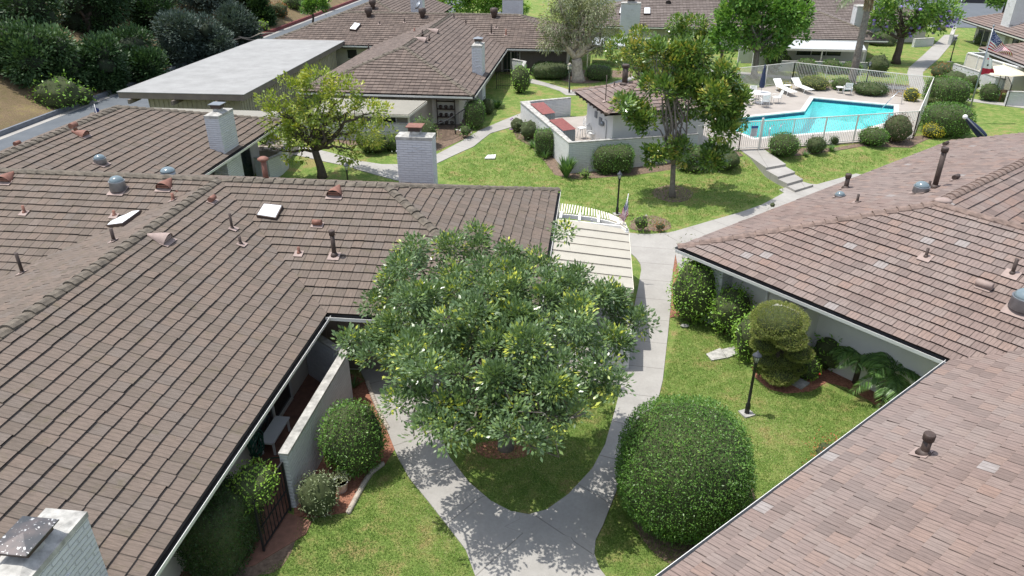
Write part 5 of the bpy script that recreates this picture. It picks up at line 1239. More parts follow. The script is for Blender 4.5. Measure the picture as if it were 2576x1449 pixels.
tree('carob_tree', 'large dense crowned grey branched tree in the centre of the teardrop lawn', 'tree', b0, 1.3, split(mt, 7, .36, .62, 5), .17, M['leafMain'], M['bark'], 2600, 22, .23, .12, .46, nl=30, nb=7, seed=3, inner=.1, tipcol=.12, gap=None, fork=b0 + V(-.05, .1, 1.2), low=-.7, up=.15, amp=.09)
MAGB = lambda e: split(e, 4, .5, .5, 9)
b = GT(811, 446)
tree('pear_tree', 'gnarled tree with sparse yellow green leaves behind the foreground ridge, left', 'tree', b, 1.6, blobs(b, [(700, 300, 42), (735, 235, 42), (800, 205, 40), (862, 235, 45), (925, 280, 42), (760, 330, 48), (850, 330, 48), (925, 335, 38), (695, 372, 28), (960, 285, 26), (680, 260, 26), (800, 270, 52), (875, 385, 26), (740, 385, 28), (975, 330, 16)], seed=4), .2, M['leafOrchid'], M['barkD'], 500, 17, .28, .17, .55, nl=13, nb=7, seed=8, inner=.3, tipcol=.2, gap=1.0, fork=at_depth(792, 378, b), up=.0, low=-.9, amp=.1)
b = GT(1692, 496)
tree('magnolia_tree', 'tall glossy magnolia on a brown earth ring before the pool house', 'tree', b, 1.7, MAGB(blobs(b, [(1660, 130, 30), (1690, 148, 42), (1755, 140, 45), (1825, 180, 42), (1645, 215, 45), (1720, 220, 62), (1800, 245, 55), (1850, 240, 34), (1600, 285, 40), (1670, 300, 55), (1750, 310, 58), (1830, 310, 42), (1592, 350, 30), (1640, 382, 36), (1720, 375, 34), (1800, 388, 34), (1572, 260, 24), (1850, 355, 28), (1765, 110, 22)], seed=5)), .13, M['leafMag'], M['bark'], 1000, 24, .3, .22, .5, nl=9, nb=6, seed=10, inner=.3, tipcol=.2, gap=.8, fork=at_depth(1694, 415, b), up=.5, low=-.9)
b = V(3.2, 50.5, .5)
tree('magnolia_tree', 'smaller yellowish magnolia behind the pool house roof, left of the tall one', 'tree', b, 2, blobs(b, [(1560, 120, 32), (1610, 95, 28), (1640, 150, 34), (1580, 165, 26), (1600, 130, 34), (1655, 190, 26), (1620, 205, 20)], seed=6), .12, M['leafMag'], M['bark'], 230, 24, .3, .22, .45, nl=7, nb=5, seed=12, inner=.4, tipcol=.4, up=.5, low=-.9, tb=.08)
b = V(10.0, 64, .5)
tree('magnolia_tree', 'dark magnolia between the tall magnolia and long roofed house', 'tree', b, 2, blobs(b, [(1715, 90, 28), (1745, 65, 28), (1775, 90, 25), (1700, 60, 18), (1750, 110, 28), (1725, 120, 26)], seed=7), .13, M['leafMag'], M['bark'], 200, 24, .34, .25, .45, nl=6, nb=4, seed=13, inner=.4, tipcol=.1, low=-.9)
b = GT(1455, 204)
tree('paperbark_tree', 'pale twisted paperbark tree with grey green crown in upper middle', 'tree', b, 2.2, blobs(b, [(1398, 62, 36), (1440, 28, 38), (1498, 22, 38), (1524, 72, 24), (1383, 108, 22), (1460, 78, 32), (1510, 112, 22), (1420, 0, 34), (1480, -14, 36), (1420, 110, 20)], seed=8), .42, M['leafGrey'], M['barkW'], 520, 18, .5, .24, .3, nl=13, nb=7, seed=15, inner=.25, tipcol=.12, gap=.5, fork=at_depth(1450, 148, b), droop=.3, up=-.2, low=-.9, amp=.09)
b = GT(1897, 196)
tree('sycamore_tree', 'bright green broadleaf tree with pale limbs behind the closed umbrella', 'tree', b, 3, blobs(b, [(1850, 52, 42), (1912, 22, 48), (1972, 42, 42), (2000, 88, 28), (1826, 100, 28), (1900, 82, 36), (1940, -20, 50), (1880, -20, 42), (1948, 110, 26), (1850, 128, 18), (2010, 40, 24)], seed=9), .22, M['leafSyc'], M['bark'], 600, 24, .5, .3, .6, nl=11, nb=6, seed=16, inner=.35, tipcol=.15, gap=.5, fork=at_depth(1905, 128, b), up=.1, low=-.9)
b = GT(2254, 160)
jac = blobs(b, [(2240, 32, 40), (2300, 22, 42), (2350, 52, 32), (2270, -20, 50), (2222, 0, 32), (2380, 28, 28), (2215, 62, 22), (2300, 70, 22), (2400, 50, 16), (2335, 0, 40)], seed=10)
jt = tree('jacaranda_tree', 'spreading tree with twisted limbs and purple blossoms beside the far walkway', 'tree', b, 3, jac, .3, M['leafSyc'], M['barkD'], 360, 20, .55, .28, .5, nl=13, nb=6, seed=17, inner=.3, tipcol=.3, gap=.5, fork=at_depth(2268, 95, b), up=.1, low=-.9, tb=.12)
mb = MB(); rd = random.Random(3)
for k in range(60):
    c, r = rd.choice(jac[2:]); ico(mb, (c[0] + rd.gauss(0, .5) * r[0], c[1] + rd.gauss(0, .5) * r[1] - .3, c[2] + rd.gauss(0, .5) * r[2]), (.16, .16, .12), 1)
mb.build('blossom', plain('jacaranda_blossom', (.30, .22, .60), .7), jt)
# palm with bare ringed trunk
b = GT(2141, 214); e = empty('palm_tree', b, 'tall palm with ringed grey trunk rising behind the pool fence', 'palm'); mb = MB()
tp = at_depth(2196, -40, b); pts = []; rs = []
for k in range(60):
    t = k / 59; p = Vector(b).lerp(tp, t); pts.append(p); rs.append((.30 - .10 * t) * (1 + (.05 if k % 2 else 0)))
mb.tube(pts, rs, 12); mb.build('trunk', M['bark'], e)
P = []; D = []
for k in range(420):
    t = rng.random(); p = np.array(Vector(b).lerp(tp, .80 + .17 * t)); a = rng.random() * 6.28; dd = np.array([math.cos(a), math.sin(a), 0]); P.append(p + dd * .22); D.append(dd * .25 + np.array([0, 0, -1.0]))
leaf_mesh('dead_skirt', np.array(P), np.array(D), .5, .12, rng.random(len(P)), foliage('leaf_dead_palm', [(.16, .11, .06), (.30, .22, .13), (.40, .32, .2)]), e)
def fronds(parent, c, n, L, wl, seed=1, el=(.0, 1.2), leafn=26, name='frond', mat='leafPalm', lw=.10):
    rd = random.Random(seed); P = []; D = []; S = []; st = MB()
    for i in range(n):
        a = 2.4 * i; e0 = rd.uniform(*el); h = V(math.cos(a), math.sin(a), 0); pts = []
        for k in range(9):
            t = k / 8; pts.append(Vector(c) + h * L * (t * math.cos(e0 * .8)) * .95 + V(0, 0, L * (math.sin(e0) * t - .75 * t * t)))
        st.tube(pts, [.012 * L * (1 - .8 * k / 8) for k in range(9)], 4)
        for k in range(leafn):
            t = .12 + .88 * k / leafn; j = min(7, int(t * 8)); p = pts[j].lerp(pts[j + 1], t * 8 - j); ax = (pts[j + 1] - pts[j]).normalized(); sd_ = ax.cross(V(0, 0, 1)).normalized()
            for sg in (-1, 1):
                P.append(p); D.append(sd_ * sg + ax * .7 + V(0, 0, -.15)); S.append(wl * L * math.sin(math.pi * min(.95, t * .8 + .15)))
    leaf_mesh('frond', np.array([tuple(p) for p in P]), np.array([tuple(d) for d in D]), np.array(S), lw, rng.random(len(P)), M[mat], parent, .25)
    st.build('frond_stem', M[mat], parent)
fronds(e, tp + V(0, 0, .2), 18, 2.6, .28, 4, (-.2, 1.2))
for lab, px, py, z, L, sd_, n in (('small shaded feather palm against the white wall under right roof', 2168, 895, 1.0, 1.15, 7, 15), ('brighter feather palm nearest the red mulch under right roof', 2245, 935, 1.05, 1.25, 9, 17)):
    c = G(px, py, z); e = empty('feather_palm', (c.x, c.y, 0), lab, 'palm', None); MB().tube([(c.x, c.y, 0), tuple(c)], [.09, .07], 8).build('trunk', M['barkD'], e); fronds(e, c, n, L, .30, sd_, (.1, 1.35), 30, lw=.14)
# ---- hill trees
def GH(px, py):
    r = ray(px, py).normalized(); t = 20
    while t < 300:
        p = CP + r * t
        if p.z <= hill(p.x, p.y) or (p.x > -37.6 and p.z <= 0): return p
        t += .25
    return p
hl = [(40, 190, 'dark broad tree at the left frame edge behind the road', 80, 'leafHill', 11), (150, 205, 'dark leafy tree with pale green tufts above lime shrub on the hillside', 72, 'leafHill', 12), (262, 215, 'dark shadowed tree third from left along the road hillside', 62, 'leafHill', 13), (345, 190, 'dark tree with visible trunk at the middle of the hillside', 60, 'leafHill', 14), (440, 150, 'grey green feathery tree above the white garage roof', 62, 'leafEuc', 15), (520, 150, 'shaded grey green tree behind far end of garage roof', 56, 'leafEuc', 16), (585, 120, 'dark blue green tree left of the red kerb', 55, 'leafEuc', 17), (655, 50, 'mid green small tree with brown twigs by red kerb', 34, 'leafHill', 18), (70, 80, 'dark tall tree in the top left corner', 90, 'leafHill', 19), (230, 90, 'dark tree in second row on the hill, near top left', 85, 'leafHill', 20), (370, 60, 'dark tree at top of the hill left of centre', 80, 'leafHill', 21), (500, 40, 'grey green tree at the top edge above garage', 75, 'leafEuc', 22), (610, 20, 'dark green tree at the top edge left of brown roof', 55, 'leafHill', 23)]
for px, py, lab, rp, mt_, sd_ in hl:
    b = GH(px, py); rd = random.Random(sd_); k = 7; L = []
    for i in range(k):
        a = rd.random() * 6.28; L.append((px + math.cos(a) * rp * .55, py - rp * .75 + math.sin(a) * rp * .55, rp * rd.uniform(.38, .55)))
    L.append((px, py - rp * .8, rp * .6)); bl = blobs(b, L, .9, .8, sd_)
    e = tree('hillside_tree', lab, 'tree', b, 1.5, bl, .25, M[mt_], M['barkD'], 330, 40, .7, .28, .5, nl=6, nb=4, seed=sd_, inner=.45, tipcol=.06 if px != 150 else .3, gap=.35, low=-1, group='trees on the hillside above the road', up=.2, tb=(.2 if px in (150, 40) else 0))
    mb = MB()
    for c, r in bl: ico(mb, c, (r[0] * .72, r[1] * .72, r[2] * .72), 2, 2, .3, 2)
    mb.build('inner_core', M['coreHill'], e)  # solid dark lumps added inside each crown to block light
mb = MB(); rd = random.Random(9)
for (x0, y0, x1, y1) in ((440, 85, 520, 78), (560, 105, 690, 82), (590, 88, 650, 108)):
    b = GH(560, 125); p, q = at_depth(x0, y0, b), at_depth(x1, y1, b); mb.tube(wiggle(p, q, 5, .04, rd), [.09, .08, .07, .05, .04, .02], 5)
tag(mb.build('dead_branch', M['barkW']), 'bare pale dead branch reaching out of hillside trees', 'branch')
for px, py, w, lab in ((1150, 14, 34, 'yellow green tree at the top edge behind brown roofs, left part'), (1215, 8, 34, 'yellow green tree at top edge between the dish and far chimney'), (1285, 14, 30, 'yellow green tree at top edge just left of far chimney')):
    b = V(*GT(px, 52).xy, 0); bl = blobs(b, [(px - 20, py, w * .8), (px + 18, py - 6, w * .8), (px, py - 18, w)], seed=px)
    tree('street_tree', lab, 'tree', b, 2, bl, .15, M['leafSyc'], M['barkD'], 150, 20, .5, .38, .5, nl=5, nb=3, seed=px, tb=.3, inner=.3, low=-.9)
for px, py, w, lab in ((1010, 8, 30, 'green tree behind the red kerb at the top edge'), (790, 20, 24, 'light green bush tree on the bank near red kerb'), (1440, 5, 18, 'dark narrow tree by white garage wall at top'), (2520, 0, 22, 'thin tree beside the parked vehicle at top right')):
    b = GT(px, py + 45); bl = blobs(b, [(px - 12, py, w * .7), (px + 12, py - 6, w * .7), (px, py - 14, w * .8)], seed=px)
    tree('street_tree', lab, 'tree', b, 2, bl, .12, M['leafSyc'], M['barkD'], 90, 18, .5, .38, .5, nl=5, nb=3, seed=px, inner=.3, low=-.9)
# ============================================================ SHRUBS
S_ = shrub
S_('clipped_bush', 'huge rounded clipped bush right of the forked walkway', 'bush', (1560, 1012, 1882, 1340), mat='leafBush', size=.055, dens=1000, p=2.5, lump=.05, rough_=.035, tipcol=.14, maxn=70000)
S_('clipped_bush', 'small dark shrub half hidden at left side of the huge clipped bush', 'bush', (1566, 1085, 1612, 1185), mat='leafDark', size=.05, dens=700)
S_('round_bush', 'bright green rounded bush beside the left privacy wall', 'bush', (808, 1010, 966, 1195), mat='leafBush', size=.065, dens=650, lump=.1, rough_=.07, tipcol=.2, tb=.08, maxn=40000)
hc = G(598, 1225, 1.35)
S_('clipped_hedge', 'tall dark boxy hedge under the eave beside iron gate', 'hedge', cr=((-7.72, 11.1, .85), (.62, .95, .9)), mat='leafDark', size=.05, dens=900, p=5, lump=.05, maxn=30000)
S_('lit_hedge_top', 'sunlit top of the dark hedge by iron gate, as brighter leaves', 'bush', cr=((-7.2, 11.8, 1.45), (.42, .52, .42)), mat='leafLime', size=.075, dens=900, lump=.12, rough_=.12, p=3, tb=.15)  # sunlight on the hedge top put into a brighter leaf colour
S_('ivy_shrub', 'variegated pale ivy mound between iron gate and potted plant', 'shrub', (750, 1190, 848, 1298), mat='leafVar', size=.07, dens=420, lump=.2, rough_=.12)
S_('camellia_bush', 'tall glossy camellia at left corner of the right house wall', 'bush', (1688, 645, 1806, 815), mat='leafLime', size=.09, dens=520, lump=.2, rough_=.1, tb=0, core=.88)
S_('camellia_bush', 'middle glossy camellia bush along white wall of right house', 'bush', (1788, 715, 1892, 848), mat='leafLime', size=.09, dens=420, lump=.25, rough_=.12, tb=0, core=.85)
S_('camellia_bush', 'lower glossy camellia bush touching the cloud pruned topiary', 'bush', (1846, 785, 1932, 910), mat='leafLime', size=.09, dens=420, lump=.25, rough_=.12, tb=0, core=.85)
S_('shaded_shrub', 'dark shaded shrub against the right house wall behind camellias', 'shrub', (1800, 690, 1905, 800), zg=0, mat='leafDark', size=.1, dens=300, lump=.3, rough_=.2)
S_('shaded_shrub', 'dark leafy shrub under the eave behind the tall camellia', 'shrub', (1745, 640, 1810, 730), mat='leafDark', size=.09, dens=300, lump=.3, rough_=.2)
S_('leafy_shrub', 'broad leaved yellow green shrub in shade left of feather palms', 'shrub', (2042, 835, 2128, 935), mat='leafLime', size=.13, dens=260, lump=.3, rough_=.2, tb=-.25, core=.8)
S_('geranium', 'round geranium with red flowers beside the topiary', 'shrub', (1998, 890, 2064, 955), mat='leafLime', size=.075, dens=420, lump=.1, flowers=('flowerR', 7, .05))
S_('nandina', 'reddish loose foliage plant at edge of lower right roof', 'shrub', (2030, 1092, 2135, 1185), mat='leafRed', size=.07, dens=140, lump=.3, rough_=.3, core=.5)
S_('lime_shrub', 'small lime shrub at the foot of lamp post bed', 'shrub', (1893, 893, 1935, 938), mat='leafLime', size=.07, dens=350)
S_('rose_bush', 'loose rose bush in front of the pergola post', 'rose bush', (1588, 532, 1640, 586), mat='leafLime', size=.09, dens=170, lump=.3, rough_=.3, core=.6, flowers=('flowerW', 5, .045))
S_('rose_bush', 'reddish low rose bush right of pergola beside the walkway', 'rose bush', (1640, 552, 1682, 586), mat='leafRed', size=.08, dens=150, lump=.3, rough_=.3, core=.5)
S_('airy_plant', 'wispy grey green plant at left tip of the right house roof', 'shrub', (1686, 588, 1748, 668), mat='leafGrey', size=.12, dens=70, lump=.3, rough_=.4, core=.3, aspect=.2)
S_('airy_plant', 'wispy plant beside the sunlit walkway above right roof', 'shrub', (1925, 497, 1962, 534), mat='leafGrey', size=.1, dens=90, lump=.3, rough_=.4, core=.3, aspect=.2)
# topiary: cloud pruned pads on a trunk
b = GT(1955, 962); e = empty('topiary_tree', b, 'cloud pruned topiary tree with stacked pads behind the lamp post', 'topiary')
pads = [(1960, 808, 66, .62), (1925, 865, 34, .55), (1985, 852, 42, .5), (2010, 888, 34, .45), (1935, 905, 38, .45), (1975, 900, 40, .5), (1920, 835, 28, .5), (1960, 938, 44, .45), (2000, 925, 26, .4)]
P = []; D = []; T = []; core = MB(); tk = MB(); rd = random.Random(2)
for i, (px, py, rp, fl) in enumerate(pads):
    c = at_depth(px, py, Vector(b) + FH * rd.uniform(-.25, .25)); r = rp * mpp(c); n = int(9000 * (rp / 66) ** 2); d = rdirs(n)
    q = d * np.array([r, r, r * fl]) * (1 + .12 * np.array([mnoise.noise(Vector(x) * 3 + c) for x in d]))[:, None] * (.92 + .14 * rng.random((n, 1)))
    P.append(q + np.array(c)); D.append(unit(d * [1, 1, 1.6]) + rdirs(n) * .8 + [0, 0, .3]); T.append(.45 + .2 * rng.normal(size=n) + .3 * d[:, 2] * (i == 0) * .3); ico(core, c, (r * .85, r * .85, r * fl * .85), 2); tk.tube([Vector(b) + V(0, 0, .5 + .1 * i), c], [.05, .03], 6)
P = np.concatenate(P); leaf_mesh('foliage', P, np.concatenate(D), .07, .22, np.concatenate(T), M['leafTop'], e); core.build('inner_core', M['twigs'], e); tk.tube([b, at_depth(1958, 850, b)], [.09, .05], 8); tk.build('trunk', M['barkD'], e)
# around the pool
S_('round_bush', 'round dark bush nearest the pool gate outside the fence', 'bush', (1935, 334, 2010, 394), mat='leafBush', size=.1, dens=500, rough_=.05)
S_('round_bush', 'smaller dark bush second from the pool gate outside fence', 'bush', (2028, 343, 2078, 386), mat='leafDark', size=.1, dens=450, lump=.12, rough_=.1)
S_('round_bush', 'low clipped bush against the pool fence left of purple shrub', 'bush', (2162, 320, 2232, 366), mat='leafBush', size=.1, dens=500)
S_('purple_shrub', 'round purple leaved shrub near right corner of the pool fence', 'shrub', (2222, 288, 2294, 358), mat='leafPur', size=.1, dens=380, lump=.15, rough_=.12)
S_('small_shrub', 'tiny dark ball shrub in the middle of pool fence front', 'shrub', (2086, 343, 2110, 363), mat='leafDark', size=.08, dens=400)
S_('golden_shrub', 'bright yellow shrub at the right foot of pool fence', 'shrub', (2324, 309, 2375, 347), mat='leafYel', size=.09, dens=450, lump=.15, tb=.1)
S_('clipped_hedge', 'big flat topped clipped hedge beside yellow shrub near flagpole', 'hedge', (2330, 262, 2438, 340), mat='leafBush', size=.1, dens=700, p=3.2, rough_=.03)
S_('clipped_hedge', 'flat topped clipped hedge behind the one near flagpole', 'hedge', (2334, 196, 2432, 262), mat='leafBush', size=.11, dens=600, p=3.2, rough_=.03)
S_('low_shrub', 'low olive shrub between two clipped hedges right of fence', 'shrub', (2332, 238, 2384, 266), mat='leafTop', size=.1, dens=350)
for bx, lab in (((2004, 148, 2056, 184), 'round bush left of three in front of grey patio wall'), ((2066, 150, 2116, 184), 'round bush middle of three in front of grey patio wall'), ((2117, 155, 2166, 186), 'round bush right of three beside the palm trunk')):
    S_('round_bush', lab, 'bush', bx, mat='leafBush', size=.14, dens=420, rough_=.05)
S_('column_shrub', 'tall columnar green shrub left of white corrugated cover', 'shrub', (1927, 110, 1966, 184), mat='leafBush', size=.14, dens=380, p=2.6)
S_('lime_shrub', 'lime leaved shrub in front of the short block panel', 'shrub', (1960, 138, 1992, 170), mat='leafLime', size=.14, dens=260, lump=.2, rough_=.15)
S_('flowering_shrub', 'pale flowering shrub behind pool fence in front of loungers hedge', 'shrub', (2010, 192, 2086, 226), mat='leafTop', size=.11, dens=420, rough_=.08, tipcol=.3)
S_('round_bush', 'rounded green bush behind the fence left of single pool chair', 'bush', (2092, 196, 2142, 228), mat='leafBush', size=.12, dens=380)
S_('round_bush', 'rounded green bush behind pool fence right of single pool chair', 'bush', (2148, 206, 2232, 240), mat='leafDark', size=.12, dens=420)
S_('golden_shrub', 'yellow shrub seen through the back pool fence', 'shrub', (2274, 221, 2311, 256), mat='leafYel', size=.11, dens=400)
S_('golden_shrub', 'small orange yellow shrub behind the left back fence corner', 'shrub', (1958, 205, 1992, 228), mat='leafYel', size=.1, dens=200, core=.7)
S_('mixed_shrub', 'reddish green shrub at left end of the right patio wall', 'shrub', (2344, 160, 2392, 200), mat='leafRed', size=.14, dens=300, lump=.25, rough_=.2)
S_('mixed_shrub', 'dark green flowering shrub below right patio wall, middle', 'shrub', (2376, 178, 2430, 218), mat='leafBush', size=.14, dens=300, lump=.25, rough_=.2)
S_('mixed_shrub', 'dark green shrub touching the flag pole line under patio wall', 'shrub', (2420, 188, 2462, 232), mat='leafBush', size=.14, dens=300, lump=.25, rough_=.2, tb=-.1)
S_('round_bush', 'rounded bush beside the iron gate at right edge', 'bush', (2466, 209, 2512, 254), mat='leafBush', size=.13, dens=380)
S_('round_bush', 'green rounded bush against the wall of top right house', 'bush', (2452, 80, 2496, 124), zg=0, mat='leafBush', size=.16, dens=320)
S_('mixed_shrub', 'small bush with red tips by the far parking entrance', 'shrub', (2352, 62, 2378, 88), zg=0, mat='leafRed', size=.16, dens=260)
S_('mixed_shrub', 'dark shrub row between palm trunk and flowering tree', 'shrub', (2185, 140, 2235, 190), mat='leafDark', size=.16, dens=260, lump=.3, rough_=.2)
S_('mixed_shrub', 'dark shrubs under the roof behind flowering tree', 'shrub', (2180, 80, 2250, 125), zg=0, mat='leafDark', size=.18, dens=240, lump=.3, rough_=.2)
# around the yard wall and centre house
S_('lavender_shrub', 'grey green shrub with purple blooms at top end of yard wall', 'shrub', (1284, 296, 1318, 332), mat='leafGrey', size=.09, dens=260, lump=.25, rough_=.2, flowers=('flowerP', 9, .07))
S_('agapanthus', 'leafy clump in the middle of the bed beside yard wall', 'plant', (1308, 302, 1352, 352), mat='leafStrap', size=.14, dens=260, lump=.25, rough_=.25, aspect=.25)
S_('clipped_hedge', 'square clipped hedge against the white yard wall', 'hedge', (1346, 326, 1396, 390), mat='leafBush', size=.08, dens=600, p=5, rough_=.03, tb=.08)
S_('clipped_hedge', 'square clipped hedge on short trunk in front of yard wall', 'hedge', (1490, 358, 1592, 430), mat='leafBush', size=.08, dens=600, p=4.5, rough_=.03, tb=.05)
S_('clipped_hedge', 'clipped hedge behind magnolia trunk against yard wall', 'hedge', (1700, 368, 1785, 424), mat='leafBush', size=.08, dens=500, p=4.5, rough_=.03)
S_('mixed_shrub', 'loose green shrub between magnolia trunk and the pool gate', 'shrub', (1785, 372, 1862, 428), mat='leafBush', size=.11, dens=260, lump=.25, rough_=.2)
S_('mixed_shrub', 'low yellow green plants right of the magnolia trunk', 'shrub', (1715, 402, 1775, 432), mat='leafLime', size=.1, dens=260, lump=.25, rough_=.2)
c = GT(1424, 446); strap('bird_of_paradise', 'spiky bird of paradise clump at front corner of yard wall', 'plant', c, 150, 1.5, .11, upright=.7, seed=4)
c = GT(1372, 400); strap('agapanthus', 'strappy clump between square hedge and bird of paradise', 'plant', c, 60, .8, .05, upright=.5, seed=6)
c = GT(1340, 372); strap('agapanthus', 'strappy clump in front of square hedge by yard wall', 'plant', c, 50, .7, .05, upright=.5, seed=7)
c = GT(1520, 440); strap('low_plant', 'small strappy plant below the hedge on short trunk', 'plant', c, 40, .5, .05, upright=.4, seed=8)
S_('low_plant', 'yellow green low plant beside bird of paradise', 'plant', (1455, 424, 1490, 450), mat='leafLime', size=.09, dens=260, rough_=.3, core=.6)
c = GT(1946, 388); strap('day_lily', 'arching lily clump at left of the bush by pool gate', 'plant', c, 60, .6, .04, upright=.45, seed=9)
c = GT(2092, 380); strap('day_lily', 'arching lily clump between dark bushes outside pool fence', 'plant', c, 60, .6, .04, upright=.45, seed=10)
c = GT(2025, 392); strap('day_lily', 'small lily clump beneath second dark bush outside pool fence', 'plant', c, 40, .45, .04, upright=.4, seed=12)
c = GT(890, 975); strap('lily_plant', 'strappy plant at the far end of the left privacy wall', 'plant', c, 36, .55, .03, upright=.45, seed=14)
S_('column_bush', 'tall rounded bush at right corner of centre house', 'bush', (1168, 250, 1220, 324), mat='leafBush', size=.1, dens=500, p=2.6, rough_=.04)
S_('mixed_shrub', 'dark shrub along right wall of the centre house', 'shrub', (1208, 248, 1244, 288), mat='leafDark', size=.12, dens=300, lump=.2, rough_=.15)
c = GT(1250, 272); strap('clivia', 'dark strappy plants along right side of the centre house', 'plant', c, 110, 1.0, .08, upright=.5, seed=15)
S_('lime_shrub', 'bright leafy shrub beside white block wall of centre house', 'shrub', (1286, 164, 1334, 234), mat='leafLime', size=.13, dens=330, lump=.15, rough_=.12)
S_('vine_shrub', 'green vine shrub beside curved iron fence', 'shrub', (1030, 296, 1098, 370), mat='leafBush', size=.1, dens=330, lump=.25, rough_=.18, tb=.1)
S_('rose_bush', 'white rose bush right of the curved iron fence', 'rose bush', (1150, 310, 1192, 348), mat='leafBush', size=.1, dens=200, lump=.3, rough_=.3, core=.6, flowers=('flowerW', 8, .06))
S_('mixed_shrub', 'dark low shrubs below the block wall left of painted chimney', 'shrub', (900, 330, 975, 385), mat='leafDark', size=.11, dens=260, lump=.3, rough_=.25)
S_('mixed_shrub', 'small green shrub just left of the painted chimney', 'shrub', (960, 335, 1015, 380), mat='leafBush', size=.1, dens=240, lump=.3, rough_=.25)
S_('clipped_hedge', 'low clipped hedge right of the paperbark trunk', 'hedge', (1474, 164, 1538, 200), mat='leafBush', size=.12, dens=450, p=4, rough_=.04)
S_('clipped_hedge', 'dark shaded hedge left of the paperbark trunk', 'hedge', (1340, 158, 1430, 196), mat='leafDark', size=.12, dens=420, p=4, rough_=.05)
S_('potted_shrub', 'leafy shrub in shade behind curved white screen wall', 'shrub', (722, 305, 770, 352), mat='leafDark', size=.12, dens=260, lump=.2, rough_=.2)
def hb(px, py, w, h, lab, mat, tb=0):
    p = GH(px, py); r = w / 2 * mpp(p); S_('hillside_shrub', lab, 'shrub', cr=((p.x, p.y, p.z + r * .5), (r, r, r * .8)), mat=mat, size=.22, dens=420, lump=.3, rough_=.2, tb=tb, group='shrubs on the hillside')
for q in ((150, 262, 100, 70, 'lime green bush on the bank next to the road', 'leafLime', -.1), (205, 255, 60, 40, 'right part of the lime bush patch by road', 'leafLime', -.15), (335, 165, 60, 30, 'low green shrub in gap between hillside trees', 'leafBush', 0), (400, 160, 50, 30, 'low yellow green shrub above garage roof corner', 'leafLime', -.2), (700, 40, 50, 30, 'mixed brown green shrub beside red kerb', 'leafRed', 0), (740, 20, 50, 26, 'bright green shrub further along red kerb', 'leafBush', .1), (800, 12, 60, 26, 'light green bank shrub at top above red kerb', 'leafLime', 0), (660, 75, 34, 26, 'small lime shrub where the red kerb begins', 'leafLime', 0)): hb(*q)
# ============================================================ OBJECTS
M['lampglass'] = glass('lamp_glass', (.62, .64, .62), .3); M['navy'] = plain('navy_cloth', (.02, .03, .07), .85, .2, 6); M['beige'] = plain('beige_cloth', (.70, .62, .44), .85, .05, 4)
M['terra'] = plain('terracotta', (.35, .15, .08), .8); M['plastic'] = plain('white_plastic', (.80, .80, .78), .35, .03, 2); M['hose'] = plain('green_hose', (.02, .10, .06), .4); M['steel'] = plain('steel', (.55, .57, .6), .2, .05, 4, metal=.9)
M['flagred'] = plain('flag_red', (.45, .02, .05), .8, .1, 5); M['flagblue'] = plain('flag_blue', (.02, .04, .16), .8, .1, 5); M['flagwhite'] = plain('flag_white', (.78, .78, .78), .8, .05, 5)
def children(o): return [c for c in bpy.data.objects if c.parent == o]
def dup(root, delta, label, z=None):
    r = root.copy(); C.objects.link(r); r.location = Vector(root.location) + Vector(delta); r['label'] = label
    def rec(src, dst):
        for ch in children(src):
            c = ch.copy(); C.objects.link(c); mi = ch.matrix_parent_inverse.copy(); c.parent = dst; c.matrix_parent_inverse = mi; rec(ch, c)
    rec(root, r); return r
# lamp posts
b = GT(1878, 1042); lp = empty('lamp_post', b, 'nearest black lamp post on a pale footing in the right lawn', 'lamp post', 'black lamp posts along the walkways')
MB().box(b + V(0, 0, .01), (.34, .34, .09), .5).build('footing', M['cap_conc'], lp)
mb = MB(); mb.lathe(b, [(.07, .03), (.07, .35), (.045, .4), (.04, 1.72), (.06, 1.74), (.03, 1.78)], 12); mb.build('post', M['black'], lp)
mb = MB(); mb.lathe(b, [(.055, 1.79), (.10, 1.98), (.10, 2.0)], 8); o = mb.build('lantern', M['lampglass'], lp)
mb = MB()
for k in range(8): a = k * math.pi / 4; mb.bar(b + V(.057 * math.cos(a), .057 * math.sin(a), 1.78), b + V(.103 * math.cos(a), .103 * math.sin(a), 2.0), .012)
mb.build('lantern_frame', M['black'], lp)
mb = MB(); mb.lathe(b, [(.135, 1.99), (.12, 2.02), (.05, 2.09), (.02, 2.13), (.005, 2.17)], 12); mb.build('lantern_cap', plain('lamp_cap', (.05, .055, .065), .4), lp)
for p, lab in ((GT(1552, 540), 'black lamp post beside the small flag and pergola'), (GT(1432, 235), 'black lamp post on grass behind the yard wall corner'), (G(870, 409, 2.15), 'black lamp post behind the foreground ridge near gnarled tree'), (G(2190, 156, 2.6), 'black lamp post behind the back pool fence near palm trunk'), (GT(2390, 156), 'black lamp post beside the far right walkway'), (G(376, 245, 1.9), 'dark lamp fixed at front corner of the garage')):
    q = V(p.x, p.y, terrain(p.x, p.y)); dup(lp, q - Vector(b), lab)
# bird house
b = GT(1431, 234); e = empty('birdhouse', b, 'small pale birdhouse on tall white pole by middle walkway', 'birdhouse'); MB().bar(b, b + V(0, 0, 1.75), .06).build('pole', M['white'], e)
MB().box(b + V(0, 0, 1.9), (.26, .22, .3), .3).build('box', M['stucco'], e); mb = MB(); mb.lathe(b + V(0, 0, 2.05), [(.22, 0), (.02, .16)], 4); mb.build('roof', M['woodL'], e); MB().box(b + V(.02, -.02, 1.62), (.2, .04, .18), .3).build('sign', M['galv'], e)
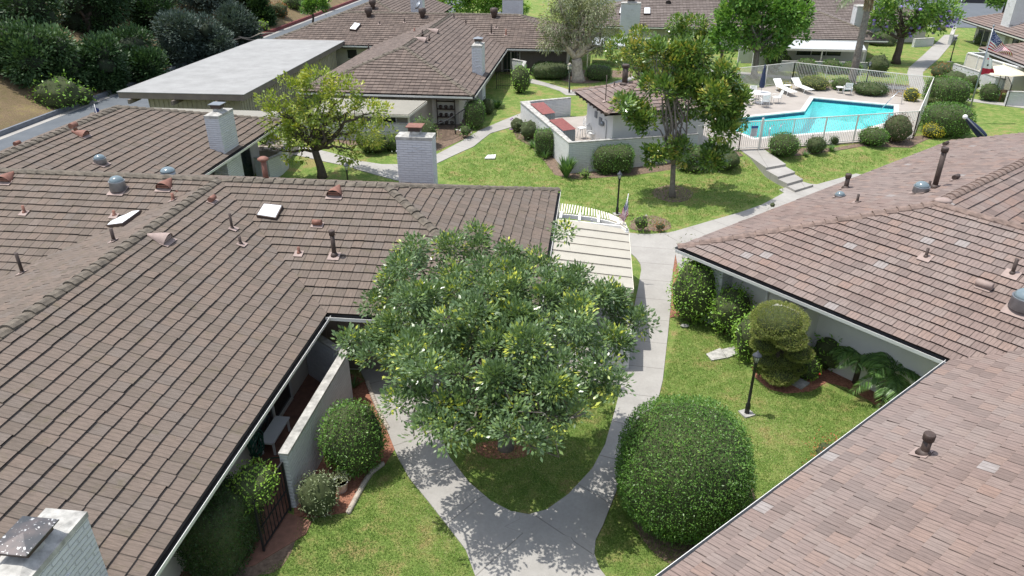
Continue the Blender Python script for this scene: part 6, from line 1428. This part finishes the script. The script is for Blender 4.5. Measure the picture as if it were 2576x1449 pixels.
# flagpole and flags
def flag(name, label, H1, H2, F2, F1, depth, kind, nx=24, ny=13, amp=.06, cat='flag', pole=None):
    """cloth grid between hoist top/bottom and fly bottom/top (points in space)"""
    e = empty(name, Vector(H2), label, cat); vs = []; fs = []; mi = []
    nrm = FH
    for j in range(ny + 1):
        for i in range(nx + 1):
            u, v = i / nx, j / ny; p = (Vector(H1) * (1 - u) + Vector(F1) * u) * (1 - v) + (Vector(H2) * (1 - u) + Vector(F2) * u) * v
            p = p + nrm * (amp * math.sin(u * 14 + v * 3) * (.3 + u)) + RT * amp * .4 * math.sin(u * 9 + 1) * u + V(0, 0, -.08 * math.sin(math.pi * u) * (1 - v)); vs.append(p)
    for j in range(ny):
        for i in range(nx):
            fs.append((j * (nx + 1) + i, j * (nx + 1) + i + 1, (j + 1) * (nx + 1) + i + 1, (j + 1) * (nx + 1) + i))
            if kind == 'us': mi.append(2 if (i < nx * .4 and j < 7) else (0 if j % 2 == 0 else 1))
            elif kind == 'ca': mi.append(0 if j >= ny - 3 else 1)
            else: mi.append(2)
    me = bpy.data.meshes.new('cloth'); me.from_pydata([tuple(v) for v in vs], [], fs); me.polygons.foreach_set('material_index', mi); me.polygons.foreach_set('use_smooth', [True] * len(fs))
    o = link('cloth', me, [M['flagred'], M['flagwhite'], M['flagblue']], e)
    st = MB(); W = nx + 1
    if kind == 'us':
        for r in range(9):
            for c_ in range(6 if r % 2 == 0 else 5):
                u = (c_ * 2 + 1 + (r % 2)) / 12 * .4 * nx; v = (r + .7) / 9.6 * 7; i, j = int(u), int(v); p = Vector(vs[j * W + i]).lerp(Vector(vs[(j + 1) * W + i + 1]), .5); s = (Vector(H1) - Vector(H2)).length * .016
                for off in (-.012, .012): st.add([p + nrm * off + RT * math.cos(a) * s + UP * math.sin(a) * s for a in [k * 2 * math.pi / 5 + .3 for k in range(5)]], [(0, 1, 2, 3, 4)])
        st.build('stars', M['flagwhite'], o)
    if kind == 'ca':
        p = Vector(vs[5 * W + nx // 2]); 
        ico(st, p - nrm * .02, (.11, .02, .06), 1); q = Vector(vs[2 * W + 4]); st.build('bear_emblem', M['metalD'], o)
        s2 = MB(); s2.add([q - nrm * .02 + RT * math.cos(a) * .06 + UP * math.sin(a) * .06 for a in [k * 2 * math.pi / 5 + .3 for k in range(5)]], [(0, 1, 2, 3, 4)]); s2.build('star', M['flagred'], o)
    return e
b = GT(2430, 309); tp = b + V(0, 0, 5.95); e = empty('flagpole', b, 'tall grey flagpole in the right lawn carrying two flags', 'flagpole')
MB().tube([b, tp], [.055, .035], 10).build('pole', M['galv'], e); mb = MB(); ico(mb, tp + V(0, 0, .04), (.07, .07, .06), 2); mb.build('finial', M['galv'], e); mb = MB(); mb.lathe(b, [(.25, 0), (.25, .06), (.08, .1)], 12); mb.build('footing', M['cap_conc'], e)
ad = lambda px, py: at_depth(px, py, b)
z_at = lambda z: b + V(.04, 0, z)
flag('stars_and_stripes', 'large american flag drooping at top of the flagpole', z_at(5.8), z_at(4.62), ad(2522, 137), ad(2552, 143), b, 'us', amp=.1)
flag('state_flag', 'white state flag with red band below the american flag', z_at(4.5), z_at(3.05), ad(2500, 183), ad(2497, 150), b, 'ca', nx=14, ny=10, amp=.08)
pb = G(1566, 580, 2.2); e = empty('flag_staff', pb, 'slim white staff holding small flag at the pergola end', 'staff'); t0 = at_depth(1581, 487, pb); MB().tube([pb, t0], .015, 6).build('staff', M['white'], e)
am = lambda px, py: at_depth(px, py, pb)
flag('stars_and_stripes', 'small american flag hanging beside the pergola and lamp post', am(1580, 492), am(1581, 540), am(1570, 558), am(1557, 545), pb, 'us', nx=16, amp=.05)
pb = V(-28.4, 35.5, 0); t0 = at_depth(237, 262, pb); e = empty('flag_staff', pb, 'thin staff with little dark flag beside the road', 'staff'); MB().tube([V(t0.x, t0.y, 0), t0], .02, 6).build('staff', M['white'], e)
am = lambda px, py: at_depth(px, py, pb)
flag('small_flag', 'little dark blue flag beside the road, upper left', am(237, 263), am(238, 284), am(252, 281), am(247, 272), pb, 'b', nx=6, ny=6, amp=.02)
# fences
M['fence'] = plain('fence_beige', (.74, .71, .65), .5, .05, 2)
def fence(label, pts, h=1.62, z=.55, gap=.115, postgap=2.2, cat='fence', name='pool_fence'):
    e = empty(name, (pts[0].x, pts[0].y, z), label, cat); r = MB(); k = MB()
    for a, b in zip(pts[:-1], pts[1:]):
        a3, b3 = V(a.x, a.y, z), V(b.x, b.y, z); L = (b3 - a3).length
        r.bar(a3 + V(0, 0, h), b3 + V(0, 0, h), .045); r.bar(a3 + V(0, 0, .1), b3 + V(0, 0, .1), .04)
        n = int(L / gap)
        for i in range(1, n): q = a3.lerp(b3, i / n); k.bar(q + V(0, 0, .1), q + V(0, 0, h), .026)
        m = max(1, round(L / postgap))
        for i in range(m + 1): q = a3.lerp(b3, i / m); MB().bar(q + V(0, 0, -.1), q + V(0, 0, h + .02), .055).build('post', M['fence'], e)
    r.build('rail', M['fence'], e); k.build('pickets', M['fence'], e); return e
fence('beige metal picket fence along the near side of pool', [gate_b, fr]); fence('beige metal picket fence along the right side of pool', [fr, fbk])
fence('pale metal picket fence across the back of pool deck', [fbk, fbl, fl2, fl2 + V(-3.5, -1.2)]); fence('short picket fence between yard wall and pool gate', [W3, gate_a])
e = fence('beige picket gate at the top of steps with blue headed sign', [gate_a, gate_b], cat='gate', name='pool_gate', postgap=3)
MB().bar((*gate_b, .3), (*gate_b, 2.35), .11).build('gate_post', M['fence'], e)
c = gate_a.lerp(gate_b, .62); ad_ = (gate_b - gate_a).normalized(); nn = V(ad_.y, -ad_.x); o = V(c.x, c.y, 1.62) + V(nn.x, nn.y, 0) * .04
s = empty('pool_sign', (c.x, c.y, 1.3), 'white pool rules sign with blue heading hung on the gate', 'sign'); A3 = V(ad_.x, ad_.y, 0)
MB().bar(o - A3 * .2, o + A3 * .2, .02, .62, up=(0, 0, 1)).build('board', M['flagwhite'], s)
mb = MB(); mb.bar(o - A3 * .2 + V(0, 0, .24) + V(nn.x, nn.y, 0) * .012, o + A3 * .2 + V(0, 0, .24) + V(nn.x, nn.y, 0) * .012, .02, .14); mb.build('heading', plain('sign_blue', (.05, .12, .35), .5), s)
mb = MB()
for k in range(6): z_ = .12 - k * .07; mb.bar(o - A3 * .15 + V(0, 0, z_) + V(nn.x, nn.y, 0) * .012, o + A3 * (.15 - .03 * (k % 2)) + V(0, 0, z_) + V(nn.x, nn.y, 0) * .012, .01, .025)
mb.build('text_lines', plain('sign_grey', (.25, .27, .32), .6), s)
# handrails
def rail(label, pxs, zs, name='pool_rail', r=.03):
    P = [G(px, py, z) for (px, py), z in zip(pxs, zs)]; Q = []
    for i in range(len(P) - 1):
        for t in (0, .5): Q.append(P[i].lerp(P[i + 1], t))
    Q.append(P[-1]); e = empty(name, P[0], label, 'handrail'); MB().tube(P, r, 8).build('tube', M['steel'], e)
rail('steel handrail at right end of the pool by back fence', [(2216, 275), (2258, 232), (2264, 229), (2272, 232), (2267, 263)], [.3, 1.35, 1.42, 1.35, .56])
rail('left steel ladder rail at near side of the pool', [(1934, 348), (1936, 325), (1942, 317), (1949, 315), (1952, 338)], [.56, 1.1, 1.22, 1.1, .3])
rail('right steel ladder rail at near side of the pool', [(1958, 340), (1962, 320), (1968, 312), (1975, 311), (1979, 331)], [.56, 1.1, 1.22, 1.1, .3])
# pool furniture
def chair(c, rz, label, group='white chairs round the pool table'):
    M_ = Matrix.Translation(c) @ Matrix.Rotation(rz, 4, 'Z'); e = empty('patio_chair', c, label, 'chair', group)
    mb = MB(M_)
    for x in (-.27, .27):
        mb.tube([(x, -.25, 0), (x, -.27, .42), (x, -.22, .62), (x, .22, .60), (x, .27, 0)], .018, 6); mb.tube([(x * .85, .2, .4), (x * .85, .36, .9)], .018, 6)
    mb.tube([(-.23, .36, .9), (.23, .36, .9)], .018, 6); mb.build('frame', M['plastic'], e)
    s = MB(M_); s.box((0, 0, .42), (.5, .5, .025)); s.build('seat', M['plastic'], e)
    k = MB(M_)
    for i in range(7): z = .45 + i * .065; k.bar((-.23, .21 + i * .021, z), (.23, .21 + i * .021, z), .012, .04)
    for i in range(6): x = -.2 + i * .08; k.bar((x, .205, .44), (x, .35, .88), .03, .01)
    k.build('backrest', M['plastic'], e); return e
tc = G(1914, 234, 1.27); tc.z = ZD
e = empty('round_table', tc, 'white round glass table with closed navy umbrella on pool deck', 'table'); mb = MB(); mb.lathe(tc, [(.68, .70), (.70, .715), (.70, .735), (.68, .74)], 28); mb.build('rim', M['plastic'], e); mb = MB(); mb.lathe(tc, [(.67, .712), (.67, .735)], 28); mb.build('tabletop', M['lens'], e)
for k in range(4): a = k * math.pi / 2 + .5; MB().tube([tc + V(.15 * math.cos(a), .15 * math.sin(a), .7), tc + V(.2 * math.cos(a), .2 * math.sin(a), .35), tc + V(.5 * math.cos(a), .5 * math.sin(a), 0)], .022, 6).build('leg', M['plastic'], e)
e = empty('umbrella', tc, 'closed navy umbrella standing through the round pool table', 'umbrella'); MB().tube([tc, tc + V(0, 0, 2.65)], .022, 8).build('pole', M['galv'], e); mb = MB(); mb.lathe(tc, [(.02, 1.05), (.17, 1.12), (.20, 1.3), (.15, 1.9), (.10, 2.3), (.05, 2.6), (.01, 2.7)], 10); mb.build('canopy', M['navy'], e); mb = MB(); mb.lathe(tc, [(.28, 0), (.28, .08), (.05, .12)], 14); mb.build('base', M['plastic'], e)
for an, lab in ((100, 'white pool chair on the far side of the round table'), (170, 'white pool chair at left of the round table'), (215, 'white pool chair at near left of the round table'), (275, 'white pool chair nearest to us at round table'), (5, 'white pool chair at right of the round table')):
    a = R(an); chair(tc + V(1.15 * math.cos(a), 1.15 * math.sin(a), 0), a - math.pi / 2 , lab)
chair(V(*G(2130, 238, .56).xy, ZD), R(170), 'lone white strap chair at the back fence of pool', None)
def sidetable(c, lab):
    e = empty('side_table', c, lab, 'side table'); mb = MB(); mb.lathe(c, [(.27, .42), (.28, .44), (.27, .46)], 20); mb.build('tabletop', M['plastic'], e)
    for k in range(3): a = k * 2.09; MB().tube([c + V(.2 * math.cos(a), .2 * math.sin(a), .43), c + V(.24 * math.cos(a), .24 * math.sin(a), 0)], .015, 6).build('leg', M['plastic'], e)
sidetable(V(*G(2110, 234, .56).xy, ZD), 'small round white table beside the lone strap chair'); sidetable(V(*G(1979, 229, .56).xy, ZD), 'small round white table between the two loungers')
def lounger(h, f, lab):
    h = V(h.x, h.y, ZD); f = V(f.x, f.y, ZD); d = (f - h).normalized(); rz = math.atan2(d.y, d.x); M_ = Matrix.Translation(h) @ Matrix.Rotation(rz, 4, 'Z'); e = empty('sun_lounger', h, lab, 'sun lounger', 'white loungers on the pool deck'); L = (f - h).length
    mb = MB(M_); w = .3; pr = [(0, .78), (.62, .36), (L, .33)]
    for y in (-w, w): mb.tube([(x, y, z) for x, z in pr], .02, 6)
    for x, z in ((.75, .35), (L - .3, .33)):
        for y in (-w, w): MB(M_).tube([(x, y, z), (x - .12, y, 0), (x + .25, y, 0)], .018, 6).build('leg', M['plastic'], e)
    mb.build('frame', M['plastic'], e); s = MB(M_)
    s.add([(0, -w, .8), (0, w, .8), (.62, w, .375), (.62, -w, .375), (L, w, .345), (L, -w, .345)], [(0, 1, 2, 3), (3, 2, 4, 5)]); s.build('sling', M['plastic'], e)
lounger(G(1950, 224, .56), G(1995, 244, .56), 'left white sun lounger nearer the round table'); lounger(G(1995, 222, .56), G(2038, 238, .56), 'right white sun lounger nearest the pool notch')
# yard contents
def shed(pxs, z, label):
    P = [G(px, py, z) for px, py in pxs]; c = sum(P, Vector()) / 4; e = empty('storage_shed', (c.x, c.y, ZD), label, 'shed'); n = 16; vs = []; mb = MB()
    for i in range(n * 2 + 1):
        t = i / (2 * n); h = .03 if i % 2 else 0; vs += [P[0].lerp(P[3], t) + V(0, 0, h), P[1].lerp(P[2], t) + V(0, 0, h - .02)]
    mb.add(vs, [(2 * i, 2 * i + 2, 2 * i + 3, 2 * i + 1) for i in range(2 * n)]); mb.build('roof', M['corrR'], e)
    q = [p.lerp(c, .06).xy for p in P]; MB().prism([tuple(x) for x in q], .4, z - .05).build('body', M['galv'] if False else plain('shed_panel', (.36, .42, .45), .7, .1), e)
    mb = MB(); a, b = P[3].lerp(c, .05), P[2].lerp(c, .05)
    for k in range(7): p = a.lerp(b, k / 6) - V(0, .02, 0); mb.bar((p.x, p.y, .6), (p.x, p.y, z - .1), .03)
    mb.build('battens', M['woodL'], e)
shed([(1333, 261), (1367, 256), (1397, 283), (1365, 288)], 1.8, 'red roofed storage shed at far end inside yard wall'); shed([(1380, 302), (1414, 296), (1449, 324), (1416, 329)], 1.8, 'red roofed storage shed nearest to us inside yard wall')
c = V(*G(1462, 348, ZD).xy, ZD); M_ = Matrix.Translation(c) @ Matrix.Rotation(R(-60), 4, 'Z'); e = empty('windsor_chair', c, 'white hoop backed wooden stool chair inside the yard', 'chair'); mb = MB(M_)
for x, y in ((-.2, -.2), (.2, -.2), (-.2, .2), (.2, .2)): MB(M_).tube([(x, y, 0), (x * .7, y * .7, .62)], .02, 6).build('leg', M['plastic'], e)
MB(M_).box((0, 0, .64), (.42, .42, .04)).build('seat', M['plastic'], e); mb.tube([(.2 * math.cos(a), .2, .66 + .55 * math.sin(a)) for a in [k * math.pi / 10 for k in range(11)]], .018, 6)
for k in range(5): x = -.12 + .06 * k; mb.tube([(x, .2, .66), (x, .2, .66 + .5 * math.sqrt(1 - (x / .2) ** 2))], .008, 5)
mb.build('backrest', M['plastic'], e)
chair(V(*G(1490, 352, ZD).xy, ZD), R(60), 'low white plastic chair by the pool house wall inside yard', None)
c = G(1474, 338, ZD); e = empty('cabinet', (c.x, c.y, ZD), 'tan wooden cabinet against the pool house wall in yard', 'cabinet'); MB().box((c.x + .3, c.y + .3, ZD + .5), (.4, .9, 1.0), R(20)).build('body', M['stucco'], e); MB().box((c.x + .3, c.y + .3, ZD + 1.01), (.46, .96, .04), R(20)).build('cabinet_top', M['woodL'], e)
# left patio: bench, hose, pots
b = G(692, 1082, .44); M_ = Matrix.Translation((-8.18, b.y, 0)); e = empty('bench', (-8.18, b.y, 0), 'plain white bench against cream wall of the narrow patio', 'bench')
MB(M_).box((0, 0, .44), (.42, 1.15, .05)).build('seat', M['plastic'], e)
for x in (-.17, .17):
    for y in (-.5, .5): MB(M_).bar((x, y, 0), (x, y, .42), .05).build('leg', M['plastic'], e)
c = G(655, 1128, .5); mb = MB(); rd = random.Random(4); cx_ = -8.36
for k in range(12):
    r1 = rd.uniform(.2, .32); r2 = rd.uniform(.28, .4); oy = rd.gauss(0, .03); mb.tube([(cx_ + .06 * math.sin(a * 2 + k) + .01 * k, c.y + oy + r1 * math.cos(a), .62 + r2 * math.sin(a)) for a in [i * math.pi / 10 for i in range(21)]], .014, 5, cap=False)
mb.tube([(cx_ + .5 + .35 * math.cos(a), c.y - .1 + .3 * math.sin(a), .06) for a in [i * math.pi / 10 for i in range(19)]], .014, 5, cap=False)
tag(mb.build('garden_hose', M['hose']), 'coiled green garden hose hung on the cream wall', 'hose')
def pot(c, r, h, label, mat, plant=None):
    e = empty('plant_pot', c, label, 'plant pot'); mb = MB(); mb.lathe(c, [(r * .75, 0), (r, h), (r * 1.05, h), (r * .92, h - .01), (r * .9, h - .05)], 20); mb.build('pot', M[mat] if mat in M else mat, e); mb = MB(); mb.lathe(c, [(r * .9, h - .06), (r * .9, h - .05)], 16); mb.build('potting_soil', M['mulch'], e)
    if plant:
        n = plant[1]; d = rdirs(n); q = d * plant[2] * rng.random((n, 1)) ** .4; q[:, 2] = np.abs(q[:, 2]) * 1.3; leaf_mesh('leaves', q + np.array(c + V(0, 0, h)), d + [0, 0, .5], .07, .4, rng.random(n), M[plant[0]], e)
pot(GT(858, 1233), .2, .3, 'white round pot with leafy plant beside ivy mound', 'plastic', ('leafVar', 260, .24)); pot(GT(545, 1440), .2, .32, 'shaded pale pot under the eave at bottom left', 'cap_conc', ('leafDark', 200, .2))
pot(G(706, 405, .0), .28, .45, 'large green glazed pot with bare branches by curved wall', plain('glazed_green', (.06, .10, .085), .3))
c = G(706, 405, .45); mb = MB(); rd = random.Random(8)
for k in range(7): mb.tube(wiggle(c, c + V(rd.gauss(0, .3), rd.gauss(0, .25), rd.uniform(.5, 1.0)), 4, .06, rd), [.025, .02, .015, .01, .006], 5)
tag(mb.build('bare_branches', M['barkD']), 'bare dark branches standing in the green pot', 'plant')
# flat stepping slab and rock
c = GT(2000, 962); mb = MB().box(c + V(0, 0, .05), (.7, .45, .06), R(-45)); tag(mb.build('stepping_slab', M['cap_conc']), 'grey stepping slab in mulch below the geranium', 'slab')
c = GT(1722, 822); mb = MB(); ico(mb, c + V(0, 0, .04), (.16, .09, .07), 2, 2, .3, 3); tag(mb.build('rock', M['cap_conc']), 'small white rock at lawn edge below camellia', 'rock')
# right edge things: umbrella, table, furled shade, white frame
c = V(*G(2520, 205, .4).xy, .4); c = G(2516, 160, 2.3); c = V(32.0 - .6, 57.3, .4); c = at_depth(2530, 150, V(31.2, 58.0, 0)); c = V(c.x, c.y, .4)
e = empty('umbrella', c, 'open cream umbrella over wooden patio table at right edge', 'umbrella'); MB().tube([c, c + V(0, 0, 2.5)], .03, 8).build('pole', M['woodL'], e); mb = MB(); mb.lathe(c, [(1.5, 1.95), (1.45, 2.0), (.75, 2.25), (.1, 2.45), (.03, 2.6)], 8, smooth=False); mb.build('canopy', M['beige'], e)
e = empty('patio_table', c + V(.4, -.6, 0), 'wooden table under the cream umbrella at right edge', 'table'); MB().box(c + V(.4, -.6, .74), (1.1, .8, .05)).build('tabletop', plain('teak', (.35, .18, .08), .6), e)
for x in (-.45, .45):
    for y in (-.3, .3): MB().bar(c + V(.4 + x, -.6 + y, 0), c + V(.4 + x, -.6 + y, .74), .06).build('leg', M['terra'], e)
b = G(2480, 352, 2.6); t1 = at_depth(2428, 294, b)
e = empty('furled_umbrella', (b.x, b.y, .4), 'furled dark cantilever umbrella with white tip behind the right roof', 'umbrella'); mb = MB()
P_ = [t1.lerp(b, k / 8) for k in range(9)]; mb.tube(P_, [.06, .09, .12, .16, .18, .2, .21, .2, .1], 9); mb.build('canopy', M['navy'], e); mb = MB(); ico(mb, t1, (.12, .12, .12), 2); mb.build('tip', M['plastic'], e); MB().tube([b, V(b.x + .3, b.y, .3)], .05, 8).build('pole', M['white'], e); MB().tube([t1 + V(0, -.2, 0), b + V(0.05, -.22, 0)], .03, 6).build('strut', M['galv'], e)
e = empty('white_awning_frame', (b.x + 1.5, b.y, .4), 'white metal awning frame just above ridge of right roof', 'awning'); mb = MB(); Q = [at_depth(px, py, b) for px, py in ((2474, 355), (2483, 346), (2520, 352), (2552, 359), (2590, 332))]
for p, q in zip(Q[:-1], Q[1:]): mb.bar(p, q, .12, .1)
mb.build('frame', M['plastic'], e); mb = MB(); mb.add([Q[0], Q[1], Q[3], Q[3] - V(0, 0, .25)], [(0, 1, 2, 3)]); mb.build('cloth', M['flagwhite'], e); MB().bar(V(Q[3].x, Q[3].y, .4), Q[3], .08).build('post', M['white'], e)
# parked vehicle and far garage wall
def car(c, rz, label, col, name='parked_car'):
    M_ = Matrix.Translation(c) @ Matrix.Rotation(rz, 4, 'Z'); e = empty(name, c, label, 'car'); L, W_ = 4.6, 1.85; pm = plain('paint_' + label[:8], col, .25, .03, 2)
    prof = [(-2.3, .45), (-2.3, .95), (-2.15, 1.05), (-1.9, 1.62), (.2, 1.65), (.85, 1.12), (2.1, .98), (2.3, .8), (2.3, .4)]
    mb = MB(M_); n = len(prof); vs = []
    for y, s in ((-W_ / 2, 1), (W_ / 2, 1)): vs += [(x, y * (.86 if z > 1.2 else 1), z) for x, z in prof]
    mb.add(vs, [(i, i + 1, n + i + 1, n + i) for i in range(n - 1)] + [tuple(range(n))[::-1], tuple(range(n, 2 * n)), (0, n, 2 * n - 1, n - 1)]); mb.build('body', pm, e)
    for sgn in (-1, 1):
        g = MB(M_); yy = sgn * W_ / 2 * .94; g.add([(-1.75, sgn * .84, 1.55), (.1, sgn * .84, 1.55), (.65, sgn * .935, 1.15), (-1.9, sgn * .935, 1.15)], [(0, 1, 2, 3)]); g.build('side_window', M['glass'], e)
        for x in (-1.45, 1.4): k = MB(M_); k.tube([(x, sgn * .72, .34), (x, sgn * .95, .34)], .34, 16); w_ = k.build('wheel', M['black'], e); k = MB(M_); k.tube([(x, sgn * .94, .34), (x, sgn * .96, .34)], .2, 12); k.build('rim', M['galv'], w_)
        k = MB(M_); k.box((2.3, sgn * .65, .75), (.05, .3, .14)); k.build('headlight', M['lens'], e)
    g = MB(M_); g.add([(.24, -.76, 1.6), (.24, .76, 1.6), (.84, .86, 1.15), (.84, -.86, 1.15)], [(0, 1, 2, 3)]); g.build('windscreen', M['glass'], e); return e
c = G(2455, 16, 0); car(V(c.x, c.y, .03), R(175), 'dark parked utility vehicle at the top right road', (.03, .03, .035))
# far block of garages closing the top
e = empty('garage', (0, 112, 0), 'pale garage block with open doorway at the top edge centre', 'garage'); walls(e, [(-6, 108), (10, 108), (10, 114), (-6, 114)], 0, 2.6, M['stuccoW']); MB().prism([(-6.4, 107.5), (10.4, 107.5), (10.4, 114.5), (-6.4, 114.5)], 2.6, 2.85).build('roof', rm, e); window(e, (-4, 107.98), (-1, 107.98), 0, 2.1, (0, -1), panes=1, door=True)
# ---- short grass blades on the nearer lawns, leaf litter
def tufts(name, polys, n_per, size, mat, cols=None, label=None):
    P = []
    for poly in polys:
        q = [V(*GT(*p)[:2]) for p in poly]; tri = tessellate_polygon([[V(p.x, p.y, 0) for p in q]])
        for t in tri:
            a, b_, c_ = q[t[0]], q[t[1]], q[t[2]]; ar = abs((b_ - a).cross(c_ - a)) / 2; n = int(ar * n_per)
            r = rng.random((n, 2)); r = np.where(r.sum(1, keepdims=True) > 1, 1 - r, r); P.append(np.array(a) + r[:, :1] * (np.array(b_) - np.array(a)) + r[:, 1:] * (np.array(c_) - np.array(a)))
    P = np.concatenate(P); z = np.array([terrain(x, y) for x, y in P]); P = np.column_stack([P, z]); n = len(P)
    D = rng.normal(size=(n, 3)) * .8 + [0, 0, .8]; D[:, 2] = np.abs(D[:, 2])
    big = np.array([mnoise.noise(V(p[0] * .5, p[1] * .5, 0)) for p in P]); t = .5 + big * .6 + rng.normal(size=n) * .22
    o = leaf_mesh(name, P, D, size * (.6 + .8 * rng.random(n)), .22, t, M[mat], None); tag(o, label, 'grass', kind='stuff')
M['blade'] = foliage('grass_blade', [(.07, .13, .025), (.13, .21, .04), (.21, .28, .07), (.36, .36, .16)], .7, .3, .2, 1.35)
lawns = [[(1108, 1095), (1180, 1215), (1285, 1286), (1375, 1282), (1490, 1180), (1545, 1040), (1560, 980), (1500, 960), (1200, 960)], [(1700, 840), (1760, 815), (1850, 870), (1885, 960), (1980, 995), (2080, 975), (2220, 1045), (2080, 1140), (1900, 1270), (1760, 1400), (1690, 1449), (1560, 1449), (1500, 1395), (1530, 1300), (1640, 1040), (1670, 960)], [(1005, 1160), (1075, 1262), (1130, 1332), (1192, 1449), (650, 1449), (740, 1390), (750, 1310), (880, 1295), (930, 1210)]]
tufts('grass', lawns, 1500, .055, 'blade', label='short mown grass blades of the near lawns')
lawns2 = [[(1110, 420), (1320, 320), (1400, 445), (1600, 450), (1880, 400), (1975, 480), (1900, 512), (1700, 575), (1590, 560), (1410, 500), (1110, 450)], [(1980, 400), (2330, 370), (2060, 462), (2010, 450)]]
tufts('grass', lawns2, 220, .10, 'blade', label='mown grass of the lawns between walkways and pool')
P = []
for k in range(900):
    px, py = rng.uniform(1200, 1560), rng.uniform(1100, 1300); p = GT(px, py); P.append(tuple(p + V(0, 0, .03)))
